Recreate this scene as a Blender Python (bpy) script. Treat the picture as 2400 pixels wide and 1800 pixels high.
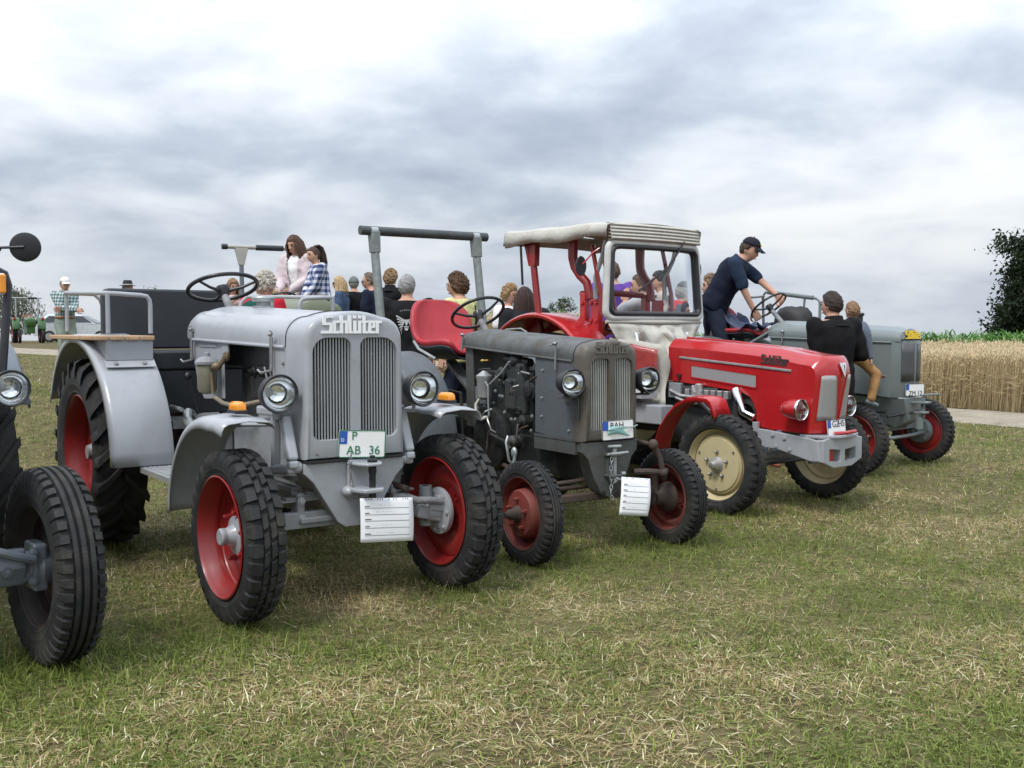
import bpy, bmesh, math, random
import numpy as np
from mathutils import Vector, Matrix, Euler
from mathutils.geometry import tessellate_polygon
from mathutils.bvhtree import BVHTree
for o in list(bpy.data.objects): bpy.data.objects.remove(o)
scene = bpy.context.scene
COL = scene.collection
R = math.radians
# ------------------------------------------------------------------ camera
EYE = 1.43
cam = bpy.data.cameras.new('camera'); camo = bpy.data.objects.new('camera', cam); COL.objects.link(camo)
cam.sensor_width = 36.0; cam.lens = 36.0; cam.clip_start = .05; cam.clip_end = 6000
camo.location = (0, 0, EYE); camo.rotation_euler = (R(90)-math.atan(130/2400), 0, 0)
scene.camera = camo
# ------------------------------------------------------------------ sky: broken overcast over a Nishita sky
SUN_EL, SUN_AZ = R(56), R(215)      # azimuth clockwise from +Y
world = bpy.data.worlds.new('World'); scene.world = world; world.use_nodes = True
nt = world.node_tree; nt.nodes.clear()
def N(tree, typ, **kw):
    n = tree.nodes.new(typ)
    for k, v in kw.items():
        if k.startswith('i_'):
            key = k[2:]; key = int(key) if key.isdigit() else key
            n.inputs[key].default_value = v
        else: setattr(n, k, v)
    return n
def sky_nodes():
    L = nt.links.new
    tc = N(nt, 'ShaderNodeTexCoord')
    sep = N(nt, 'ShaderNodeSeparateXYZ'); L(tc.outputs['Generated'], sep.inputs[0])
    def mth(op, a, b=None, c=None):
        n = N(nt, 'ShaderNodeMath', operation=op)
        for i, v in enumerate((a, b, c)):
            if v is None: continue
            if isinstance(v, (int, float)): n.inputs[i].default_value = v
            else: L(v, n.inputs[i])
        return n.outputs[0]
    zc = mth('MAXIMUM', sep.outputs[2], 0.0)
    den = mth('ADD', zc, SKY_DEN)
    u = mth('DIVIDE', sep.outputs[0], den); v = mth('DIVIDE', sep.outputs[1], den)
    comb = N(nt, 'ShaderNodeCombineXYZ'); L(u, comb.inputs[0]); L(v, comb.inputs[1])
    def noise(scale, det, rough, dist, off, sx=1., sy=1.):
        m = N(nt, 'ShaderNodeMapping'); m.inputs['Location'].default_value = off; m.inputs['Scale'].default_value = (sx, sy, 1)
        L(comb.outputs[0], m.inputs[0])
        n = N(nt, 'ShaderNodeTexNoise', i_Scale=scale, i_Detail=det, i_Roughness=rough, i_Distortion=dist)
        L(m.outputs[0], n.inputs['Vector']); return n.outputs[0]
    big = noise(.95, 2, .45, .3, SKY_OFF, .68, 1.)
    mid = noise(2.9, 6, .50, .25, (3.1+SKY_OFF[0], 7.7, 0), .95, 1.)
    fin = noise(7.5, 6, .55, .3, (9.3, 2.2, 0), 1.1, 1.)
    d = mth('ADD', mth('MULTIPLY', big, 1.15), mth('ADD', mth('MULTIPLY', mid, .80), mth('MULTIPLY', fin, .16)))
    ramp = N(nt, 'ShaderNodeValToRGB'); L(mth('MULTIPLY', d, .5), ramp.inputs[0])
    ramp.color_ramp.interpolation = 'B_SPLINE'
    e = ramp.color_ramp.elements
    stops = SKY_STOPS
    e[0].position, e[0].color = stops[0][0], (*stops[0][1], 1)
    e[1].position, e[1].color = stops[-1][0], (*stops[-1][1], 1)
    for p, c in stops[1:-1]:
        k = e.new(p); k.color = (*c, 1)
    # near the horizon every cloud is seen through more air: even blue-grey brightness
    hz = N(nt, 'ShaderNodeMapRange'); L(zc, hz.inputs[0])
    for i, val in zip((1, 2, 3, 4), (0, .10, .50, 0)): hz.inputs[i].default_value = val
    mx = N(nt, 'ShaderNodeMix', data_type='RGBA'); L(hz.outputs[0], mx.inputs[0]); L(ramp.outputs[0], mx.inputs[6]); mx.inputs[7].default_value = (.43, .48, .55, 1)
    nish = N(nt, 'ShaderNodeTexSky', sky_type='NISHITA', sun_disc=False)
    nish.sun_elevation = SUN_EL; nish.sun_rotation = SUN_AZ; nish.air_density = 1.2; nish.dust_density = 2
    b1 = N(nt, 'ShaderNodeBackground', i_Strength=.1); L(nish.outputs[0], b1.inputs[0])
    b2 = N(nt, 'ShaderNodeBackground'); L(mx.outputs[2], b2.inputs[0]); L(mth('MULTIPLY_ADD', zc, 1.95, .82), b2.inputs[1])   # overcast sky: brighter towards the zenith
    ms = N(nt, 'ShaderNodeMixShader', i_0=.95); L(b1.outputs[0], ms.inputs[1]); L(b2.outputs[0], ms.inputs[2])
    out = N(nt, 'ShaderNodeOutputWorld'); L(ms.outputs[0], out.inputs[0])
SKY_OFF = (3.62, .1, 0); SKY_DEN = .27
SKY_STOPS = ((.40, (.545, .558, .57)), (.465, (.48, .503, .53)), (.525, (.40, .43, .475)), (.585, (.30, .335, .392)), (.67, (.21, .243, .305)))
sky_nodes()
sl = bpy.data.lights.new('sun', 'SUN'); sl.energy = 1.5; sl.angle = R(14); sl.color = (1, .96, .90)
so = bpy.data.objects.new('sun', sl); COL.objects.link(so)
_sd = Vector((math.sin(SUN_AZ)*math.cos(SUN_EL), math.cos(SUN_AZ)*math.cos(SUN_EL), math.sin(SUN_EL)))
so.rotation_euler = _sd.to_track_quat('Z', 'Y').to_euler(); so.location = (0, -5, 30)
scene.view_settings.view_transform = 'Standard'; scene.view_settings.look = 'None'
scene.view_settings.exposure = 0.8; scene.view_settings.gamma = 1.0; scene.view_settings.use_curve_mapping = False
scene.render.resolution_x, scene.render.resolution_y = 1024, 768
rng = np.random.default_rng(7); random.seed(7)
# ------------------------------------------------------------------ materials
MATS = {}
def mat(name, col, rough=.5, metal=0., var=.12, scale=6., bump=0., bscale=60., dirt=None, damt=.5, dscale=3., coat=0., spec=.5, trans=0., two=None, alpha=1.):
    """principled material: colour varied by noise, optional dirt colour in patches, fine bump"""
    if name in MATS: return MATS[name]
    m = bpy.data.materials.new(name); m.use_nodes = True; t = m.node_tree; L = t.links.new
    b = t.nodes['Principled BSDF']
    b.inputs['Roughness'].default_value = rough; b.inputs['Metallic'].default_value = metal
    b.inputs['Coat Weight'].default_value = coat; b.inputs['Coat Roughness'].default_value = .12
    b.inputs['Specular IOR Level'].default_value = spec; b.inputs['Transmission Weight'].default_value = trans
    b.inputs['Alpha'].default_value = alpha
    tc = N(t, 'ShaderNodeTexCoord')
    n1 = N(t, 'ShaderNodeTexNoise', i_Scale=scale, i_Detail=6., i_Roughness=.6); L(tc.outputs['Object'], n1.inputs['Vector'])
    mr = N(t, 'ShaderNodeMapRange'); L(n1.outputs[0], mr.inputs[0])
    for i, v in zip((1, 2, 3, 4), (.3, .7, 1-var, 1+var)): mr.inputs[i].default_value = v
    mx = N(t, 'ShaderNodeMix', data_type='RGBA', blend_type='MULTIPLY'); mx.inputs[0].default_value = 1
    mx.inputs[6].default_value = (*col, 1)
    cmb = N(t, 'ShaderNodeCombineColor')
    for i in range(3): L(mr.outputs[0], cmb.inputs[i])
    L(cmb.outputs[0], mx.inputs[7]); c = mx.outputs[2]
    if dirt:
        n2 = N(t, 'ShaderNodeTexNoise', i_Scale=dscale, i_Detail=8., i_Roughness=.68, i_Distortion=.4); L(tc.outputs['Object'], n2.inputs['Vector'])
        r2 = N(t, 'ShaderNodeMapRange'); L(n2.outputs[0], r2.inputs[0])
        for i, v in zip((1, 2, 3, 4), (.62-.3*damt, .78-.2*damt, 0, min(1, .35+damt*.6))): r2.inputs[i].default_value = v
        m2 = N(t, 'ShaderNodeMix', data_type='RGBA'); L(r2.outputs[0], m2.inputs[0]); L(c, m2.inputs[6]); m2.inputs[7].default_value = (*dirt, 1); c = m2.outputs[2]
        rr = N(t, 'ShaderNodeMapRange'); L(r2.outputs[0], rr.inputs[0]); rr.inputs[3].default_value = rough; rr.inputs[4].default_value = min(1, rough+.3); L(rr.outputs[0], b.inputs['Roughness'])
    L(c, b.inputs['Base Color'])
    if bump:
        n3 = N(t, 'ShaderNodeTexNoise', i_Scale=bscale, i_Detail=4.); L(tc.outputs['Object'], n3.inputs['Vector'])
        bp = N(t, 'ShaderNodeBump', i_Strength=bump, i_Distance=.01); L(n3.outputs[0], bp.inputs['Height']); L(bp.outputs[0], b.inputs['Normal'])
    MATS[name] = m; return m
def attr_mat(name, rough=.6, trans=.25, attr='Col'):
    """leaf or blade material: colour from the mesh's own colour attribute, some light passes through"""
    m = bpy.data.materials.new(name); m.use_nodes = True; t = m.node_tree; L = t.links.new
    b = t.nodes['Principled BSDF']; b.inputs['Roughness'].default_value = rough; b.inputs['Specular IOR Level'].default_value = .25
    a = N(t, 'ShaderNodeAttribute', attribute_name=attr); L(a.outputs['Color'], b.inputs['Base Color'])
    if trans:
        tr = N(t, 'ShaderNodeBsdfTranslucent'); L(a.outputs['Color'], tr.inputs[0])
        ms = N(t, 'ShaderNodeMixShader', i_0=trans); L(b.outputs[0], ms.inputs[1]); L(tr.outputs[0], ms.inputs[2])
        L(ms.outputs[0], t.nodes['Material Output'].inputs[0])
    return m
# ------------------------------------------------------------------ mesh building
def rotm(r): return Euler(r).to_matrix() if r else Matrix.Identity(3)
class MB:
    def __init__(s): s.v = []; s.f = []; s.m = []; s.mi = 0
    def add(s, vs, fs):
        k = len(s.v); s.v += [tuple(p) for p in vs]
        for f in fs: s.f.append(tuple(i+k for i in f)); s.m.append(s.mi)
        return s
    def box(s, c, d, r=None, taper=None):
        M = rotm(r); c = Vector(c); vs = []
        for z in (-.5, .5):
            tx, ty = taper if (taper and z > 0) else (1, 1)
            for x, y in ((-.5, -.5), (.5, -.5), (.5, .5), (-.5, .5)): vs.append(c+M@Vector((x*d[0]*tx, y*d[1]*ty, z*d[2])))
        return s.add(vs, [(3, 2, 1, 0), (4, 5, 6, 7), (0, 1, 5, 4), (1, 2, 6, 5), (2, 3, 7, 6), (3, 0, 4, 7)])
    def bar(s, a, b, w, h):
        a, b = Vector(a), Vector(b); d = b-a; q = d.to_track_quat('X', 'Z').to_matrix(); vs = []
        for p in (a, b):
            for y, z in ((-.5, -.5), (.5, -.5), (.5, .5), (-.5, .5)): vs.append(p+q@Vector((0, y*w, z*h)))
        return s.add(vs, [(3, 2, 1, 0), (4, 5, 6, 7), (0, 1, 5, 4), (1, 2, 6, 5), (2, 3, 7, 6), (3, 0, 4, 7)])
    def tube(s, pts, r, n=10, closed=False, cap=True):
        P = [Vector(p) for p in pts]; m = len(P); rs = r if isinstance(r, (list, tuple)) else [r]*m
        T = []
        for i in range(m):
            a = P[(i-1) % m] if (closed or i > 0) else P[i]; b = P[(i+1) % m] if (closed or i < m-1) else P[i]
            T.append((b-a).normalized())
        up = Vector((0, 0, 1)) if abs(T[0].z) < .9 else Vector((1, 0, 0))
        u = T[0].cross(up).normalized(); vs = []
        for i in range(m):
            if i: 
                q = T[i-1].rotation_difference(T[i]); u = q@u
            w = T[i].cross(u)
            for k in range(n):
                a = 2*math.pi*k/n; vs.append(P[i]+(u*math.cos(a)+w*math.sin(a))*rs[i])
        fs = []
        for i in range(m if closed else m-1):
            j = (i+1) % m
            for k in range(n): l = (k+1) % n; fs.append((i*n+k, i*n+l, j*n+l, j*n+k))
        if cap and not closed: fs += [tuple(range(n-1, -1, -1)), tuple((m-1)*n+k for k in range(n))]
        return s.add(vs, fs)
    def lathe(s, prof, c=(0, 0, 0), axis='y', n=32, closed=False, cap=False):
        """profile of (along axis, radius)"""
        c = Vector(c); vs = []
        A = {'x': (Vector((1, 0, 0)), Vector((0, 1, 0)), Vector((0, 0, 1))), 'y': (Vector((0, 1, 0)), Vector((0, 0, 1)), Vector((1, 0, 0))), 'z': (Vector((0, 0, 1)), Vector((1, 0, 0)), Vector((0, 1, 0)))}
        if isinstance(axis, str): a, u, w = A[axis]
        else:
            a = Vector(axis).normalized(); u = a.orthogonal().normalized(); w = a.cross(u)
        for (t, r) in prof:
            for k in range(n): th = 2*math.pi*k/n; vs.append(c+a*t+(u*math.cos(th)+w*math.sin(th))*r)
        m = len(prof); fs = []
        for i in range(m if closed else m-1):
            j = (i+1) % m
            for k in range(n): l = (k+1) % n; fs.append((i*n+k, i*n+l, j*n+l, j*n+k))
        if cap: fs += [tuple(range(n-1, -1, -1)), tuple((m-1)*n+k for k in range(n))]
        return s.add(vs, fs)
    def ell(s, c, r, n=16, m=10, rot=None):
        M = rotm(rot); c = Vector(c); vs = [c+M@Vector((0, 0, -r[2]))]; fs = []
        for i in range(1, m):
            ph = math.pi*i/m-math.pi/2
            for k in range(n): th = 2*math.pi*k/n; vs.append(c+M@Vector((r[0]*math.cos(ph)*math.cos(th), r[1]*math.cos(ph)*math.sin(th), r[2]*math.sin(ph))))
        vs.append(c+M@Vector((0, 0, r[2])))
        for k in range(n): fs.append((0, 1+(k+1) % n, 1+k))
        for i in range(m-2):
            for k in range(n): a = 1+i*n; b = a+n; l = (k+1) % n; fs.append((a+k, a+l, b+l, b+k))
        e = 1+(m-2)*n
        for k in range(n): fs.append((e+k, e+(k+1) % n, len(vs)-1))
        return s.add(vs, fs)
    def prism(s, poly, plane, t0, t1, holes=()):
        """polygon in a plane ('xy','xz','yz'), extruded along the third axis"""
        third = ({'x', 'y', 'z'}-set(plane)).pop()
        def P(p, t): d = {plane[0]: p[0], plane[1]: p[1], third: t}; return (d['x'], d['y'], d['z'])
        loops = [list(poly)]+[list(h) for h in holes]; flat = [p for l in loops for p in l]; k = len(flat)
        if holes:
            tri = tessellate_polygon([[Vector((p[0], p[1], 0)) for p in l] for l in loops])
            fs = [tuple(t) for t in tri]+[tuple(i+k for i in reversed(t)) for t in tri]
        else: fs = [tuple(range(k)), tuple(range(2*k-1, k-1, -1))]
        o = 0
        for l in loops:
            n = len(l)
            for i in range(n): j = (i+1) % n; fs.append((o+i, o+j, o+j+k, o+i+k))
            o += n
        return s.add([P(p, t0) for p in flat]+[P(p, t1) for p in flat], fs)
    def loft(s, rings, closed=True, cap=True):
        n = len(rings[0]); vs = [p for r in rings for p in r]; fs = []
        for i in range(len(rings)-1):
            for k in range(n if closed else n-1): l = (k+1) % n; fs.append((i*n+k, i*n+l, (i+1)*n+l, (i+1)*n+k))
        if cap and closed: fs += [tuple(range(n-1, -1, -1)), tuple((len(rings)-1)*n+k for k in range(n))]
        return s.add(vs, fs)
    def sheet(s, grid):
        n = len(grid[0]); vs = [p for r in grid for p in r]
        return s.add(vs, [(i*n+k, i*n+k+1, (i+1)*n+k+1, (i+1)*n+k) for i in range(len(grid)-1) for k in range(n-1)])
    def xf(s, M):
        s.v = [tuple(M@Vector(p)) for p in s.v]; return s
    def mesh(s, name, mats, smooth=35, recalc=True):
        me = bpy.data.meshes.new(name); me.from_pydata(s.v, [], s.f)
        for m in (mats if isinstance(mats, (list, tuple)) else [mats]): me.materials.append(m)
        if max(s.m, default=0): me.polygons.foreach_set('material_index', s.m)
        if recalc:
            bm = bmesh.new(); bm.from_mesh(me); bmesh.ops.recalc_face_normals(bm, faces=bm.faces); bm.to_mesh(me); bm.free()
        if smooth:
            me.polygons.foreach_set('use_smooth', [True]*len(me.polygons)); me.set_sharp_from_angle(angle=R(smooth))
        me.update(); return me
    def build(s, name, mats, parent=None, smooth=35, bevel=0, solid=0, sub=0, loc=None, rot=None):
        o = link(name, s.mesh(name, mats, smooth), parent, loc, rot)
        if solid: md = o.modifiers.new('thickness', 'SOLIDIFY'); md.thickness = solid; md.offset = 0
        if bevel: md = o.modifiers.new('bevel', 'BEVEL'); md.width = bevel; md.segments = 2; md.limit_method = 'ANGLE'; md.angle_limit = R(40)
        if sub: md = o.modifiers.new('subdivision', 'SUBSURF'); md.levels = sub; md.render_levels = sub
        return o
def link(name, me, parent=None, loc=None, rot=None):
    o = bpy.data.objects.new(name, me); COL.objects.link(o); o.parent = parent
    if loc is not None: o.location = loc
    if rot is not None: o.rotation_euler = rot
    return o
def tag(o, label, cat=None, group=None, kind=None):
    if label: o['label'] = label
    if cat: o['category'] = cat
    if group: o['group'] = group
    if kind: o['kind'] = kind
    return o
def thing(name, label, cat, loc=(0, 0, 0), rotz=0, group=None):
    return tag(link(name, None, None, loc, (0, 0, rotz)), label, cat, group)
def arc(cx, cy, r, a0, a1, n): return [(cx+r*math.cos(R(a0+(a1-a0)*i/n)), cy+r*math.sin(R(a0+(a1-a0)*i/n))) for i in range(n+1)]
def rrect(x0, y0, x1, y1, r, n=5):
    rs = r if isinstance(r, (list, tuple)) else [r]*4
    return arc(x1-rs[0], y1-rs[0], rs[0], 0, 90, n)+arc(x0+rs[1], y1-rs[1], rs[1], 90, 180, n)+arc(x0+rs[2], y0+rs[2], rs[2], 180, 270, n)+arc(x1-rs[3], y0+rs[3], rs[3], 270, 360, n)
def smooth01(t): t = np.clip(t, 0, 1); return t*t*(3-2*t)
def vnoise(x, y, seed, freq, oct=3):
    """cheap smooth noise from rotated sine sums, about -1..1"""
    r = np.random.default_rng(seed); s = 0; a = 1.; tot = 0
    for o in range(oct):
        k = 0
        for _ in range(4):
            th = r.uniform(0, 6.283); ph = r.uniform(0, 6.283); f = freq*r.uniform(.7, 1.4)
            k = k+np.sin((x*math.cos(th)+y*math.sin(th))*f+ph+.8*np.sin((x*math.sin(th)-y*math.cos(th))*f*.7+ph*2))
        s = s+a*k/2.2; tot += a; a *= .55; freq *= 2.1
    return s/tot
def ray_at(px, py, dist):
    """point on the photo pixel's ray at the forward distance dist"""
    P = math.atan(130/2400); a = (px-1200)/2400; b = (900-py)/2400
    d = Vector((a, math.cos(P)+b*math.sin(P), -math.sin(P)+b*math.cos(P)))
    return Vector((0, 0, EYE))+d*(dist/d.y)
# ------------------------------------------------------------------ land
def ground_z(x, y):
    x = np.asarray(x, float); y = np.asarray(y, float)
    e = .72*(1-np.exp(-np.maximum(y-9.8, 0)/4.0))*smooth01((4.2-x)/2.4)
    e = e+.012*vnoise(x, y, 3, 1.1, 2)*smooth01((y-2)/3)
    far = np.maximum(y-56, 0)
    return e-.034*far*smooth01(far/30)
def gz(x, y): return float(ground_z(x, y))
m_soil = mat('turf_soil', (.105, .088, .045), .95, var=.45, scale=9., bump=.6, bscale=40, dirt=(.19, .15, .085), damt=.45, dscale=1.6, spec=.1)
def make_ground():
    ys = np.concatenate([np.linspace(-6, 2, 9)[:-1], np.linspace(2, 20, 61)[:-1], np.linspace(20, 70, 41)[:-1], np.geomspace(70, 2500, 24)])
    xs = np.concatenate([-np.geomspace(1500, 30, 14), np.linspace(-28, 28, 113), np.geomspace(30, 1500, 14)])
    X, Y = np.meshgrid(xs, ys); Z = ground_z(X, Y)
    n = len(xs); mb = MB(); mb.v = list(map(tuple, np.stack([X, Y, Z], -1).reshape(-1, 3)))
    mb.f = [(i*n+k, i*n+k+1, (i+1)*n+k+1, (i+1)*n+k) for i in range(len(ys)-1) for k in range(n-1)]; mb.m = [0]*len(mb.f)
    tag(mb.build('ground', m_soil, smooth=180), None, kind='structure')
make_ground()
# gravel farm track: centre line, running away to the left behind the tractors
ROAD = [(14., 8.), (11.2, 10.6), (9.4, 13.2), (7.9, 16.0), (6.2, 18.2), (3.4, 20.0), (-1.3, 21.6), (-8, 25.5), (-16, 33), (-24, 44), (-30, 60)]
def spline(pts, n):
    P = [np.array(p, float) for p in pts]; P = [2*P[0]-P[1]]+P+[2*P[-1]-P[-2]]; out = []
    for i in range(1, len(P)-2):
        for k in range(n):
            t = k/n; a, b, c, d = P[i-1:i+3]
            out.append(.5*((2*b)+(-a+c)*t+(2*a-5*b+4*c-d)*t*t+(-a+3*b-3*c+d)*t**3))
    out.append(P[-2]); return np.array(out)
RC = spline(ROAD, 10)
def road_side(x, y):
    """signed distance from the track's centre line; positive on the wheat side"""
    p = np.stack([np.asarray(x, float), np.asarray(y, float)], -1).reshape(-1, 2)
    best = np.full(len(p), 1e9); sg = np.zeros(len(p))
    for i in range(len(RC)-1):
        a, b = RC[i], RC[i+1]; d = b-a; L = (d@d); t = np.clip(((p-a)@d)/L, 0, 1); q = p-(a+t[:, None]*d); dist = np.hypot(q[:, 0], q[:, 1])
        cr = d[0]*q[:, 1]-d[1]*q[:, 0]; u = dist < best; best[u] = dist[u]; sg[u] = np.where(cr[u] < 0, 1, -1)
    return best*sg
def make_road():
    grid = []; T = np.gradient(RC, axis=0); T /= np.linalg.norm(T, axis=1)[:, None]; Nn = np.stack([-T[:, 1], T[:, 0]], -1)
    for i in range(len(RC)):
        row = []
        for k in range(9):
            o = (k/8-.5)*2.5+(.06*math.sin(i*2.3)+.05*math.sin(i*5.1) if k in (0, 8) else 0); p = RC[i]+Nn[i]*o
            row.append((p[0], p[1], gz(p[0], p[1])+.02-.012*math.cos((k/8-.5)*4*math.pi)))
        grid.append(row)
    m = mat('track_gravel', (.32, .285, .225), .95, var=.3, scale=30, bump=.8, bscale=120, dirt=(.17, .15, .105), damt=.5, dscale=1.6, spec=.15)
    tag(MB().sheet(grid).build('gravel_track', m, smooth=180), None, kind='structure')
make_road()
def mesh_np(name, V, F, C, material, kind='stuff'):
    """big mesh from numpy: V (n,3), F (m,3) triangles, C (n,3) point colours"""
    me = bpy.data.meshes.new(name); n, m = len(V), len(F)
    me.vertices.add(n); me.vertices.foreach_set('co', V.astype(np.float32).ravel())
    me.loops.add(m*3); me.loops.foreach_set('vertex_index', F.astype(np.int32).ravel())
    me.polygons.add(m); me.polygons.foreach_set('loop_start', np.arange(0, m*3, 3, dtype=np.int32))
    if C is not None:
        a = me.color_attributes.new('Col', 'FLOAT_COLOR', 'POINT'); a.data.foreach_set('color', np.concatenate([C, np.ones((n, 1))], 1).astype(np.float32).ravel())
    me.materials.append(material); me.update(calc_edges=True); me.validate()
    return me
WHEELS = []      # (x, y) of wheels, where the grass was not trodden or mown short
def make_grass():
    bands = [(2.3, 4.6, 10500, 3), (4.6, 8., 6200, 2), (8., 16., 2100, 2), (16., 32., 400, 2), (32., 57., 80, 1)]
    Vs, Fs, Cs, off = [], [], [], 0
    for (y0, y1, dens, seg) in bands:
        wid = lambda y: y*.64+1.2
        area = (y1-y0)*(wid(y0)+wid(y1)); n = int(area*dens)
        nc = n//9; cy = rng.uniform(y0, y1, nc); cx = rng.uniform(-1, 1, nc)*wid(cy)
        k = rng.integers(0, nc, n); spread = .022+.0022*y1
        x = cx[k]+rng.normal(0, spread, n); y = cy[k]+rng.normal(0, spread, n)
        crand = rng.random(nc)[k]
        rs = road_side(x, y); keep = rs < -1.22
        keep |= (np.abs(rs) < 1.35) & (np.abs(rs) > 1.0) & (rng.random(n) < .3)
        x, y, crand = x[keep], y[keep], crand[keep]; n = len(x)
        big = vnoise(x, y, 11, .9, 3); fine = vnoise(x, y, 12, 4.5, 2); bare = vnoise(x, y, 13, 1.5, 2)
        near = smooth01((7.0-y)/3.2)                                   # trodden strip where visitors walk
        dw = np.full(n, 9.)
        for wx, wy in WHEELS: dw = np.minimum(dw, np.hypot(x-wx, y-wy))
        shelter = smooth01((.7-dw)/.55)
        pdry = np.clip(.37+.07*near+.30*big+.18*fine-.30*shelter, .06, .9)
        pdry = np.where(y > 14, np.clip(pdry-.05, 0, 1), pdry)
        kp = rng.random(n) < np.clip(1.15-.55*np.maximum(bare, 0)*(1-shelter), .3, 1)
        x, y, crand, big, fine, pdry, shelter = [q[kp] for q in (x, y, crand, big, fine, pdry, shelter)]; n = len(x)
        dry = (rng.random(n)*.55+crand*.45) < pdry
        lying = rng.random(n) < np.where(dry, .62, .50)
        L = rng.gamma(5, .0078, n)*(1+.55*(crand > .88)); L = np.where(lying, L*1.45, L)*(1+.3*shelter); L = np.clip(L, .012, .105)
        az = rng.uniform(0, 2*np.pi, n); tilt = np.where(lying, rng.uniform(1.15, 1.5, n), np.abs(rng.normal(0, .5, n)))
        w = rng.uniform(.0013, .0028, n)*(1+np.maximum(y-5, 0)*.12)
        z = ground_z(x, y)-.004+np.where(lying, rng.uniform(0, .018, n), 0)
        dx, dy = np.cos(az), np.sin(az); sx, sy = -dy, dx
        faz = rng.uniform(0, np.pi, n); fx, fy = np.cos(faz), np.sin(faz)
        sx, sy = np.where(lying, sx, fx), np.where(lying, sy, fy)
        g1 = np.array((.078, .112, .019)); g2 = np.array((.315, .375, .092)); d1 = np.array((.60, .51, .28)); d2 = np.array((.28, .18, .075)); d3 = np.array((.80, .74, .50))
        r = rng.random((n, 1)); cg = g1+(g2-g1)*r**1.2*(1-.25*shelter[:, None]); cd = np.where(r < .12, d3, d2+(d1-d2)*rng.random((n, 1)))
        c = np.where(dry[:, None], cd, cg)*(1+.10*fine[:, None])
        ts = {3: (0, .5, 1), 2: (0, 1), 1: (0, 1)}[seg]; curve = rng.uniform(.05, .7, n)
        pts = []
        for t in ts:
            tl = tilt+curve*t*.8
            h = L*t; rr = np.where(lying, 1., 1.)
            px = x+dx*np.sin(tl)*h; py = y+dy*np.sin(tl)*h; pz = z+np.maximum(np.cos(tl), -.05)*h
            ww = w*(1-.25*t) if t < 1 else w*0
            if t < 1: pts += [np.stack([px-sx*ww, py-sy*ww, pz], -1), np.stack([px+sx*ww, py+sy*ww, pz], -1)]
            else: pts += [np.stack([px, py, pz], -1)]
        V = np.stack(pts, 1); m = V.shape[1]
        base = off+np.arange(n)[:, None]*m
        tri = [(0, 1, 2)] if m == 3 else [(0, 1, 3), (0, 3, 2), (2, 3, 4)]
        Fs += [np.concatenate([base+np.array(t) for t in tri], 0)]
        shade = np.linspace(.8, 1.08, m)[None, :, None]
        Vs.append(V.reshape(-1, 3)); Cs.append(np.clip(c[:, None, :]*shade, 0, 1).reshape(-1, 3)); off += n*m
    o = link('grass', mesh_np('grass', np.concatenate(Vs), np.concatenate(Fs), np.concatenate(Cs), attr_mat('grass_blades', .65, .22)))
    tag(o, 'short mown meadow grass mixed with dry straw under the tractors', 'grass', kind='stuff')
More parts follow.
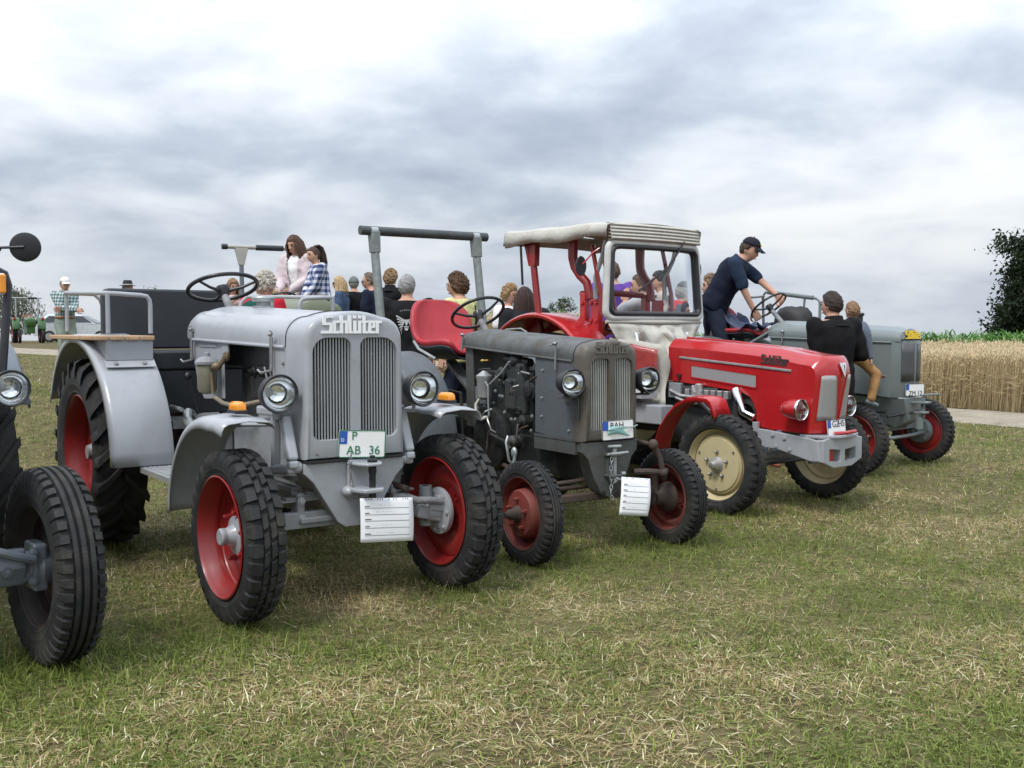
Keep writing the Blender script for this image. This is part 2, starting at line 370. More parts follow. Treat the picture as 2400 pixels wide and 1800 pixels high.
def make_wheat():
    n0 = 150000; y = rng.uniform(11, 33.5, n0); x = rng.uniform(-6, 1, n0)*1.; x = rng.uniform(-8, 24, n0)
    rs = road_side(x, y)-.22*vnoise(x, y, 31, 1.7, 3); keep = (rs > 1.5) & (np.abs(x-.42*y) < 9.5) | (rs > 1.5) & (x < 4) & (y < 27)
    keep &= (rng.random(n0) < np.where(rs < 3.2, 1., .55)) & (x < .62*y+2.5)
    x, y, rs = x[keep], y[keep], rs[keep]
    ex = rng.random(26000); ei = rng.integers(0, len(RC)-1, 26000)     # the dense front row along the track
    T = np.gradient(RC, axis=0); T /= np.linalg.norm(T, axis=1)[:, None]; Nn = np.stack([T[:, 1], -T[:, 0]], -1)
    p = RC[ei]*(1-ex[:, None])+RC[ei+1]*ex[:, None]+Nn[ei]*(1.38+.2*vnoise(RC[ei][:, 0], RC[ei][:, 1], 33, 2.1, 3)+rng.gamma(2, .17, 26000))[:, None]
    k = (p[:, 0] > -9) & (p[:, 0] < 12); x = np.concatenate([x, p[k, 0]]); y = np.concatenate([y, p[k, 1]]); n = len(x)
    z = ground_z(x, y); hgt = rng.normal(.87, .075, n)+.045*vnoise(x, y, 21, .9, 3)
    w = .0028*(1+np.maximum(y-12, 0)*.035)
    az = rng.normal(.4, .9, n); ln = np.abs(rng.normal(.08, .09, n)); dx, dy = np.cos(az), np.sin(az)
    ear = rng.uniform(.075, .11, n); nod = rng.uniform(.1, 1.3, n)
    Z = np.zeros(n)
    def P(a, b, c): return np.stack([a, b, c], -1)
    bx, by = x, y; tx, ty, tz = x+dx*ln*hgt, y+dy*ln*hgt, z+hgt
    ex_, ey_, ez_ = tx+dx*ear*np.sin(nod), ty+dy*ear*np.sin(nod), tz+ear*np.cos(nod)
    mx_, my_, mz_ = (tx+ex_)/2, (ty+ey_)/2, (tz+ez_)/2; we = w*2.9
    sa = rng.uniform(0, np.pi, n); sx, sy = np.cos(sa), np.sin(sa)
    lz = z+hgt*rng.uniform(.35, .75, n); la = rng.uniform(0, 6.28, n); ll = rng.uniform(.10, .2, n)
    verts = [P(bx-sx*w, by-sy*w, z), P(bx+sx*w, by+sy*w, z), P(tx-sx*w*.7, ty-sy*w*.7, tz), P(tx+sx*w*.7, ty+sy*w*.7, tz),
             P(mx_+we, my_, mz_), P(mx_-we, my_, mz_), P(mx_, my_+we, mz_), P(mx_, my_-we, mz_), P(ex_, ey_, ez_),
             P(x+dx*ln*(lz-z), y+dy*ln*(lz-z), lz), P(x+dx*ln*(lz-z), y+dy*ln*(lz-z), lz-.022), P(x+np.cos(la)*ll*.7, y+np.sin(la)*ll*.7, lz+.03-ll*.9*rng.random(n))]
    V = np.stack(verts, 1); m = len(verts); base = np.arange(n)[:, None]*m
    tri = [(0, 1, 3), (0, 3, 2), (2, 4, 6), (2, 6, 5), (2, 5, 7), (2, 7, 4), (8, 6, 4), (8, 5, 6), (8, 7, 5), (8, 4, 7), (9, 10, 11)]
    Fc = np.concatenate([base+np.array(t) for t in tri], 0)
    r = rng.random((n, 1)); patch = vnoise(x, y, 22, .5, 2)[:, None]
    cs = np.array((.53, .425, .25))*(.75+.5*r); ce = np.array((.62, .50, .31))*(.75+.5*rng.random((n, 1)))*(1+.08*patch)
    C = np.stack([cs*.8]*2+[cs*1.05]*2+[ce]*5+[cs*.9]*3, 1).reshape(-1, 3)
    o = link('wheat_field', mesh_np('wheat_field', V.reshape(-1, 3), Fc, np.clip(C, 0, 1), attr_mat('wheat_straw', .7, .25)))
    tag(o, 'ripe golden wheat standing along the far side of the gravel track', 'wheat', kind='stuff')
    # bare earth under the stalks
    mb = MB(); g = [[(a, b, gz(a, b)+.012) for a in np.linspace(-9, 30, 40) for _ in (0,)] for b in np.linspace(16, 34, 25)]
    n_ = len(g[0]); mb.sheet(g)
    mb.f = [f for f in mb.f if all(road_side(mb.v[i][0], mb.v[i][1])[0] > 1.3 for i in f)]; mb.m = [0]*len(mb.f)
    tag(mb.build('field_soil', mat('field_soil', (.25, .19, .11), .95, var=.3, spec=.1), smooth=180), None, kind='structure')
def leaf_strip(base, az, L, w, droop, n=4):
    out = []
    for i in range(n+1):
        t = i/n; h = L*(t*math.cos(.5)-droop*t*t); r = L*t*math.sin(.5+t*.5)*1.1
        c = Vector((base[0]+math.cos(az)*r, base[1]+math.sin(az)*r, base[2]+h)); ww = w*(1-t)**.7*(.6+.8*t if t < .3 else 1)
        out.append((c+Vector((-math.sin(az)*ww, math.cos(az)*ww, .0)), c-Vector((-math.sin(az)*ww, math.cos(az)*ww, 0))))
    return out
def make_corn():
    V, Fc, C = [], [], []
    r = random.Random(5)
    for row in range(7):
        yy = 33.6+row*.75
        for i in range(205):
            x = -1.5+i*.14+r.uniform(-.04, .04); y = yy+r.uniform(-.06, .06); z = gz(x, y); h = r.uniform(1.12, 1.38); base = len(V)
            col = np.array((.085, .19, .035))*r.uniform(.7, 1.35)
            for k in range(9):
                zz = z+h*(.18+.78*k/9); st = leaf_strip((x, y, zz), r.uniform(0, 6.28), r.uniform(.38, .62)*(1-.3*(k > 6)), r.uniform(.032, .05), r.uniform(.1, .9))
                b = len(V)
                for j, (p, q) in enumerate(st): V += [p, q]; C += [col*(.9+.1*j)]*2
                for j in range(len(st)-1): Fc += [(b+2*j, b+2*j+1, b+2*j+3), (b+2*j, b+2*j+3, b+2*j+2)]
            b = len(V); V += [Vector((x-.014, y, z)), Vector((x+.014, y, z)), Vector((x, y, z+h*1.02))]; C += [col]*3; Fc.append((b, b+1, b+2))
            if r.random() < 0:
                b = len(V); V += [Vector((x-.03, y, z+h*.95)), Vector((x+.03, y, z+h*.95)), Vector((x+.02, y, z+h*1.12))]; C += [np.array((.25, .2, .09))]*3; Fc.append((b, b+1, b+2))
    o = link('corn_field', mesh_np('corn_field', np.array([tuple(v) for v in V]), np.array(Fc), np.array(C), attr_mat('corn_leaves', .5, .3)))
    tag(o, 'tall green corn growing behind the wheat field', 'corn', kind='stuff')
m_bark = mat('bark', (.09, .065, .045), .9, var=.3, scale=9, bump=.7)
m_leaf = attr_mat('tree_leaves', .55, .25)
def tree(name, label, base, h, rad, trunk_h, n, leaf, col, seed, lean=0, shape='round', group='trees beyond the fields'):
    r = random.Random(seed); rr = np.random.default_rng(seed); root = thing(name, label, 'tree', base, 0, group)
    mb = MB(); mb.tube([(0, 0, -.6), (.02, 0, trunk_h*.6), (.05+lean*.3, 0, trunk_h*1.3), (lean, 0, h*.86)], [h*.028, h*.022, h*.016, .01], 9)
    ends = []
    for i in range(20):
        z0 = trunk_h*.8+(h*.92-trunk_h*.8)*(i/20)**.9; az = i*2.4+r.uniform(-.4, .4)
        f = (z0-trunk_h*.7)/(h-trunk_h*.7); prof = math.sin(math.pi*min(1, (f*.8+.22)))**.7 if shape != 'cone' else (1.02-.72*f)*(1 if f > .08 else .85)
        L = rad*prof*r.uniform(.65, 1.08); up = r.uniform(.08, .3)*L if shape == 'round' else .1*L
        e = Vector((math.cos(az)*L+lean*f, math.sin(az)*L, z0+up)); mid = Vector((math.cos(az)*L*.5+lean*f, math.sin(az)*L*.5, z0+up*.7))
        mb.tube([(lean*f*.8, 0, z0-.1*h*.2), mid, e], [h*.011*(1.2-f), h*.006, .008], 5); ends.append((mid, e, L))
    mb.build('trunk', m_bark, root)
    V, Fc, C = [], [], []
    cl = []
    for mid, e, L in ends:
        for k in range(7):
            t = .35+.75*k/6; p = mid.lerp(e, t*1.0)+Vector((r.gauss(0, rad*.12), r.gauss(0, rad*.12), r.gauss(0, rad*.10))); cl.append((p, rad*r.uniform(.09, .2), r.uniform(.6, 1.25)))
    for _ in range(40): p = Vector((lean*.6+r.gauss(0, rad*.3), r.gauss(0, rad*.3), trunk_h+(h-trunk_h)*r.uniform(.1, .95))); cl.append((p, rad*.16, r.uniform(.55, 1)))
    cent = np.array([tuple(c[0]) for c in cl]); cr = np.array([c[1] for c in cl]); cb = np.array([c[2] for c in cl])
    k = rr.integers(0, len(cl), n); P = cent[k]+rr.normal(0, 1, (n, 3))*cr[k, None]*np.array((1, 1, .6))
    if shape == 'weep': P[:, 2] -= np.abs(rr.normal(0, .22, n))*h*.6*(np.hypot(P[:, 0], P[:, 1])/rad)
    P[:, 2] = np.maximum(P[:, 2], trunk_h*.45)
    a = rr.normal(0, 1, (n, 3)); a /= np.linalg.norm(a, axis=1)[:, None]; b = np.cross(a, rr.normal(0, 1, (n, 3))); b /= np.linalg.norm(b, axis=1)[:, None]
    if shape == 'weep': a = a*.35+np.array((0, 0, -1.)); a /= np.linalg.norm(a, axis=1)[:, None]
    s = leaf*rr.uniform(.6, 1.3, (n, 1))
    V = np.stack([P-a*s, P-b*s*.5, P+a*s, P+b*s*.5], 1).reshape(-1, 3); base_i = np.arange(n)[:, None]*4
    Fc = np.concatenate([base_i+np.array((0, 1, 2)), base_i+np.array((0, 2, 3))], 0)
    c = np.array(col)*cb[k, None]*rr.uniform(.75, 1.3, (n, 1))
    link('crown', mesh_np('crown', V, Fc, np.repeat(c, 4, 0), m_leaf), root)
    return root
def make_trees():
    def base(px, D, dz=0): p = ray_at(px, 800, D); return (p.x, D, gz(p.x, D)+dz)
    def top(py, D): return EYE+(770-py)*D/2400
    b = base(2462, 70); tree('broadleaf_tree', 'dark green broadleaf tree rising behind the corn field', b, top(540, 70)-b[2], 3.9, 1.2, 60000, .15, (.018, .033, .014), 1, shape='cone')
    b = base(1322, 62); tree('small_tree', 'small pale green tree top showing beyond the red canopy tractor', b, top(694, 62)-b[2], .72, .8, 1700, .07, (.075, .105, .045), 2)
    b = base(1292, 62); tree('young_tree', 'thin sapling top beside the small pale green tree', b, top(708, 62)-b[2], .32, .8, 700, .06, (.085, .12, .05), 3)
    b = base(30, 66); tree('weeping_tree', 'weeping grey green tree behind the green tractor', b, top(672, 66)-b[2], 1.5, 1.0, 5200, .075, (.13, .145, .10), 4, shape='weep')
    b = base(362, 75); tree('distant_tree', 'thin distant tree tip above the black bench backrest', b, top(666, 75)-b[2], .8, 1.0, 900, .07, (.08, .10, .05), 6)
# ------------------------------------------------------------------ tractor materials
m_grey = mat('grey_enamel', (.325, .342, .365), .34, var=.07, scale=4, coat=.25, dirt=(.235, .235, .225), damt=.28, dscale=7, bump=.05, bscale=12)
m_grey_cast = mat('grey_cast_iron', (.22, .232, .245), .5, var=.18, scale=9, dirt=(.12, .10, .075), damt=.5, dscale=6, bump=.25)
m_worn = mat('worn_grey_paint', (.075, .082, .081), .46, var=.22, scale=5, dirt=(.060, .048, .034), damt=.6, dscale=9, bump=.2, bscale=35)
m_worn2 = mat('worn_grey_side_panel', (.085, .097, .108), .5, var=.14, scale=7, dirt=(.07, .062, .052), damt=.4, dscale=7, bump=.08)
m_shell = mat('bare_brownish_shell', (.10, .092, .078), .42, var=.25, scale=6, dirt=(.065, .048, .032), damt=.6, dscale=8, bump=.15)
m_far = mat('grey_green_enamel', (.150, .178, .178), .30, var=.06, coat=.3, dirt=(.16, .17, .165), damt=.2)
m_slate = mat('slate_blue_enamel', (.115, .135, .160), .34, var=.08, coat=.3, dirt=(.10, .105, .105), damt=.3)
m_red = mat('red_enamel', (.39, .013, .016), .24, var=.06, coat=.55, dirt=(.45, .03, .025), damt=.15)
m_redrim = mat('red_rim_paint', (.225, .013, .013), .36, var=.14, coat=.2, dirt=(.17, .035, .025), damt=.35, dscale=5)
m_redold = mat('old_red_rim_paint', (.19, .030, .022), .6, var=.25, dirt=(.09, .055, .04), damt=.6, dscale=6, bump=.2)
m_cream = mat('cream_rim_paint', (.50, .43, .25), .42, var=.08, dirt=(.30, .25, .15), damt=.3, dscale=5)
m_rubber = mat('tyre_rubber', (.022, .0225, .0235), .68, var=.4, scale=14, dirt=(.078, .071, .058), damt=.42, dscale=5, bump=.35, bscale=120, spec=.3)
m_black = mat('black_paint', (.018, .019, .022), .4, var=.2)
m_oily = mat('oily_engine', (.016, .017, .017), .42, var=.4, scale=12, dirt=(.05, .042, .03), damt=.4, dscale=9, bump=.4)
m_engine = mat('engine_casting', (.032, .038, .038), .5, var=.3, scale=10, dirt=(.05, .045, .035), damt=.55, dscale=8, bump=.3)
m_alu = mat('aluminium_casting', (.52, .52, .52), .38, metal=.75, var=.2, scale=12, bump=.2)
m_steel = mat('galvanised_steel', (.36, .385, .385), .42, metal=.55, var=.22, scale=18, bump=.08)
m_chrome = mat('chrome', (.75, .76, .78), .12, metal=1., var=.04)
m_rust = mat('rusty_steel', (.062, .042, .033), .75, var=.35, scale=15, dirt=(.05, .04, .035), damt=.5, bump=.4)
m_dark = mat('radiator_dark', (.012, .012, .013), .8, var=.2)
m_slat = mat('grille_bar_steel', (.33, .345, .36), .3, metal=.3, var=.08)
m_slat2 = mat('old_grille_bar', (.50, .50, .47), .35, metal=.4, var=.2)
m_bolt = mat('bolt_steel', (.30, .30, .30), .4, metal=.7, var=.2)
m_white = mat('white_paint', (.80, .80, .78), .45, var=.03)
m_silverletter = mat('pale_letter_paint', (.86, .87, .88), .4, var=.03)
m_vinyl = mat('black_seat_vinyl', (.022, .026, .032), .55, var=.15, bump=.25, bscale=240)
m_redvinyl = mat('red_seat_vinyl', (.36, .020, .030), .50, var=.10, scale=10, bump=.15, bscale=200)
m_wheelrim = mat('steering_black', (.016, .016, .018), .32, var=.1)
m_amber = mat('amber_lens', (.85, .30, .02), .18, var=.1, coat=.5)
m_wood = mat('oiled_wood', (.42, .27, .15), .6, var=.25, scale=14, bump=.2)
m_tread = mat('aluminium_tread_plate', (.55, .56, .58), .35, metal=.6, var=.1)
m_paper = mat('white_paper', (.82, .83, .85), .8, var=.02)
m_ink = mat('printed_ink', (.05, .05, .06), .8, var=.05)
m_canvas = mat('cream_tarpaulin', (.45, .44, .39), .62, var=.14, scale=5, dirt=(.33, .315, .26), damt=.42, dscale=5, bump=.55, bscale=26)
m_plate_green = mat('plate_green', (.015, .16, .08), .5, var=.05)
m_plate_blue = mat('plate_blue', (.02, .09, .42), .5, var=.05)
m_yellow = mat('yellow_paint', (.70, .50, .02), .45, var=.05)
m_green = mat('green_enamel', (.022, .085, .014), .4, var=.12, coat=.2, dirt=(.05, .09, .03), damt=.3)
m_olive = mat('olive_enamel', (.135, .155, .095), .4, var=.12, dirt=(.11, .11, .08), damt=.3)
m_brass = mat('brass', (.55, .36, .10), .3, metal=1., var=.15)
m_hose = mat('clear_hose', (.55, .53, .45), .35, var=.1)
def glass_mat(name, col, rough, mixf, tint=(1, 1, 1), ior=1.5):
    m = bpy.data.materials.new(name); m.use_nodes = True; t = m.node_tree; L = t.links.new; t.nodes.clear()
    tr = N(t, 'ShaderNodeBsdfTransparent'); tr.inputs[0].default_value = (*tint, 1); gl = N(t, 'ShaderNodeBsdfGlossy'); gl.inputs['Roughness'].default_value = rough; gl.inputs['Color'].default_value = (*col, 1)
    lw = N(t, 'ShaderNodeFresnel', i_IOR=ior); ad = N(t, 'ShaderNodeMath', operation='ADD'); L(lw.outputs[0], ad.inputs[0]); ad.inputs[1].default_value = mixf
    ms = N(t, 'ShaderNodeMixShader'); L(ad.outputs[0], ms.inputs[0]); L(tr.outputs[0], ms.inputs[1]); L(gl.outputs[0], ms.inputs[2])
    o = N(t, 'ShaderNodeOutputMaterial'); L(ms.outputs[0], o.inputs[0]); MATS[name] = m; return m
m_pane = glass_mat('window_glass', (1, 1, 1), .02, 0., (.93, .95, .95), 1.22)
m_film = glass_mat('clear_plastic_film', (1, 1, 1), .18, .16, (.78, .77, .74))
m_reflect = mat('lamp_reflector', (.86, .87, .88), .10, metal=1., var=.03, bump=.05, bscale=30)
m_lens = glass_mat('headlamp_glass', (1, 1, 1), .05, .02, (.93, .95, .95))
def mesh_screen(name, col, freq):
    """fine wire screen: woven grid of light wire over dark gaps"""
    m = bpy.data.materials.new(name); m.use_nodes = True; t = m.node_tree; L = t.links.new; b = t.nodes['Principled BSDF']; b.inputs['Roughness'].default_value = .45; b.inputs['Metallic'].default_value = .3
    tc = N(t, 'ShaderNodeTexCoord'); sp = N(t, 'ShaderNodeSeparateXYZ'); L(tc.outputs['Object'], sp.inputs[0]); outs = []
    for ax in ((0, 1), (2,)):
        s = sp.outputs[ax[0]]
        if len(ax) > 1: a = N(t, 'ShaderNodeMath', operation='ADD'); L(sp.outputs[0], a.inputs[0]); L(sp.outputs[1], a.inputs[1]); s = a.outputs[0]
        k = N(t, 'ShaderNodeMath', operation='MULTIPLY'); L(s, k.inputs[0]); k.inputs[1].default_value = freq
        f = N(t, 'ShaderNodeMath', operation='FRACT'); L(k.outputs[0], f.inputs[0]); g = N(t, 'ShaderNodeMath', operation='LESS_THAN'); L(f.outputs[0], g.inputs[0]); g.inputs[1].default_value = .52; outs.append(g.outputs[0])
    mxm = N(t, 'ShaderNodeMath', operation='MAXIMUM'); L(outs[0], mxm.inputs[0]); L(outs[1], mxm.inputs[1])
    mx = N(t, 'ShaderNodeMix', data_type='RGBA'); L(mxm.outputs[0], mx.inputs[0]); mx.inputs[6].default_value = (.02, .02, .02, 1); mx.inputs[7].default_value = (*col, 1); L(mx.outputs[2], b.inputs['Base Color'])
    MATS[name] = m; return m
m_screen = mesh_screen('wire_screen', (.42, .42, .42), 170.)
# ------------------------------------------------------------------ wheels
def tyre_mesh(name, dia, wid, rimd, style, nl):
    Rr = dia/2; rb = rimd/2+.001; lh = {'ag': .038, 'block': .016, 'rib': .016, 'road': .013}[style]; Rc = Rr-lh; mb = MB(); h = Rc-rb
    half = [(.36, rb), (.42, rb+.07*h), (.45, rb+.13*h), (.455, rb+.16*h), (.448, rb+.19*h), (.485, rb+.36*h), (.492, rb+.40*h), (.487, rb+.42*h), (.50, rb+.55*h), (.475, rb+.78*h), (.42, rb+.94*h), (.30, rb+.985*h), (0, Rc)]
    prof = [(-a*wid, r) for a, r in half]+[(a*wid, r) for a, r in reversed(half[:-1])]
    mb.lathe(prof+[(.30*wid, rb+.006), (-.30*wid, rb+.006)], n=72, closed=True)
    def hexa(secs):
        """sections of (y, angle, half width angle, r base, r top)"""
        rings = []
        for y, a, hw, r0, r1 in secs:
            rings.append([(math.cos(t)*r, y, math.sin(t)*r) for t, r in ((a-hw, r0), (a+hw, r0), (a+hw*.78, r1), (a-hw*.78, r1))])
        mb.loft(rings)
    for i in range(nl):
        a = 2*math.pi*i/nl
        if style == 'ag':
            for sg in (-1, 1):
                a0 = a+(math.pi/nl if sg > 0 else 0); sw = -2*math.pi/nl*1.05; hw = .026/Rr*1.05
                hexa([(sg*wid*u, a0+sw*v, hw*k, Rc*b, Rr*c) for u, v, k, b, c in ((-.03, 0, .8, .96, .985), (.14, .36, .95, .965, 1.0), (.34, .74, 1.1, .955, .995), (.485, 1.0, 1.25, .90, .965), (.515, 1.08, 1.0, .86, .885))])
        elif style == 'block':
            p = 2*math.pi/nl
            for sg in (-1, 1):
                hexa([(sg*wid*u, a+(p*.5 if sg > 0 else 0), p*k*.5, Rc*b, Rr*c) for u, k, b, c in ((.20, .74, .985, 1.0), (.33, .84, .975, .998), (.44, .86, .94, .978), (.495, .74, .88, .92), (.50, .5, .85, .865))])
                hexa([(sg*wid*u, a+(p*.5 if sg < 0 else 0)+p*.25*sg*k2, p*k*.5, Rc*.985, Rr*c) for u, k, c, k2 in ((.035, .90, 1.0, -.3), (.165, .90, 1.0, .3))])
        elif style == 'road':
            p = 2*math.pi/nl
            for sg in (-1, 1):
                hexa([(sg*wid*u, a+(p*.5 if sg > 0 else 0), p*k*.5, Rc*b, Rr*c) for u, k, b, c in ((.22, .58, .985, 1.0), (.34, .60, .97, .995), (.44, .58, .935, .97), (.49, .5, .87, .90))])
        else:
            p = 2*math.pi/nl
            for sg in (-1, 1):
                hexa([(sg*wid*u, a, p*k*.5, Rc*b, Rr*c) for u, k, b, c in ((.27, .72, .97, .997), (.36, .72, .96, .99), (.44, .66, .93, .965), (.495, .5, .86, .89))])
    if style in ('rib', 'road'):
        for c0, hw in ({'rib': ((-.17, .055), (0, .06), (.17, .055)), 'road': ((-.13, .06), (0.02, .055), (.14, .045))})[style]:
            mb.lathe([((c0-hw)*wid, Rc-.01), ((c0-hw*.8)*wid, Rr), ((c0+hw*.8)*wid, Rr), ((c0+hw)*wid, Rc-.01)], n=72)
    return mb.mesh(name, m_rubber, 30)
def rim_prof(r, w, pts):
    """flanged well rim with a disc: pts are (y, radius) of the disc from the well towards the hub; outer side is -y"""
    return [(-w/2-.006, r+.016), (-w/2-.010, r+.008), (-w/2+.006, r), (-w/2+.03, r-.004), (-w*.12, r-.026), (w*.12, r-.026), (w/2-.03, r-.004), (w/2-.006, r), (w/2+.010, r+.008), (w/2+.006, r+.016)], pts
def wheel(parent, loc, side, tyre, rimd, rw, disc, rmat, nuts=(6, .10, -.02), nmat=None, hub=None, hmat=None, steer=0., holes=0, inner=None, imat=None, camber=0):
    mb = MB(); fl, pts = rim_prof(rimd/2, rw, disc); mb.lathe(fl, n=48); mb.lathe(pts, n=48)
    w = mb.build('wheel', rmat, parent, 40, loc=loc, rot=(camber, 0, steer+(math.pi if side > 0 else 0)))
    link('tyre', tyre, w)
    if hub: MB().lathe(hub, n=24).build('hub', hmat or rmat, w, 40)
    if inner:
        dr = MB().lathe(inner, n=32).build('brake_drum', imat or hmat or rmat, w, 40); rmx = max(r for _, r in inner); ym = max(y for y, r in inner if r > rmx*.8)
        if rmx > .11: bolt_heads(w, [(math.cos(a)*rmx*.8, ym+.002, math.sin(a)*rmx*.8) for a in np.linspace(.4, .4+2*math.pi, 8)[:-1]], 'y', .011, imat or m_bolt)
    n, rr, y = nuts
    me = MB().lathe([(.010, .016), (-.006, .016), (-.006, .012), (-.030, .011), (-.034, .007), (-.034, 0)], n=6).mesh('wheel_nut', nmat or rmat, 30)
    for i in range(n): a = 2*math.pi*i/n+.3; link('wheel_nut', me, w, (math.cos(a)*rr, y, math.sin(a)*rr))
    return w
# ------------------------------------------------------------------ shared tractor pieces
def arch(w, z0, zt, rc, crown, n=7, wb=None):
    """half-round bonnet section in (y, z): bottom right side round over the top to the other side"""
    wb = wb or w; a = []
    for i in range(n+1): t = R(90*i/n); a.append((w-rc+rc*math.cos(t), zt-crown-rc+rc*math.sin(t)))
    top = [(y, zt-crown*(y/(w-rc))**2) for y in np.linspace(w-rc, 0, 5)[1:]]
    half = [(wb, z0), (wb*.5+w*.5, (z0+zt-crown-rc)/2)]+a+top
    return [(-y, z) for y, z in half]+[(y, z) for y, z in reversed(half[:-1])]
def bonnet(parent, xs, mtl, name='bonnet', closeback=True, lip=.0):
    """loft of sections (x, w, z0, zt, rc, crown)"""
    rings = [[(x, y, z) for y, z in arch(w, z0, zt, rc, cr)] for x, w, z0, zt, rc, cr in xs]
    return MB().loft(rings, closed=True, cap=True).build(name, mtl, parent, 40)
def grille_shell(parent, xf, xb, w, wb, z0, zt, rc, crown, fil, holes, mtl, depth=.05):
    """radiator surround: rounded shell whose front face has real openings"""
    mb = MB(); rings = []
    steps = [(xb, 0)]+[(xf-fil+fil*math.sin(R(a)), fil*(1-math.cos(R(a)))) for a in (0, 18, 36, 54, 72, 90)]
    for x, i in steps: rings.append([(x, y, z) for y, z in arch(w-i, z0+i*.35, zt-i, max(.02, rc-i*.4), crown, wb=wb-i)])
    mb.loft(rings, closed=True, cap=False)
    outer = [(p[1], p[2]) for p in rings[-1]]; loops = [outer]+[list(h) for h in holes]; flat = [p for l in loops for p in l]
    tri = tessellate_polygon([[Vector((p[0], p[1], 0)) for p in l] for l in loops]); mb.add([(xf, y, z) for y, z in flat], [tuple(t) for t in tri])
    for hl in holes:                                                    # rolled-in lip of each opening
        n = len(hl); cy = sum(p[0] for p in hl)/n; cz = sum(p[1] for p in hl)/n
        r1 = [(xf, y, z) for y, z in hl]; r2 = [(xf-.008, cy+(y-cy)*.985, cz+(z-cz)*.992) for y, z in hl]; r3 = [(xf-depth, y, z) for _, y, z in r2]; mb.loft([r1, r2, r3], closed=True, cap=False)
    bm = mb.build('radiator_shell', mtl, parent, 40)
    me = bm.data; b = bmesh.new(); b.from_mesh(me); bmesh.ops.remove_doubles(b, verts=b.verts, dist=.0004); bmesh.ops.recalc_face_normals(b, faces=b.faces); b.to_mesh(me); b.free(); me.set_sharp_from_angle(angle=R(35))
    return bm
def slats(parent, holes, xf, n, r, mtl, back):
    g = MB().box((xf-.055, 0, (min(p[1] for h in holes for p in h)+max(p[1] for h in holes for p in h))/2), (.012, max(p[0] for h in holes for p in h)*2+.05, max(p[1] for h in holes for p in h)-min(p[1] for h in holes for p in h)+.05)).build('grille', back, parent, 0)
    for h in holes:
        y0, y1 = min(p[0] for p in h), max(p[0] for p in h); zb = min(p[1] for p in h)-.008; zt = max(p[1] for p in h)
        for i in range(n):
            y = y0+(y1-y0)*(i+.55)/(n+.1); edge = min(y-y0, y1-y); top = zt-max(0, .05-edge)**2*9-.001
            MB().tube([(xf-.022, y, zb), (xf-.022, y, top+.006)], r, 8).build('slat', mtl, g, 60)
    return g
FONT = {'S': (4.2, [(0, 6, 4, 7), (0, 3.4, 1.25, 6.1), (0, 3.2, 4, 4.2), (2.75, .9, 4, 3.3), (-.7, 0, 4, 1)]), 'c': (3.0, [(0, 0, 1.25, 5), (1.2, 4, 2.7, 5), (1.2, 0, 2.7, 1)]),
        'h': (3.5, [(0, 0, 1.25, 7), (1.2, 4, 2.2, 5), (2.1, 0, 3.3, 5)]), 'l': (2.2, [(0, 0, 1.3, 7), (1.2, 0, 1.9, .9)]), 'u': (3.6, [(0, 0, 1.25, 5), (2.1, 0, 3.35, 5), (1.2, 0, 2.2, 1), (0, 5.8, 1.15, 7), (2.2, 5.8, 3.35, 7)]),
        't': (2.9, [(.4, 0, 1.65, 7), (-.1, 4.1, .45, 5), (1.6, 4.1, 2.6, 5), (1.6, 0, 2.6, .9)]), 'e': (3.3, [(0, 0, 1.25, 5), (1.2, 4.1, 3, 5), (1.9, 2.2, 3, 4.2), (1.2, 2.05, 2, 2.85), (1.2, 0, 3, .9)]), 'r': (2.8, [(0, 0, 1.25, 5), (1.2, 4, 2.6, 5)])}
def brand(parent, org, right, up, nrm, width, mtl, d=.006, txt='Schluter', name='lettering'):
    """block letters standing proud of a panel; org is the lower left corner"""
    tot = sum(FONT[c][0] for c in txt); k = width/tot; org, right, up, nrm = map(Vector, (org, right, up, nrm)); mb = MB(); x = 0; j = 0
    for c in txt:
        for (a, b, e, f) in FONT[c][1]:
            j += 1; dd = d+j*.00005; q = [org+right*((x+u)*k)+up*(v*k) for u, v in ((a, b), (e, b), (e, f), (a, f))]
            mb.add([p-nrm*.003 for p in q]+[p+nrm*dd for p in q], [(3, 2, 1, 0), (4, 5, 6, 7), (0, 1, 5, 4), (1, 2, 6, 5), (2, 3, 7, 6), (3, 0, 4, 7)])
        x += FONT[c][0]
    return mb.build(name, mtl, parent, 0)
def text_mesh(txt, h, mtl, depth=.0012):
    cu = bpy.data.curves.new('text', 'FONT'); cu.body = txt; cu.size = h*1.38; cu.extrude = depth; cu.align_x = 'LEFT'
    o = bpy.data.objects.new('text', cu); COL.objects.link(o); bpy.context.view_layer.update()
    me = bpy.data.meshes.new_from_object(o.evaluated_get(bpy.context.evaluated_depsgraph_get())); bpy.data.objects.remove(o); me.materials.clear(); me.materials.append(mtl); me.name = 'lettering'; return me
def plate(parent, c, w, h, rows, ink, yaw=0, roll=0, tilt=0, band=True):
    """number plate facing +x: right of the reader is +y; rows of (text, y offset, z offset, letter height)"""
    pl = MB().prism(rrect(-w/2, -h/2, w/2, h/2, .012, 3), 'yz', -.002, .002).build('number_plate', m_white, parent, 0, loc=c, rot=(roll, tilt, yaw))
    MB().prism(rrect(-w/2, -h/2, w/2, h/2, .012, 3), 'yz', .0022, .0034, [rrect(-w/2+.005, -h/2+.005, w/2-.005, h/2-.005, .008, 3)]).build('border', ink, pl, 0)
    if band:
        MB().prism([(-w/2+.006, 0.0), (-w/2+.045, 0.0), (-w/2+.045, h/2-.006), (-w/2+.006, h/2-.006)], 'yz', .0022, .0036).build('blue_band', m_plate_blue, pl, 0)
    for t, y, z, lh in rows:
        link('lettering', text_mesh(t, lh, m_white if t == 'D' else ink), pl, (.0040 if t == 'D' else .0032, y, z), (R(90), 0, R(90)))
    return pl
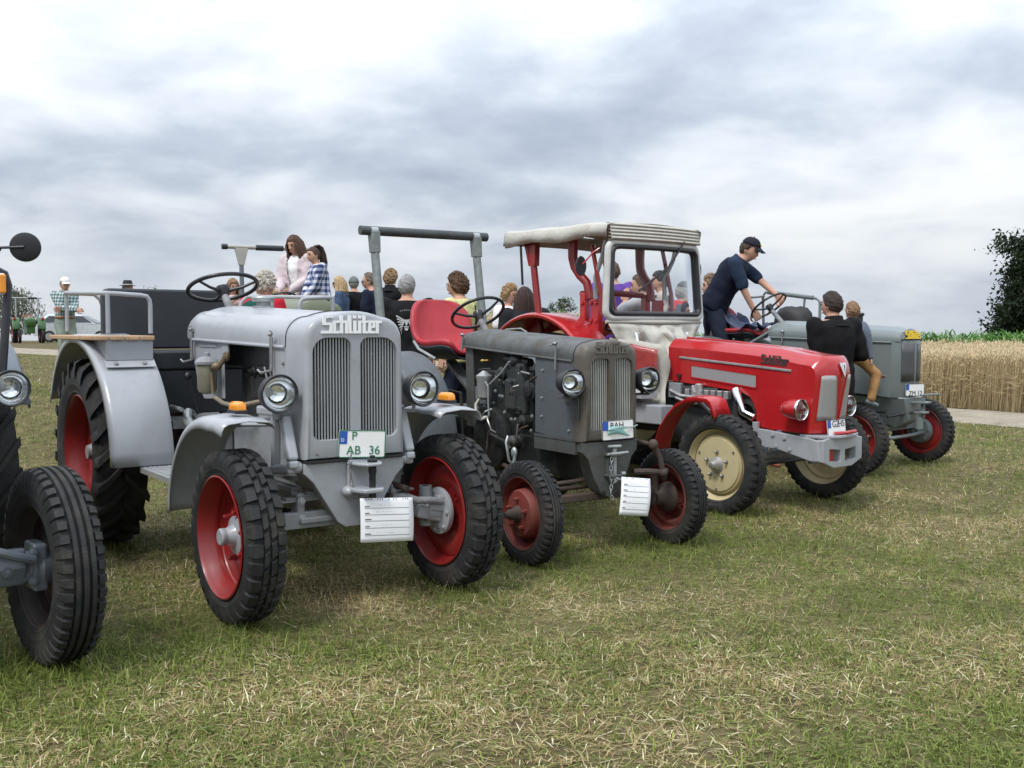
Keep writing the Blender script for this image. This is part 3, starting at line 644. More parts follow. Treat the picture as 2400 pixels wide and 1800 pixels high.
def headlight(parent, c, r, depth, bowl, rim, aim=0., name='headlight'):
    o = MB().lathe([(-depth, 0), (-depth, r*.25), (-depth*.93, r*.5), (-depth*.72, r*.78), (-depth*.4, r*.95), (-.005, r*1.0), (.006, r*1.02), (.006, r*.95)], axis='x', n=36).build(name, bowl, parent, 50, loc=c, rot=(0, 0, aim))
    MB().lathe([(.002, r*1.035), (.012, r*1.04), (.018, r*.99), (.014, r*.92), (.004, r*.91)], axis='x', n=36, closed=True).build('bezel', rim, o, 50)
    MB().lathe([(.003, r*.93), (-depth*.20, r*.86), (-depth*.42, r*.66), (-depth*.56, r*.40), (-depth*.60, r*.14), (-depth*.60, 0)], axis='x', n=36).build('reflector', m_reflect, o, 60)
    MB().ell((-depth*.40, 0, 0), (.014, .011, .011), 8, 6).build('bulb', m_white, o)
    MB().lathe([(.004, r*.92), (.012, r*.8), (.019, r*.5), (.023, r*.2), (.024, 0)], axis='x', n=36).build('lens', m_lens, o, 60)
    return o
def steering_wheel(parent, c, axis, r, tr=.013, spokes=3, col_to=None, mt=None, phase=0.3, hubr=.045):
    a = Vector(axis).normalized(); q = a.to_track_quat('Z', 'X').to_matrix(); c = Vector(c); mb = MB()
    mb.tube([c+q@Vector((math.cos(t)*r, math.sin(t)*r, 0)) for t in np.linspace(0, 2*math.pi, 49)[:-1]], tr, 10, closed=True)
    for i in range(spokes):
        t = phase+2*math.pi*i/spokes; d = q@Vector((math.cos(t), math.sin(t), 0)); mb.tube([c-a*.03+d*.02, c-a*.025+d*r*.55, c+d*r], [.013, .010, .009], 8)
    mb.lathe([(-.07, .028), (-.05, hubr*.8), (-.02, hubr), (.005, hubr*.95), (.012, hubr*.6), (.012, 0)], c=c, axis=tuple(a), n=20)
    w = mb.build('steering_wheel', mt or m_wheelrim, parent, 50)
    if col_to: MB().tube([c-a*.05, Vector(col_to)], [.024, .028], 12).build('steering_column', m_grey_cast, parent)
    return w
def arc_fender(parent, cx, cz, r, y0, y1, a0, a1, mtl, lip=.03, inner=True, name='rear_fender', thick=.006, n=26, front=1., crown=.0):
    """mudguard sheet bent round the wheel, with a rolled lip on its outer edge y0 and a side plate at y1"""
    grid = []; sg = 1 if y1 > y0 else -1
    for i in range(n+1):
        t = R(a0+(a1-a0)*i/n); row = []; fx = front if math.cos(t) > 0 else 1.
        for y, dr in ((y0, -lip), (y0, -lip*.35), (y0+sg*.012, -.004), (y0+sg*.03, 0.002), (y0*.6+y1*.4, crown), (y1-sg*.03, .004), (y1, -.006)):
            row.append((cx+math.cos(t)*(r+dr)*fx, y, cz+math.sin(t)*(r+dr)))
        if inner: row.append((cx+math.cos(t)*(r-.16)*fx, y1+sg*.004, cz+math.sin(t)*(r-.16)))
        grid.append(row)
    return MB().sheet(grid).build(name, mtl, parent, 50, solid=thick)
def bolt_heads(parent, pts, axis='x', r=.011, m=None, name='bolt'):
    me = MB().lathe([(0, r*1.4), (.003, r*1.4), (.003, r), (.010, r*.9), (.012, 0)], axis=axis, n=8).mesh('bolt', m or m_bolt, 30)
    for p in pts: link(name, me, parent, p)
def chain(pts, r=.010, t=.0024):
    mb = MB(); P = [Vector(p) for p in pts]; seg = []
    L = 0
    for a, b in zip(P, P[1:]):
        n = max(1, int((b-a).length/(r*1.75)))
        for i in range(n): seg.append((a.lerp(b, (i+.5)/n), (b-a).normalized()))
    for i, (c, d) in enumerate(seg):
        u = d.orthogonal().normalized(); w = d.cross(u); s = u if i % 2 else w
        mb.tube([c+d*(math.cos(k)*r*1.25)+s*(math.sin(k)*r*.62) for k in np.linspace(0, 2*math.pi, 11)[:-1]], t, 5, closed=True)
    return mb
def info_card(label, tl, right, down, w, h, bend=.01):
    """printed paper sheet: title strip with punched marks, ruled lines"""
    tl, right, down = Vector(tl), Vector(right).normalized(), Vector(down).normalized(); nrm = right.cross(down).normalized()
    if nrm.dot(Vector((0, -1, 0))) < 0: nrm = -nrm
    P = lambda u, v, d=0: tl+right*(u*w)+down*(v*h)+nrm*(d+bend*math.sin(v*3.0)*(.4+.6*u))
    o = MB().sheet([[P(u, v) for u in np.linspace(0, 1, 9)] for v in np.linspace(0, 1, 11)]).build('info_card', m_paper, None, 60, solid=.0012)
    tag(o, label, 'sign', 'paper cards hung on the tractors')
    mb = MB()
    def strip(u0, u1, v0, v1):
        us = np.linspace(u0, u1, 6); mb.sheet([[P(u, v, .0014) for u in us] for v in (v0, v1)])
    for v in (.22, .37, .51, .67, .84): strip(.08, .92, v, v+.010)
    for v in (.19, .34, .48, .64, .81): strip(.08, random.uniform(.16, .22), v-.012, v+.008)
    for u in (.1, .15, .2, .32, .37, .41, .53, .62, .67, .8, .85, .89): strip(u, u+.024, .012, .034)
    strip(0, 1, .052, .055)
    mb.build('printed_lines', m_ink, o, 0)
    g = MB()
    for v in (.19, .335, .635, .81):
        x = .30
        while x < .62: g.sheet([[P(u, vv, .0014) for u in (x, x+.02)] for vv in (v-.03+random.uniform(-.01, .01), v-.022+random.uniform(-.01, .01))]); x += random.uniform(.03, .07)
    g.build('handwriting', mat('faint_pencil', (.45, .46, .48), .8), o, 0)
    return o
TYRES = {}
def tyre(*a):
    if a not in TYRES: TYRES[a] = tyre_mesh('tyre', *a)
    return TYRES[a]
def tractor_root(label, x, y, h, z=0.): return thing('tractor', label, 'tractor', (x, y, z), h-math.pi/2, 'vintage tractors parked in a row')
def world_pt(root, p): return Matrix.Translation(root.location)@root.rotation_euler.to_matrix().to_4x4()@Vector(p)
def grass_at(x, y, h, pts):
    c, s = math.cos(h-math.pi/2), math.sin(h-math.pi/2)
    for a, b in pts: WHEELS.append((x+c*a-s*b, y+s*a+c*b))
# ------------------------------------------------------------------ light grey tractor with fender benches
def front_axle(t, zc, half, mtl, x=0, spring=False):
    mb = MB(); mb.bar((x, -half, zc), (x, half, zc), .05, .085); mb.bar((x+.005, -half*.6, zc+.0), (x+.005, half*.6, zc), .085, .03)
    a = mb.build('front_axle', mtl, t, 30, bevel=.006)
    for s in (-1, 1):
        k = MB(); k.lathe([(-.11, .032), (-.11, .036), (-.07, .038), (.07, .038), (.11, .036), (.11, .02)], c=(x, s*(half+.01), zc), axis='z', n=14); k.bar((x, s*half, zc), (x+.0, s*(half+.11), zc), .06, .06); k.build('knuckle', mtl, a, 40)
    if spring:
        for i in range(6):
            L = .40-i*.055; MB().bar((x-.02, -L, zc+.10+i*.011-.02*0), (x-.02, L, zc+.10+i*.011), .06, .009).build('leaf_spring', m_grey_cast, a, 0)
        for s in (-1, 1): MB().box((x-.02, s*.27, zc+.06), (.09, .045, .16)).build('spring_shackle', m_grey_cast, a, 0, bevel=.012); bolt_heads(a, [(x+.026, s*.27, zc+.10), (x+.026, s*.27, zc+.015)], 'x', .016, m_grey)
    return a
def drive_train(t, mtl, rx, rz, track, w=.19, x0=-.2, zb=.42, zt=.95):
    mb = MB()
    secs = [(x0, w*.9, zb+.03, zt-.05), (x0-.5, w, zb, zt), (x0-.9, w*1.05, zb-.02, zt-.04), (x0-1.0, w*.8, zb+.06, zt-.12), (rx+.45, w*.85, zb+.05, zt-.10), (rx+.2, w*1.25, zb+.02, zt), (rx-.28, w*1.2, zb+.04, zt-.02)]
    mb.loft([[(x, y, z) for y, z in rrect(-ww, a, ww, b, .07, 4)] for x, ww, a, b in secs])
    o = mb.build('transmission', mtl, t, 40)
    ax = MB()
    for s in (-1, 1): ax.lathe([(0, .16), (.14, .15), (.20, .10), (track/2-.02-w, .085), (track/2-w, .12)], c=(rx, s*w, rz), axis=(0, s, 0), n=20)
    ax.build('rear_axle', mtl, t, 40); return o
def build_t1():
    X, Y, H = -.848, 5.312, .629; t = tractor_root('light grey tractor with red wheels, twin barred grille and fender benches', X, Y, H)
    rx, rz = -2.30, .615; grass_at(X, Y, H, [(0, -.613), (0, .613), (rx, -.66), (rx, .66)])
    ft = tyre(.845, .185, .57, 'block', 30); rt = tyre(1.235, .33, .74, 'ag', 21)
    disc = [(-.010, .275), (.02, .255), (.030, .22), (.028, .18), (.010, .14), (.0, .10), (-.002, 0)]
    hub = [(-.004, .095), (-.012, .093), (-.020, .058), (-.045, .044), (-.058, .040), (-.062, .043), (-.082, .042), (-.088, .036), (-.088, 0)]
    drum = [(.03, .09), (.05, .128), (.06, .132), (.078, .128), (.085, .06), (.16, .05)]
    for s in (-1, 1): wheel(t, (0, s*.613, .4225), s, ft, .57, .168, disc, m_redrim, (6, .118, .0), m_redrim, hub, m_grey, steer=.004, inner=drum, imat=m_grey)
    rdisc = [(.0, .35), (.03, .31), (.035, .24), (.015, .17), (.01, .10), (.01, 0)]
    rhub = [(.01, .13), (-.005, .13), (-.01, .07), (-.05, .062), (-.06, .05), (-.085, .045), (-.085, 0)]
    for s in (-1, 1): wheel(t, (rx, s*.665, rz), s, rt, .74, .26, rdisc, m_redrim, (8, .165, .008), m_redrim, rhub, m_grey_cast)
    # bonnet and radiator surround
    bonnet(t, [(-.165, .268, 1.335, 1.520, .115, .030), (-.6, .274, 1.343, 1.538, .12, .03), (-1.1, .28, 1.353, 1.558, .125, .03), (-1.5, .285, 1.362, 1.573, .13, .03), (-1.63, .283, 1.366, 1.572, .13, .03), (-1.70, .27, 1.372, 1.555, .12, .03), (-1.735, .235, 1.385, 1.515, .06, .02)], m_grey)
    hl = [(-.262, .90)]; 
    def hole(s):
        a = rrect(.024, .866, .243, 1.385, [.085, .05, .045, .045], 7)
        a = [(y+(.012 if False else 0)*(z-.87), z) for y, z in a]; return a if s > 0 else [(-y, z) for y, z in reversed(a)]
    holes = [hole(-1), hole(1)]
    sh = grille_shell(t, .082, -.16, .275, .284, .772, 1.520, .115, .03, .026, holes, m_grey)
    slats(t, holes, .082, 13, .0050, m_slat, m_dark)
    brand(t, (.0825, -.185, 1.405), (0, 1, 0), (0, 0, 1), (1, 0, 0), .335, m_silverletter, .007)
    MB().tube([(-1.55, -.291, 1.362), (-.8, -.285, 1.347), (-.17, -.279, 1.333)], .010, 8).build('bonnet_rail', m_grey, t)
    MB().tube([(-1.55, .291, 1.362), (-.8, .285, 1.347), (-.17, .279, 1.333)], .010, 8).build('bonnet_rail', m_grey, t)
    for s in (-1, 1):
        for x, z in ((-.30, 1.31), (-1.545, 1.335)):
            mb = MB(); mb.tube([(x, s*.297, z-.10), (x, s*.297, z+.075)], .011, 8); mb.tube([(x, s*.297, z-.05), (x+.01, s*.305, z-.10), (x-.06, s*.33, z-.115), (x-.095, s*.335, z-.10)], .007, 6); mb.ell((x, s*.300, z+.09), (.016, .012, .012), 8, 6); mb.tube([(x-.024, s*.30, z+.085), (x+.024, s*.30, z+.10)], .006, 6); mb.tube([(x, s*.30, z+.11), (x, s*.30, z+.075)], .006, 6)
            mb.build('bonnet_latch', m_bolt, t)
        MB().box((-.25, s*.272, 1.13), (.17, .008, .40)).build('side_panel', m_grey, t, 0, bevel=.002)
        bolt_heads(t, [(-.19, s*.277, 1.25), (-.19, s*.277, 1.0)], 'y' if s > 0 else (0, -1, 0), .008, m_bolt)
        MB().prism([(-1.62, 1.36), (-1.05, 1.345), (-1.05, 1.02), (-1.40, 1.0), (-1.52, 1.12)], 'xz', s*.268, s*.274).build('cowl_panel', m_grey, t, 0, bevel=.002)
        MB().box((-1.02, s*.276, 1.315), (.10, .012, .06)).build('panel_bracket', m_grey, t, 0, bevel=.003)
        MB().box((-1.31, s*.277, 1.325), (.30, .006, .016)).build('panel_bead', m_grey, t, 0, bevel=.003)
    MB().tube([(-.1625, y, z) for y, z in arch(.2765, 1.30, 1.5235, .116, .03)[1:-1]], .0028, 5).build('bonnet_seam', m_black, t)
    bolt_heads(t, [(-.10, s*.2775, z) for s in (-1, 1) for z in (1.22, .98, .84)], 'y', .006, m_grey)
    # filler cap and its neck
    mb = MB(); mb.lathe([(0, .06), (.012, .06), (.014, .040), (.035, .040), (.037, .066), (.060, .070), (.068, .064), (.070, 0)], c=(-1.12, 0, 1.555), axis='z', n=24); mb.build('filler_cap', m_steel, t)
    # engine seen in the side opening
    mb = MB(); mb.box((-.68, 0, 1.07), (.86, .30, .58)); mb.box((-1.1, 0, 1.28), (1.1, .36, .16)); mb.box((-.62, -.16, 1.12), (.5, .06, .2)); mb.box((-.8, 0, .78), (1.3, .34, .30)); e = mb.build('engine', m_oily, t, 0, bevel=.02)
    for x in (-.45, -.62, -.79): MB().lathe([(0, .03), (.05, .03), (.055, .022), (.09, .02)], c=(x, -.15, 1.18), axis=(0, -1, 0), n=10).build('injector', m_oily, e)
    MB().tube([(-.50, -.20, 1.18), (-.48, -.26, 1.22), (-.44, -.25, 1.10), (-.42, -.24, .98)], .007, 6).build('fuel_line', m_bolt, e)
    MB().tube([(-.40, -.20, 1.19), (-.40, -.265, 1.21), (-.37, -.25, 1.08), (-.40, -.24, .98)], .007, 6).build('fuel_line', m_bolt, e)
    MB().tube([(-1.06, -.33, 1.03), (-.95, -.32, 1.0), (-.8, -.3, .99), (-.6, -.22, 1.03)], .013, 8).build('fuel_pipe', mat('dirty_pipe', (.20, .17, .12), .6), e)
    m_bowl = mat('filter_bowl', (.20, .195, .14), .4, var=.25, dirt=(.13, .105, .055), damt=.6)
    mb = MB(); mb.lathe([(0, .02), (.01, .045), (.03, .056), (.14, .058), (.17, .060), (.172, .02)], c=(-1.14, -.345, 1.045), axis='z', n=24); fb = mb.build('fuel_filter', m_bowl, t)
    MB().lathe([(.172, .060), (.175, .070), (.19, .070), (.212, .05), (.222, .02), (.242, .018), (.247, .0)], c=(-1.14, -.345, 1.045), axis='z', n=24).build('filter_cap', m_grey_cast, fb)
    mb = MB(); mb.tube([(-1.10, -.33, 1.20), (-1.03, -.33, 1.20), (-1.0, -.30, 1.24), (-.98, -.28, 1.29)], .016, 8); mb.ell((-1.02, -.33, 1.21), (.03, .03, .025)); mb.ell((-.985, -.28, 1.27), (.022, .02, .03)); mb.tube([(-1.08, -.34, 1.17), (-1.06, -.34, 1.05)], .012, 8); mb.build('fuel_tap', mat('oxidised_brass', (.16, .12, .07), .55, metal=.4, var=.4), t)
    # nose casting and tow jaw
    po = [(-.287, .752), (-.287, .70), (-.24, .655), (-.105, .44), (-.06, .41), (.06, .41), (.105, .44), (.24, .655), (.287, .70), (.287, .752)]
    mb = MB(); mb.loft([[(.060, y*1.0, z) for y, z in po], [(.068, y*.985, .58+(z-.58)*.99) for y, z in po], [(.07, y*.97, .58+(z-.58)*.975) for y, z in po]]); mb.loft([[(-.42, y*.72, .58+(z-.58)*.8) for y, z in po], [(.059, y, z) for y, z in po]]); mb.build('nose_casting', m_grey, t, 25)
    MB().box((.02, 0, .762), (.14, .56, .012)).build('nose_gap_seal', m_black, t, 0)
    mb = MB(); mb.box((.085, .02, .66), (.03, .15, .20)); mb.prism([(.08, -.06), (.19, -.05), (.24, -.02), (.24, .06), (.19, .09), (.08, .10)], 'xy', .735, .752); mb.prism([(.08, -.07), (.19, -.06), (.24, -.03), (.24, .07), (.19, .10), (.08, .11)], 'xy', .600, .622); mb.ell((.10, -.06, .60), (.04, .03, .028)); tj = mb.build('tow_jaw', m_grey, t, 30, bevel=.006)
    MB().lathe([(.56, .0), (.56, .016), (.575, .02), (.60, .017), (.69, .017), (.70, .021), (.725, .021), (.73, .017), (.752, .017), (.755, .026), (.765, .026), (.772, .014), (.785, .014), (.785, 0)], c=(.185, .035, 0), axis='z', n=16).build('tow_pin', m_black, tj)
    chain([(.13, -.055, .80), (.125, -.062, .72), (.13, -.055, .64), (.14, -.01, .575), (.16, .03, .555)], .012).build('safety_chain', m_bolt, tj)
    chain([(.15, .0, .575), (.165, .025, .545), (.18, .05, .56)], .011).build('card_chain', m_bolt, tj)
    a = front_axle(t, .455, .47, m_grey_cast, -.03, True)
    # drag link, steering arm and brackets
    MB().tube([(.02, .25, .53), (.05, .30, .535), (.06, .37, .505), (.07, .45, .50), (.07, .52, .485)], .020, 10).build('drag_link', m_grey_cast, t)
    MB().tube([(-.55, .20, .60), (-.1, .26, .60), (.08, .30, .575)], .018, 8).build('steering_rod', m_rust, t)
    mb = MB(); mb.bar((.0, .40, .44), (.02, .56, .40), .07, .075); mb.bar((.03, .46, .47), (.06, .57, .46), .05, .07); mb.box((.0, .56, .42), (.10, .07, .19)); mb.build('steering_knuckle', m_grey, t, 0, bevel=.012)
    for s in (-1, 1):
        z = s*.335
        mb = MB(); P = [(-.36, 1.0), (-.10, 1.005), (-.05, .985), (.04, .77), (.045, .73), (-.20, .70)]
        for (x0, z0), (x1, z1) in zip(P, P[1:]): mb.bar((x0, z, z0), (x1, z, z1), .055, .05)
        mb.bar((-.16, z, .98), (-.17, z, .71), .05, .028); mb.lathe([(0, .03), (.05, .03)], c=(.03, z, .735), axis=(0, -s, 0), n=14, cap=True); mb.build('fender_bracket', m_grey, t, 0, bevel=.012)
        for zz in (.66, .60): MB().box((-.35, s*.26, zz), (.5, .04, .03)).build('frame_rail', m_grey_cast, t, 0, bevel=.004)
        MB().tube([(-.25, s*.33, .93), (-.35, s*.5, .93)], .012, 8).build('fender_stay', m_grey, t)
        # front mudguard
        grid = []
        for i in range(23):
            th = 82+(178-82)*i/22; cx, cz, rr = -.13, .43, .575
            pt = (cx+rr*math.cos(R(th)), cz+rr*.98*math.sin(R(th)))
            grid.append([(pt[0]+(-cx*0)+math.cos(R(th))*dr, s*(.60+dy), pt[1]+math.sin(R(th))*dr) for dy, dr in ((.135, -.055), (.133, -.03), (.122, -.008), (.10, .004), (0, .014), (-.10, .004), (-.122, -.008), (-.13, -.03))])
        g0 = [[(p[0]+.20-.0*k, p[1]*1.0, p[2]-.012) for k, p in enumerate(grid[0])], [(p[0]+.09, p[1], p[2]+.003) for p in grid[0]]]
        fd = MB().sheet(g0+grid).build('front_fender', m_grey, t, 50, solid=.005)
        bolt_heads(fd, [(-.715, s*.62, .50)], (-1, 0, 0), .012)
        mb = MB(); mb.box((.0, s*.60, 1.028), (.115, .062, .018)); lb = mb.build('turn_signal', m_black, t, 0, bevel=.005)
        MB().loft([[(x*k, s*.60+y*k, 1.037+h) for x, y in ((-.05, -.024), (.05, -.024), (.05, .024), (-.05, .024))] for k, h in ((1, 0), (1, .018), (.9, .032), (.6, .04))]).build('lens', m_amber, lb, 60)
        headlight(t, (.075 if s > 0 else .035, s*.40, 1.108), .094, .135, m_black, m_black, aim=s*.05)
        MB().tube([(-.02, s*.40, 1.02), (-.02, s*.40, .985), (-.06, s*.36, .985)], .014, 8).build('lamp_bracket', m_grey, t)
        # rear mudguard with plank seat and hand rail
        rf = arc_fender(t, rx, rz, .775, s*.825, s*.47, 0, 156, m_grey, .05, True, front=1.19)
        MB().prism([(-.775, 1.385), (-.49, 1.385), (-.49, 1.235), (-.775, 1.235)] if s < 0 else [(.49, 1.385), (.775, 1.385), (.775, 1.235), (.49, 1.235)], 'yz', -1.69, -1.70).build('seat_box', m_grey, rf, 0, bevel=.003)
        MB().box((-1.676, s*.632, 1.214), (.062, .30, .006), (0, R(43), 0)).build('box_flange', m_grey, rf, 0, bevel=.002); bolt_heads(rf, [(-1.672, s*.72, 1.215), (-1.672, s*.55, 1.215)], (.68, 0, .73), .012)
        MB().prism([(-1.70, 1.358), (-1.70, 1.25), (-1.98, 1.340), (-2.60, 1.340), (-2.86, 1.25), (-2.86, 1.358)], 'xz', s*.765, s*.772).build('seat_skirt', m_grey, rf, 0)
        for k in range(4): MB().box((-2.28, s*(.485+.092*k+.04), 1.372), (1.22, .082, .028)).build('plank', m_wood, rf, 0, bevel=.006)
        zr = 1.635; c = .055
        P = [(-1.70, s*.50, 1.40), (-1.70, s*.50, zr-c), (-1.70, s*.505, zr-c*.5), (-1.70, s*.52, zr-c*.12), (-1.70, s*.555, zr), (-1.70, s*.70, zr+.008), (-1.72, s*.752, zr+.010), (-1.78, s*.765, zr+.012), (-2.72, s*.765, zr+.04), (-2.78, s*.75, zr+.04), (-2.80, s*.70, zr+.04), (-2.80, s*.56, zr+.036), (-2.80, s*.52, zr), (-2.80, s*.50, zr-.06), (-2.80, s*.50, 1.42)]
        mb = MB(); mb.tube(P, .014, 10); mb.tube([(-1.71, s*.752, 1.40), (-1.71, s*.752, zr+.005)], .014, 10); mb.tube([(-2.76, s*.752, 1.41), (-2.76, s*.752, zr+.035)], .013, 10); mb.build('hand_rail', m_grey, rf)
        # running board
        rb = MB().box((-1.07, s*.53, .600), (.66, .27, .014)).build('running_board', m_tread, t, 0, bevel=.003)
        mb = MB()
        for i in range(22):
            for k in range(9): mb.box((-1.38+i*.029+(k % 2)*.0145, s*.53+(k-4)*.028, .6085), (.019, .007, .004), (0, 0, R(38 if (k % 2) else -38)))
        tag(mb.build('tread_pattern', m_tread, rb, 0), None, kind='stuff')
        MB().box((-1.07, s*.665, .59), (.66, .006, .03)).build('board_edge', m_tread, rb, 0)
    bolt_heads(t, [(.079, -.22, .80)], 'x', .006)
    drive_train(t, m_grey_cast, rx, rz, 1.33)
    mb = MB(); mb.lathe([(-.02, .26), (.05, .27), (.09, .25), (.09, .1)], c=(-1.30, 0, .72), axis='x', n=28); mb.build('clutch_housing', m_grey_cast, t)
    mb = MB(); mb.tube([(-1.7, -.25, .88), (-1.62, -.30, .90), (-1.55, -.33, .86), (-1.4, -.33, .80)], .03, 10); mb.box((-1.75, -.3, .83), (.35, .22, .05)); mb.tube([(-1.8, -.35, .93), (-1.5, -.38, .93)], .014, 8); mb.build('pedal_linkage', m_steel, t)
    # black bench with high backrest
    b = MB().prism(rrect(-.62, 1.29, .24, 1.70, [.05, .05, .015, .015], 5), 'yz', -2.42, -2.34).build('bench_backrest', m_vinyl, t, 40, bevel=.02)
    MB().prism(rrect(-.465, 1.16, .465, 1.285, .03, 4), 'yz', -2.34, -1.90).build('bench_seat', m_vinyl, t, 40, bevel=.015)
    MB().prism(rrect(-.46, .88, .46, 1.155, .01, 3), 'yz', -1.93, -1.90).build('seat_apron', m_vinyl, t, 40)
    MB().prism(rrect(-.46, .86, .46, 1.15, .01, 3), 'yz', -2.40, -2.37).build('seat_riser', m_vinyl, t, 40)
    MB().ell((-1.62, -.30, 1.13), (.022, .022, .026), 12, 8).tube([(-1.62, -.30, 1.12), (-1.60, -.27, 1.02), (-1.58, -.24, .9)], .008, 6).build('gear_lever', m_black, t)
    steering_wheel(t, (-1.79, 0, 1.70), (-.36, 0, .93), .222, .0135, 3, (-1.60, 0, 1.50), phase=1.0)
    plate(t, (.105, .02, .838), .255, .142, [('D', -.117, .012, .018), ('P', -.06, .022, .044), ('AB', -.085, -.053, .046), ('36', .035, -.053, .046)], m_plate_green, yaw=R(-7), roll=R(-3))
    info_card('white paper card with ruled lines hanging under the light grey tractor tow jaw', world_pt(t, (.20, -.045, .575)), Matrix.Rotation(H-math.pi/2, 3, 'Z')@Vector((.05, 1, -.075)), (0.01, -.03, -1), .298, .225)
    return t
# ------------------------------------------------------------------ worn dark tractor with roll bar
def bucket_seat(t, path, hw, mt, under, wrap=.16, z_side=.10, n=13, name='seat'):
    def grid(off):
        g = []
        for k, (x, z) in enumerate(path):
            f = k/(len(path)-1); row = []
            for u in np.linspace(-1, 1, n):
                y = hw[k]*u; bk = max(0, (f-.35)/.65)
                row.append((x+wrap*bk*(y/.27)**2-off*bk*.9, y, z+z_side*(1-bk)*u**4-off*(1-bk*.8)))
            g.append(row)
        return g
    s = MB().sheet(grid(.0)).build(name, mt, t, 60, solid=.05, sub=1)
    MB().sheet(grid(.045)).build('seat_shell', under, s, 60, solid=.02, sub=1)
    return s
m_post = mat('grey_green_post', (.20, .225, .215), .5, metal=.3, var=.25, scale=14, dirt=(.13, .14, .13), damt=.4, dscale=10)
def build_t2():
    X, Y, H = .576, 6.463, .574; t = tractor_root('weathered dark grey tractor with galvanised roll bar and red bucket seat', X, Y, H)
    rx, rz = -1.74, .59; grass_at(X, Y, H, [(0, -.57), (0, .57), (rx, -.6), (rx, .6)])
    ft = tyre(.632, .135, .42, 'road', 44); rt = tyre(1.18, .26, .74, 'ag', 20)
    disc = [(.02, .195), (.028, .17), (-.010, .150), (-.052, .147), (-.066, .135), (-.072, .09), (-.076, .05), (-.076, 0)]
    hub = [(-.07, .055), (-.085, .05), (-.10, .035), (-.135, .032), (-.145, .022), (-.17, .018), (-.17, 0)]
    inner = [(.02, .10), (.05, .09), (.08, .055), (.14, .04)]
    for s in (-1, 1):
        w = wheel(t, (0, s*.57, .316), s, ft, .42, .10, disc, m_redold, (5, .09, -.068), m_redold, hub, m_rust, steer=-.02, inner=inner, imat=m_rust)
    for s in (-1, 1): wheel(t, (rx, s*.60, rz), s, rt, .74, .2, [(.0, .35), (.02, .28), (.0, .15), (0, 0)], m_redold, (6, .12, 0.0))
    bonnet(t, [(-.025, .215, 1.226, 1.360, .085, .02), (-.5, .220, 1.255, 1.385, .085, .02), (-1.0, .225, 1.283, 1.41, .09, .02), (-1.33, .228, 1.303, 1.428, .09, .02), (-1.41, .222, 1.312, 1.42, .08, .02), (-1.445, .20, 1.325, 1.395, .05, .015)], m_worn)
    MB().tube([(-.0225, y, z) for y, z in arch(.2185, 1.20, 1.3635, .086, .02)[1:-1]], .0026, 5).build('bonnet_seam', m_black, t)
    for s in (-1, 1): MB().tube([(-1.38, s*.234, 1.300), (-.7, s*.229, 1.262), (-.03, s*.222, 1.226)], .008, 8).build('bonnet_rail', m_worn, t)
    def hole(s):
        a = rrect(.022, .80, .168, 1.245, [.055, .03, .03, .03], 6); return a if s > 0 else [(-y, z) for y, z in reversed(a)]
    holes = [hole(-1), hole(1)]
    grille_shell(t, .090, -.02, .216, .222, .728, 1.362, .085, .02, .05, holes, m_shell)
    slats(t, holes, .090, 10, .0034, m_slat2, m_dark)
    brand(t, (.091, -.125, 1.275), (0, 1, 0), (0, 0, 1), (1, 0, 0), .26, mat('worn_letter_metal', (.17, .155, .13), .4, metal=.4, var=.3), .006)
    for s in (-1, 1):
        MB().prism([(-.44, .752), (-.02, .728), (-.02, 1.225), (-.44, 1.25)], 'xz', s*.214, s*.220).build('side_panel', m_worn2, t, 0, bevel=.002)
        bolt_heads(t, [(-.35, s*.221, 1.16), (-.36, s*.221, .98), (-.36, s*.221, .86), (-.06, s*.221, .79)], (0, s, 0), .007, m_steel)
        mb = MB(); mb.tube([(-.19, s*.232, 1.33), (-.19, s*.236, 1.17)], .008, 6); mb.ell((-.19, s*.24, 1.335), (.02, .014, .012)); mb.tube([(-.225, s*.24, 1.325), (-.155, s*.24, 1.345)], .006, 6); mb.build('bonnet_latch', m_bolt, t)
        mb = MB(); mb.tube([(-1.36, s*.232, 1.38), (-1.365, s*.24, 1.27)], .009, 6); mb.ell((-1.36, s*.24, 1.385), (.018, .014, .012)); mb.build('bonnet_latch', m_bolt, t)
        headlight(t, (.085, s*.305, 1.10), .083, .125, m_black, m_black, aim=s*.08)
        MB().prism([(-.10, 1.01), (.03, 1.01), (.05, .99), (.045, .86), (.02, .90), (-.04, .955), (-.10, .97)], 'xz', s*.222, s*.232).build('lamp_bracket', m_worn, t, 0, bevel=.003)
        MB().bar((-.0, s*.23, 1.008), (.03, s*.34, 1.008), .07, .012).build('lamp_bracket', m_worn, t, 0, bevel=.003)
        MB().tube([(.02, s*.305, 1.03), (.02, s*.305, 1.0)], .012, 8).build('lamp_stem', m_black, t)
        MB().box((-.23, s*.218, .735), (.44, .012, .018)).build('panel_bead', m_worn, t, 0)
    # nose casting: swept to a blunt keel
    po = [(-.218, .725), (-.218, .665), (-.175, .62), (-.13, .50), (-.07, .40), (0, .365), (.07, .40), (.13, .50), (.175, .62), (.218, .665), (.218, .725)]
    mb = MB(); mb.loft([[(-.05, y*.9, z) for y, z in po], [(.065, y, z) for y, z in po], [(.075, y*.985, .55+(z-.55)*.985) for y, z in po]]); mb.prism([(-.22, .725), (.22, .725), (.22, .645), (-.22, .645)], 'yz', -.45, -.0); mb.build('nose_casting', m_worn, t, 25)
    mb = MB(); mb.prism([(.07, -.05), (.15, -.045), (.15, .045), (.07, .05)], 'xy', .635, .65); mb.prism([(.07, -.05), (.15, -.045), (.15, .045), (.07, .05)], 'xy', .505, .52); mb.box((.085, 0, .575), (.03, .07, .13)); tj = mb.build('tow_jaw', m_worn, t, 0, bevel=.004)
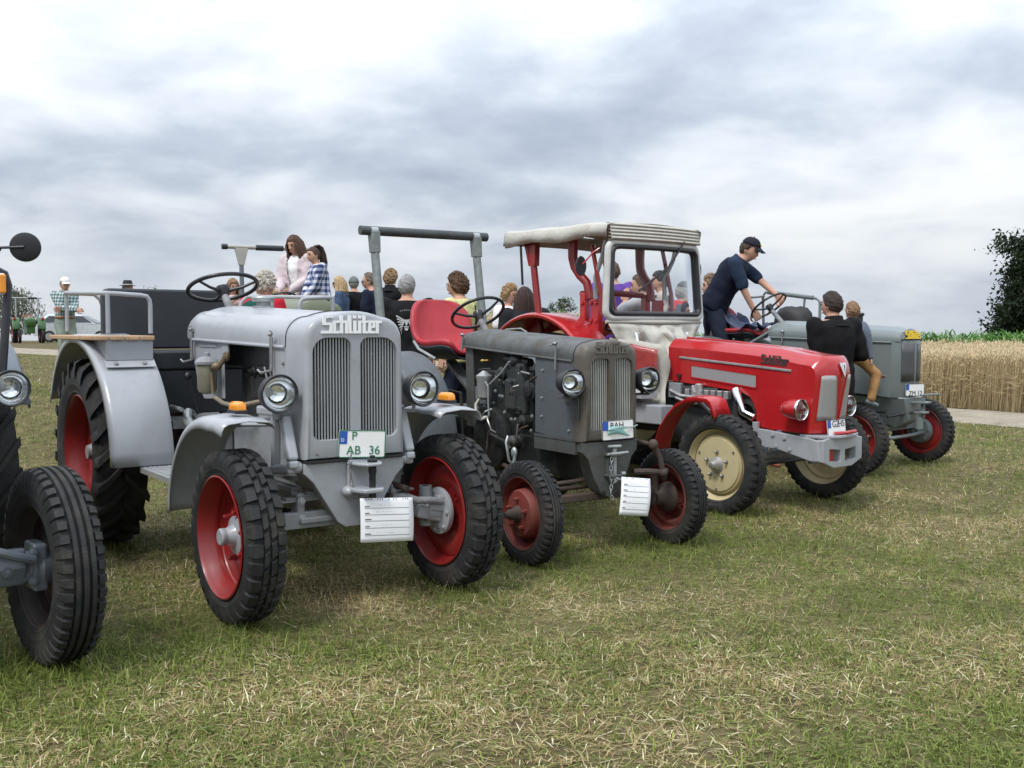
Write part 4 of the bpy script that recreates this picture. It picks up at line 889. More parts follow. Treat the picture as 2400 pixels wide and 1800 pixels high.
    mb = MB(); mb.tube([(.12, 0, .47), (.12, 0, .68)], .014, 10); mb.tube([(.11, -.045, .695), (.125, .045, .695)], .010, 8); mb.tube([(.12, -.06, .648), (.14, .09, .655)], .009, 8); mb.tube([(.12, .05, .52), (.12, .08, .52)], .014, 8); mb.build('tow_pin', m_steel, tj)
    chain([(.14, -.035, .66), (.14, -.045, .55), (.14, -.04, .46), (.145, -.05, .40), (.15, -.03, .36)], .013, .003).build('safety_chain', m_steel, tj)
    chain([(.14, -.03, .46), (.15, .0, .50), (.155, .03, .485)], .011, .0024).build('card_chain', m_steel, tj)
    MB().lathe([(0, .015), (.012, .016)], c=(.077, -.06, .40), axis='x', n=12, cap=True).build('drain_hole_plug', m_dark, tj)
    # axle: tube and radius rods, rusty steering gear on the left side
    mb = MB(); mb.bar((-.02, -.43, .37), (-.02, .43, .37), .05, .05); mb.build('front_axle', m_rust, t, 0, bevel=.008)
    for s in (-1, 1):
        mb = MB(); mb.tube([(-.02, s*.44, .50), (-.02, s*.455, .27)], .03, 12); mb.tube([(-.02, s*.45, .316), (-.02, s*.57, .316)], .032, 12); mb.build('knuckle', m_rust, t)
        MB().tube([(-.03, s*.40, .38), (-.5, s*.28, .44), (-1.0, s*.16, .50)], .016, 8).build('radius_rod', m_rust, t)
    mb = MB(); mb.tube([(-.3, .235, .72), (.02, .28, .70), (.10, .33, .685)], .014, 8); mb.tube([(.10, .33, .69), (.11, .38, .60), (.12, .40, .50), (.08, .44, .46)], [.02, .018, .02, .024], 8); mb.ell((.10, .33, .685), (.035, .03, .035)); mb.ell((.12, .40, .50), (.03, .03, .03)); mb.tube([(.04, .22, .51), (.08, .30, .51), (.10, .38, .50), (.06, .48, .50)], .02, 8); mb.build('steering_gear', m_rust, t)
    mb = MB(); mb.tube([(-.1, -.40, .42), (-.1, .40, .42)], .014, 8); mb.tube([(-.06, -.44, .46), (-.06, .05, .475)], .013, 8); mb.build('tie_rod', m_rust, t)
    # open engine
    mb = MB(); mb.box((-.88, 0, .93), (.62, .30, .42)); mb.box((-.72, -.17, 1.02), (.22, .06, .36)); mb.box((-.76, -.19, .98), (.13, .06, .22)); e = mb.build('engine', m_engine, t, 0, bevel=.02)
    mb = MB(); mb.box((-1.0, 0, .58), (1.1, .32, .30)); mb.build('crankcase', m_oily, t, 0, bevel=.03)
    MB().lathe([(-.03, .0), (-.03, .19), (-.02, .215), (.0, .22), (.03, .22), (.03, .0)], c=(-1.02, -.20, .66), axis='y', n=36).build('flywheel', m_oily, t)
    MB().lathe([(0, .07), (.03, .07), (.035, .05), (.05, .048), (.055, .03), (.055, 0)], c=(-.52, -.185, 1.02), axis=(0, -1, 0), n=24).build('injection_cover', m_oily, e)
    bolt_heads(e, [(-.80, -.205, 1.17), (-.64, -.205, 1.17), (-.80, -.205, .88), (-.64, -.205, .88), (-.72, -.225, 1.07)], (0, -1, 0), .012, m_engine)
    mb = MB(); mb.lathe([(0, .02), (.02, .05), (.14, .052), (.155, .058), (.17, .058), (.19, .03), (.205, .012), (.205, 0)], c=(-1.02, -.26, .93), axis='z', n=24); mb.build('fuel_filter', mat('dull_aluminium', (.34, .35, .34), .4, metal=.5, var=.25), t)
    MB().tube([(-1.02, -.29, .95), (-1.05, -.31, .90), (-1.03, -.32, .83), (-.95, -.32, .80), (-.90, -.31, .82)], .010, 8).build('fuel_hose', m_hose, t)
    MB().tube([(-.95, -.29, 1.06), (-.90, -.30, 1.03), (-.90, -.30, .92), (-.89, -.30, .83)], .006, 6).build('fuel_line', m_steel, t)
    MB().tube([(-.92, -.28, 1.04), (-.80, -.25, 1.13), (-.76, -.22, 1.20), (-.70, -.20, 1.22)], .007, 6).build('fuel_line', m_bolt, t)
    MB().tube([(-.62, -.21, 1.14), (-.50, -.22, 1.13)], .008, 6).build('fuel_line', m_bolt, t)
    mb = MB(); mb.ell((-.74, -.17, 1.21), (.06, .05, .05)); mb.tube([(-.9, -.15, 1.22), (-.6, -.15, 1.2)], .03, 10); mb.build('intake', m_oily, e)
    mb = MB(); mb.tube([(-1.12, -.22, 1.20), (-1.02, -.22, 1.205)], .011, 8); mb.ell((-1.10, -.22, 1.20), (.02, .016, .016)); mb.build('fuel_tap', m_brass, t)
    MB().tube([(-.9, -.28, .70), (-.72, -.27, .66), (-.66, -.27, .62)], .012, 8).build('oil_pipe', m_oily, t); MB().ell((-.60, -.28, .60), (.028, .02, .04)).tube([(-.58, -.29, .57), (-.58, -.30, .52)], .012, 6).build('oil_cock', m_steel, t)
    re_ = random.Random(4)
    for i in range(14):
        x0, z0 = re_.uniform(-1.18, -.50), re_.uniform(.62, 1.18); dx, dz = re_.uniform(-.16, .16), re_.uniform(-.22, .10); y0 = -.20-re_.uniform(.0, .07)
        MB().tube([(x0, y0, z0), (x0+dx*.3, y0-.025, z0+dz*.2), (x0+dx*.8, y0-.02, z0+dz*.8), (x0+dx, y0+.02, z0+dz)], re_.choice((.005, .007, .010)), 6).build('engine_pipe', re_.choice((m_bolt, m_oily, m_rust, m_steel)), e)
    bolt_heads(e, [(re_.uniform(-1.15, -.5), -.172-re_.uniform(0, .03), re_.uniform(.72, 1.14)) for _ in range(22)], (0, -1, 0), .010, m_steel)
    for x, z, r in ((-.62, .80, .05), (-.88, 1.12, .045), (-1.10, .84, .05), (-.74, .66, .04)): MB().lathe([(0, r), (.06, r), (.07, r*.7), (.09, r*.6), (.092, 0)], c=(x, -.15, z), axis=(0, -1, 0), n=18).build('engine_cover', re_.choice((m_engine, m_oily, m_worn)), e)
    for i in range(9): MB().box((-.90+i*.016, -.158, 1.05), (.005, .03, .13)).build('cooling_fin', m_engine, e, 0)
    for s in (-1, 1): MB().prism([(-1.36, 1.30), (-1.26, 1.295), (-1.22, .72), (-1.34, .72)], 'xz', s*.20, s*.212).build('cowl_post', m_worn, t, 0, bevel=.003)
    MB().box((-1.30, 0, 1.16), (.04, .40, .30)).build('fuel_tank', m_worn, t, 0, bevel=.01)
    for x0, x1, yy in ((-1.5, -1.22, -.33), (-1.6, -1.3, -.42)):
        MB().tube([(x0, yy, .90), (x0+.08, yy, .98), (x1, yy, .97), (x1+.02, yy, .60)], .014, 8).build('pedal', m_oily, t)
    MB().box((-1.45, -.42, .80), (.42, .26, .012)).build('foot_plate', m_worn, t, 0)
    MB().box((-1.45, .42, .80), (.42, .26, .012)).build('foot_plate', m_worn, t, 0)
    drive_train(t, m_oily, rx, rz, 1.2, .16, -.3, .42, .85)
    for s in (-1, 1): arc_fender(t, rx, rz, .665, s*.74, s*.44, -5, 150, m_worn2, .05, True)
    # seat, wheel, roll bar
    bucket_seat(t, [(-1.63, 1.235), (-1.70, 1.262), (-1.88, 1.235), (-2.02, 1.245), (-2.10, 1.32), (-2.15, 1.42), (-2.20, 1.52), (-2.235, 1.60), (-2.25, 1.645), (-2.255, 1.665)], [.17, .215, .25, .27, .285, .28, .26, .21, .14, .05], m_redvinyl, m_vinyl, wrap=.17)
    MB().bar((-1.95, 0, 1.17), (-1.35, -.05, .86), .09, .03).build('seat_spring', m_worn, t, 0, bevel=.005)
    MB().prism(arc(-2.02, 1.02, .2, -60, 60, 8)+[(p[0]-.06, p[1]) for p in reversed(arc(-2.02, 1.02, .2, -60, 60, 8))], 'xz', -.28, -.20).build('seat_bracket', m_black, t, 40)
    MB().tube([(-1.72, -.265, 1.20), (-1.95, -.285, 1.27), (-2.06, -.27, 1.33)], .012, 8).build('seat_edge_trim', m_steel, t)
    steering_wheel(t, (-1.535, 0, 1.548), (-.55, 0, .83), .202, .0125, 3, (-1.32, 0, 1.30), phase=.5, hubr=.04)
    for s in (-1, 1):
        MB().tube([(-2.10, s*.47, .75), (-2.36, s*.47, 2.16)], .034, 14).build('roll_bar_post', m_post, t)
        MB().prism([(-2.40, 2.20), (-2.31, 2.20), (-2.30, 2.03), (-2.37, 2.03)], 'xz', s*.47-.036, s*.47+.036).build('roll_bar_clamp', m_post, t, 0, bevel=.006); bolt_heads(t, [(-2.318, s*.47, 2.12), (-2.312, s*.47, 2.07)], 'x', .012)
        mb = MB(); mb.lathe([(-.03, .041), (.03, .041)], c=(-2.365, s*.47, 2.20), axis='y', n=20, cap=True); mb.build('bar_collar', m_steel, t)
    MB().tube([(-2.365, -.585, 2.205), (-2.365, .585, 2.205)], .037, 18).build('roll_bar', mat('dark_pipe_paint', (.045, .055, .055), .5, var=.3, dirt=(.10, .10, .095), damt=.4, dscale=9), t)
    plate(t, (.108, .035, .797), .235, .125, [('BAH', -.06, .012, .038)], m_ink, yaw=R(-6), roll=R(2))
    mb = MB(); g = [[(.117+.004*math.sin(v*4+u*3), .035-.085+u*.20, .765+v*.045+.012*math.sin(u*5)) for u in np.linspace(0, 1, 9)] for v in np.linspace(0, 1, 5)]; mb.sheet(g).build('plate_cover', mat('pale_teal_cloth', (.25, .50, .46), .6, var=.2), t, 60, solid=.002)
    MB().tube([(.122, -.05, .80), (.13, .05, .815), (.125, .15, .812), (.11, .19, .82)], .004, 6).build('plate_strap', mat('strap_grey', (.3, .35, .38), .6), t)
    info_card('tilted white paper card hanging at the weathered dark tractor tow jaw', world_pt(t, (.165, .02, .508)), Matrix.Rotation(H-math.pi/2, 3, 'Z')@Vector((.18, 1, -.12)), Matrix.Rotation(H-math.pi/2, 3, 'Z')@Vector((.10, -.17, -1)), .205, .235, bend=.022)
    return t
# ------------------------------------------------------------------ red tractor with canvas weather cab
def build_t3():
    X, Y, H = 2.139, 8.268, .67; t = tractor_root('red tractor with cream wheels under a cream canvas weather cab', X, Y, H)
    rx, rz = -2.15, .70; grass_at(X, Y, H, [(0, -.676), (0, .676)])
    ft = tyre(.775, .185, .545, 'road', 38); rt = tyre(1.40, .34, .84, 'ag', 22)
    disc = [(-.005, .245), (.0, .225), (-.03, .212), (-.045, .205), (-.048, .16), (-.045, .08), (-.045, 0)]
    hub = [(-.04, .062), (-.055, .060), (-.062, .045), (-.085, .042), (-.09, .03), (-.115, .028), (-.12, .02), (-.12, 0)]
    for s in (-1, 1):
        w = wheel(t, (0, s*.676, .3875), s, ft, .545, .13, disc, m_cream, (5, .098, -.043), m_bolt, hub, m_alu, steer=.02)
        bolt_heads(w, [(math.cos(a)*.19, -.048, math.sin(a)*.19) for a in (.6, 2.7, 4.7)], (0, -1, 0), .007, m_bolt)
        MB().lathe([(-.03, .225), (-.034, .222), (-.034, .214), (-.03, .212)], n=40, closed=True).build('rim_ring', m_cream, w)
    for s in (-1, 1): wheel(t, (rx, s*.66, rz), s, rt, .84, .27, [(.04, .40), (.06, .3), (.04, .15), (.04, 0)], m_cream, (8, .14, .04))
    # bonnet: one pressing with chamfered shoulders, prow-shaped front and a cut-out over the axle
    hw = .225
    def ztop(x): return 1.345-.10*((x+.97)/1.45)**1.3 if x < .30 else 1.245-.0-.10*((x-.30)/.28)**2*1.2
    def outline(y):
        a = abs(y)/hw; prow = .085*(1-a*a); drop = .0 if a < .62 else .075*((a-.62)/.38)**1.4
        L = [(-.97, .982), (-.60, .955), (-.30, .930), (-.17, .915), (-.09, .885), (-.05, .835), (-.03, .75), (-.02, .652), (.12, .640), (.30, .632)]
        fx = lambda z: .47+prow+.055*min(1, (z-.63)/.42)
        L += [(fx(z), z) for z in (.632, .72, .82, .92, 1.02, 1.08)]
        zf = 1.10-drop*.35
        for k in (20, 40, 60, 80): L.append((fx(1.08)-.05*(1-math.cos(R(k)))*1.3, 1.08+(ztop(.42)-drop-1.08)*math.sin(R(k))))
        for x in (.40, .30, .15, -.1, -.4, -.7, -.97): L.append((x, ztop(x)-drop))
        return L
    ysec = [-hw, -hw*.995, -hw*.93, -hw*.80, -hw*.64, -hw*.60, -hw*.3, -.006, .006, hw*.3, hw*.60, hw*.64, hw*.80, hw*.93, hw*.995, hw]
    rings = [[(x, y, z) for x, z in outline(y)] for y in ysec]
    MB().loft(rings).build('bonnet', m_red, t, 28)
    MB().tube([(-.96, 0, 1.352), (-.4, 0, 1.318), (.1, 0, 1.272), (.34, 0, 1.240), (.47, 0, 1.20)], .009, 6).build('centre_bead', m_red, t)
    fx = lambda y, z: .47+.085*(1-(y/hw)**2)+.055*min(1, (z-.63)/.42)
    for s in (-1, 1):
        # wire panels each side of the tapering centre wedge
        def inner(z): return .012+.052*(z-.72)/.36
        g = [[(fx(y, z)+.003, s*y, z) for y in np.linspace(inner(z), .192, 6)] for z in np.linspace(.73, 1.075, 10)]
        p = MB().sheet(g).build('grille_panel', m_screen, t, 60, solid=.004)
        e = [g[0][0], g[0][-1], g[-1][-1], g[-1][0]]; MB().tube([Vector(q)+Vector((.002, 0, 0)) for q in e+[e[0]]], .0045, 6).build('panel_frame', m_red, p)
        MB().prism([(-.71, 1.122), (-.02, 1.062), (-.02, .955), (-.71, 1.018)], 'xz', s*(hw+.001), s*(hw+.004)).build('vent_screen', m_screen, t, 0)
        mb = MB(); q = [(-.71, 1.122), (-.02, 1.062), (-.02, .955), (-.71, 1.018)]
        for a, b in zip(q, q[1:]+q[:1]): mb.bar((a[0], s*(hw+.004), a[1]), (b[0], s*(hw+.004), b[1]), .006, .012)
        mb.build('vent_frame', m_red, t, 0)
        MB().bar((-.84, s*(hw+.004), 1.185), (.31, s*(hw+.004), 1.104), .012, .018).build('trim_strip', m_steel, t, 0, bevel=.003)
        if s < 0:
            d = Vector((1.15, 0, -.081)).normalized(); u = Vector((.0702, 0, .9975)); dk = mat('dark_letter_metal', (.06, .05, .05), .4, metal=.3)
            brand(t, (.02, -hw-.001, 1.157), d, u, (0, -1, 0), .26, dk, .005)
        headlight(t, (.46, s*.315, .818), .080, .17, m_red, m_chrome, aim=0)
        MB().tube([(.36, s*.20, .81), (.38, s*.30, .815)], [.06, .05], 12).build('lamp_pod', m_red, t)
        mb = MB(); mb.tube([(-.84, s*.236, 1.02), (-.84, s*.240, .93)], .008, 6); mb.box((-.84, s*.24, 1.03), (.05, .012, .016)); mb.build('bonnet_latch', m_black, t)
        # side rail of the front frame
        pr = [(-.12, .645), (.10, .635), (.36, .612), (.50, .60), (.575, .585), (.60, .43), (.52, .425), (.38, .455), (.22, .49), (-.12, .505)]
        MB().prism(pr, 'xz', s*.262, s*.232).build('frame_rail', m_grey, t, 0, bevel=.006); bolt_heads(t, [(.17, s*.264, .60), (.28, s*.264, .585), (.20, s*.264, .515), (.33, s*.264, .50)], (0, s, 0), .015, m_grey)
        MB().box((-.0, s*.255, .65), (.05, .03, .08)).build('rail_lug', m_grey, t, 0, bevel=.004)
        # front mudguard: red strip bent with a kinked end
        P = [(-.62, .38), (-.60, .52), (-.55, .64), (-.47, .75), (-.37, .84), (-.27, .885), (-.16, .90), (-.06, .895), (-.02, .87), (.03, .76)]
        g = []
        for i, (x, z) in enumerate(P): g.append([(x-.01, s*.785, z-.035), (x, s*.78, z-.004), (x, s*.75, z+.004), (x, s*.68, z+.012), (x, s*.60, z+.004), (x-.01, s*.585, z-.02)])
        MB().sheet(g).build('front_fender', m_red, t, 45, solid=.006)
        MB().tube([(-.3, s*.62, .86), (-.25, s*.40, .70), (-.2, s*.26, .58)], .016, 8).build('fender_stay', m_grey_cast, t)
    # front bumper: cast yoke with an opening, red tow lever
    bp = MB(); fl = [(-.255, .59), (-.255, .425), (-.12, .375), (.12, .375), (.255, .425), (.255, .59), (.12, .62), (-.12, .62)]; holes = [[(-.17, .52), (-.17, .43), (-.03, .415), (-.03, .505)], [(.03, .505), (.03, .415), (.17, .43), (.17, .52)]]
    bp.prism(fl, 'yz', .56, .625, [list(reversed(h)) for h in holes]); b = bp.build('bumper', m_grey, t, 0, bevel=.008)
    MB().prism([(.40, -.24), (.60, -.24), (.66, -.08), (.66, .08), (.60, .24), (.40, .24)], 'xy', .60, .622).build('bumper_top', m_grey, b, 0, bevel=.006)
    MB().tube([(.60, -.08, .632), (.66, .0, .640), (.665, .10, .645)], .014, 8).build('tow_lever', m_red, b)
    MB().box((.575, -.1, .47), (.03, .05, .09)).build('tow_block', m_red, b, 0)
    em = MB().prism([(-.035, .055), (.035, .055), (.038, .03), (.0, -.065), (-.038, .03)], 'yz', 0, .012).build('emblem', m_chrome, t, 0, bevel=.003, loc=(.612, 0, 1.115), rot=(0, R(-10), 0))
    MB().prism([(-.022, .042), (.022, .042), (.0, -.04)], 'yz', .0125, .014).build('emblem_field', m_white, em, 0); MB().prism([(-.004, .036), (.012, .036), (.0, -.03)], 'yz', .0142, .0155).build('emblem_mark', m_black, em, 0)
    plate(t, (.578, -.02, .675), .235, .125, [('GZ', -.058, .005, .05), ('HS', .02, .005, .05)], m_ink, roll=R(1), tilt=R(-6))
    # engine bay seen under the bonnet
    mb = MB(); mb.box((-.55, 0, .80), (.85, .36, .32)); mb.box((-.62, -.19, .86), (.40, .08, .16)); e = mb.build('engine', m_engine, t, 0, bevel=.015)
    for i in range(7): MB().box((-.72+i*.07, -.245, .885), (.045, .05, .07)).build('injection_pump', m_alu, e, 0, bevel=.006)
    MB().tube([(-.22, -.24, .93), (-.17, -.27, .88), (-.12, -.27, .76), (-.02, -.25, .72)], .034, 12).build('coolant_pipe', m_chrome, e)
    mb = MB(); mb.lathe([(0, .10), (.10, .12), (.12, .08), (.16, .08)], c=(-.1, -.10, .75), axis=(0, -1, 0), n=24); mb.build('fan_housing', m_dark, e)
    for p in (((-.92, .90), (-.80, .86), (-.66, .855), (-.5, .87)), ((-.85, .84), (-.7, .80), (-.4, .82)), ((-.66, .95), (-.64, .90), (-.58, .88))): MB().tube([(x, -.26, z) for x, z in p], .014, 8).build('hose', m_alu, e)
    MB().lathe([(0, .035), (.10, .035), (.11, .02)], c=(-.60, -.25, .86), axis='z', n=16).build('oil_filter', m_alu, e)
    MB().box((-.88, -.22, .90), (.14, .06, .13)).build('battery_box', m_grey_cast, e, 0, bevel=.006)
    MB().tube([(-.42, -.34, .80), (-.28, -.36, .80)], .045, 14).build('starter', m_black, e)
    mb = MB(); mb.box((-.95, -.42, .70), (.30, .16, .16)); mb.build('tool_box', m_grey, t, 0, bevel=.01)
    sb = MB().box((-1.13, -.47, .86), (.34, .20, .055)).build('step', m_tread, t, 0, bevel=.004)
    bolt_heads(sb, [(-1.27+i*.05, -.575, .86) for i in range(6)], (0, -1, 0), .007)
    front_axle(t, .40, .52, m_grey_cast, -.02); drive_train(t, m_engine, rx, rz, 1.3, .2, -.2, .45, 1.0)
    MB().tube([(.05, -.5, .36), (.08, .5, .36)], .017, 8).build('tie_rod', m_black, t)
    MB().box((-1.4, 0, .78), (.75, 1.0, .03)).build('floor_plate', m_grey_cast, t, 0)
    for s in (-1, 1):
        f = arc_fender(t, rx, rz, .872, s*.80, s*.42, 8, 130, m_red, .04, True, thick=.008)
        MB().tube([(-2.55, s*.79, 1.42), (-2.30, s*.80, 1.43), (-2.22, s*.80, 1.40), (-2.19, s*.80, 1.30)], .009, 8).build('grab_handle', m_steel, f)
        MB().box((-1.86, s*.40, 1.55), (.075, .06, .42)).build('cab_pillar', m_red, t, 0, bevel=.008)
        MB().box((-1.70, s*.40, 1.50), (.11, .06, .40)).build('cab_pillar', m_red, t, 0, bevel=.008)
        bolt_heads(t, [(x, s*.435, z) for x in (-1.86, -1.74, -1.67) for z in (1.40, 1.50, 1.66)], (0, s, 0), .016, m_red)
        # roof posts with flared heads
        MB().tube([(-2.34, s*.50, 1.2), (-2.48, s*.50, 2.06)], .034, 10).build('roof_post', m_redrim, t); MB().loft([[(x+dx, s*.50+dy, z) for dx, dy in ((-a, -.03), (a, -.03), (a, .03), (-a, .03))] for x, z, a in ((-2.475, 2.03, .045), (-2.505, 2.25, .085))]).build('post_head', m_redrim, t, 0)
        mb = MB(); mb.tube([(-1.98, s*.44, 2.25), (-1.98, s*.44, 2.08), (-1.96, s*.43, 2.0), (-1.90, s*.42, 1.92), (-1.82, s*.41, 1.85), (-1.78, s*.40, 1.70)], [.05, .045, .045, .042, .04, .04], 12); mb.build('hoop_post', m_redrim, t)
        MB().tube([(-1.52, s*.46, 2.22), (-1.56, s*.46, 2.08), (-1.66, s*.45, 1.90), (-1.66, s*.45, 1.70)], .021, 10).build('bent_post', m_steel, t)
        MB().tube([(-1.70, s*.46, 2.18), (-1.58, s*.46, 1.75), (-1.56, s*.46, 1.55)], .02, 8).build('roof_stay', m_redrim, t)
    MB().tube([(-2.58, -.58, 2.26), (-2.56, -.57, 1.85)], .012, 8).build('black_rod', m_black, t)
    MB().tube([(-1.90, .40, 1.75), (-1.94, 0, 1.77), (-1.90, -.40, 1.75)], .03, 10).build('cross_tube', m_redrim, t)
    # windscreen: moulded grey-white frame, rubber seal, curved glass
    def ws(u, v):            # u across -1..1, v up 0..1; bows forward in the middle
        half = .615+(.565-.615)*v; return Vector((-1.395+.045*v*0-.02*v+.05*(1-u*u)+.04, u*half, 1.525+.66*v))
    def loop(m, r=.09, n=6, ex=0):
        a = rrect(-1+m*1.6, m*1.5, 1-m*1.6, 1-m*1.5, r, n); out = []
        for i, (u, v) in enumerate(a):
            b = a[(i+1) % len(a)]; k = max(1, int(math.hypot(b[0]-u, b[1]-v)/.12)); out += [(u+(b[0]-u)*j/k, v+(b[1]-v)*j/k) for j in range(k)]
        return out
    lo, li = loop(-.005, .10), loop(.055, .12)
    def frame(loops, d0, d1):
        mb = MB(); A = [ws(*p)+Vector((d0, 0, 0)) for p in loops[0]]; Bq = [ws(*p)+Vector((d1, 0, 0)) for p in loops[0]]
        return mb
    fr = MB()
    m1 = loop(.0, .10); pts = [ws(*p) for p in m1]; fr.tube(pts, .033, 8, closed=True)
    wf = fr.build('windscreen_frame', mat('frame_grey_white', (.50, .51, .48), .45, var=.1, dirt=(.3, .3, .27), damt=.3), t, 50)
    MB().tube([ws(*p)+Vector((.018, 0, 0)) for p in loop(.034, .10)], .024, 8, closed=True).build('rubber_seal', m_black, wf, 50)
    MB().sheet([[ws(u, v) for u in np.linspace(-.95, .95, 15)] for v in np.linspace(.035, .965, 5)]).build('windscreen', m_pane, wf, 60)
    MB().tube([ws(.55, 1.06)+Vector((.06, 0, 0)), ws(.30, .80)+Vector((.035, 0, 0)), ws(.0, .52)+Vector((.03, 0, 0))], .008, 6).tube([ws(.12, .66)+Vector((.02, 0, 0)), ws(-.42, .36)+Vector((.012, 0, 0))], .010, 6).build('wiper', m_black, wf)
    # folded canvas roll over the windscreen
    for k in range(5):
        g = [[ws(u*1.02, 1.035)+Vector((.045-.006*k+dx, 0, .012+.030*k+dz)) for u in np.linspace(-1, 1, 15)] for dx, dz in ((-.04, -.012), (0, -.012), (.012, 0), (0, .014), (-.04, .014))]
        MB().sheet(g).build('canvas_fold', m_canvas, t, 60, solid=.004)
    # roof canvas, sagging between the bows, with side valance
    grid = []; rr_ = random.Random(3)
    ph = [rr_.uniform(0, 6) for _ in range(6)]
    for i in range(29):
        f = i/28; x = -2.78+f*1.44; row = []; zt = 2.385+.004*math.cos(f*9)-.018*f
        val = .145-.02*f+.018*math.sin(f*11+ph[0])
        for u in np.linspace(-1, 1, 25):
            a = abs(u); sgn = 1 if u > 0 else -1
            if a < .80: y = .60*u/.80; z = zt-.012*(a/.8)**2-.010*math.sin(f*14+u*5+ph[1])*.6; xx = x
            else: q = (a-.80)/.20; y = sgn*(.60+.016*math.sin(q*3)+.010*math.sin(f*26+ph[2]+q*2)*q+.014*math.sin(f*9+ph[3])*q); z = zt-.012-val*q; xx = x-.03*q
            row.append((xx, y, z))
        grid.append(row)
    cv = MB().sheet(grid).build('canvas_roof', m_canvas, t, 70, solid=.006)
    MB().sheet([[(-2.785-.03*v, y, 2.378-.012*(y/.6)**2-.13*v) for y in np.linspace(-.61, .61, 13)] for v in np.linspace(0, 1, 5)]).build('rear_valance', m_canvas, cv, 60, solid=.005)
    # canvas skirt from the windscreen down over the scuttle, creased, with clear windows
    def skirt(u, v):         # u around -1..1 (right side .. left side), v down
        a = abs(u); top = ws(max(-1, min(1, u*1.02)), -.05); 
        yy = (.60-.34*min(1, v*1.25)*(.35+.65*(1-a*.2)))*u/1.0; 
        if a > .62: yy = math.copysign((.60-.10*v)+(.05*math.sin(v*7)), u) if v > .75 and a > .9 else yy
        z = top.z-.02-(.62 if a > .45 else .25+.37*max(0, a-.2)/.25)*v
        x = top.x+(.30*v*(1-a**3) if a < .62 else .30*v*(1-a**3))+.02
        w = .020*math.sin(u*17+v*4)+.014*math.sin(u*9-v*11)+.010*math.sin(u*31+v*7); k = min(1, v*3)
        return Vector((x+w*k*1.6, yy+w*k*(1 if u > 0 else -1), z+.012*math.sin(u*13+v*9)*k))
    g = [[skirt(u, v) for u in np.linspace(-1, 1, 61)] for v in np.linspace(0, 1, 17)]
    MB().sheet(g).build('canvas_skirt', m_canvas, t, 70, solid=.005)
    for s in (-1, 1):
        us = np.linspace(.42, .66, 9)
        MB().sheet([[skirt(s*u, v)+Vector((.014, s*.014, .0)) for u in us] for v in np.linspace(.12, .62, 9)]).build('clear_window', m_film, t, 60)
        mb = MB()
        sd = [[(-1.42+.50*f+.015*math.sin(v*9+f*5), s*(.50-.20*f+.03*math.sin(f*9+v*5)), 1.35-.06*f-v*(.62-.1*f)) for f in np.linspace(0, 1, 13)] for v in np.linspace(0, 1, 12)]
        mb.sheet(sd).build('side_flap', m_canvas, t, 70, solid=.005)
        MB().sheet([[(-1.20+.24*f, s*(.475-.10*f), 1.30-.05*f-v*.27) for f in np.linspace(0, 1, 7)] for v in np.linspace(0, 1, 7)]).build('flap_window', mat('red_reflection_film', (.30, .05, .045), .16, var=.25, scale=9, coat=.5), t, 60, solid=.003)  # red reflection on the plastic is painted in as the window's base colour
    MB().tube([(-1.35, -.615, 1.49), (-1.28, -.2, 1.488), (-1.265, 0, 1.488), (-1.28, .2, 1.488), (-1.35, .615, 1.49)], .016, 8).build('ledge_piping', m_canvas, t)
    mb = MB().loft([[(-1.665+.02*k, -.645+.062*math.cos(a)*c, 1.985+.090*math.sin(a)*c) for a in np.linspace(0, 2*math.pi, 21)[:-1]] for k, c in ((0, .55), (.7, .95), (1.2, 1), (1.5, .96))]); mo = mb.build('mirror', m_black, t, 50)
    MB().tube([(-1.62, -.645, 2.0), (-1.56, -.58, 2.10), (-1.52, -.52, 2.15)], .008, 6).build('mirror_arm', m_red, mo)
    mb = MB().loft([[(-1.42+.02*k, .62+.05*math.cos(a)*c, 1.98+.09*math.sin(a)*c) for a in np.linspace(0, 2*math.pi, 21)[:-1]] for k, c in ((0, .55), (.7, .95), (1.2, 1), (1.5, .96))]); mb.build('mirror', m_black, t, 50)
    steering_wheel(t, (-1.72, 0, 1.50), (-.45, 0, .9), .20, .013, 3, (-1.3, 0, 1.25))
    bucket_seat(t, [(-1.95, 1.12), (-2.02, 1.14), (-2.2, 1.12), (-2.32, 1.13), (-2.38, 1.22), (-2.42, 1.34), (-2.44, 1.42)], [.2, .23, .24, .25, .25, .22, .14], m_vinyl, m_black)
    return t
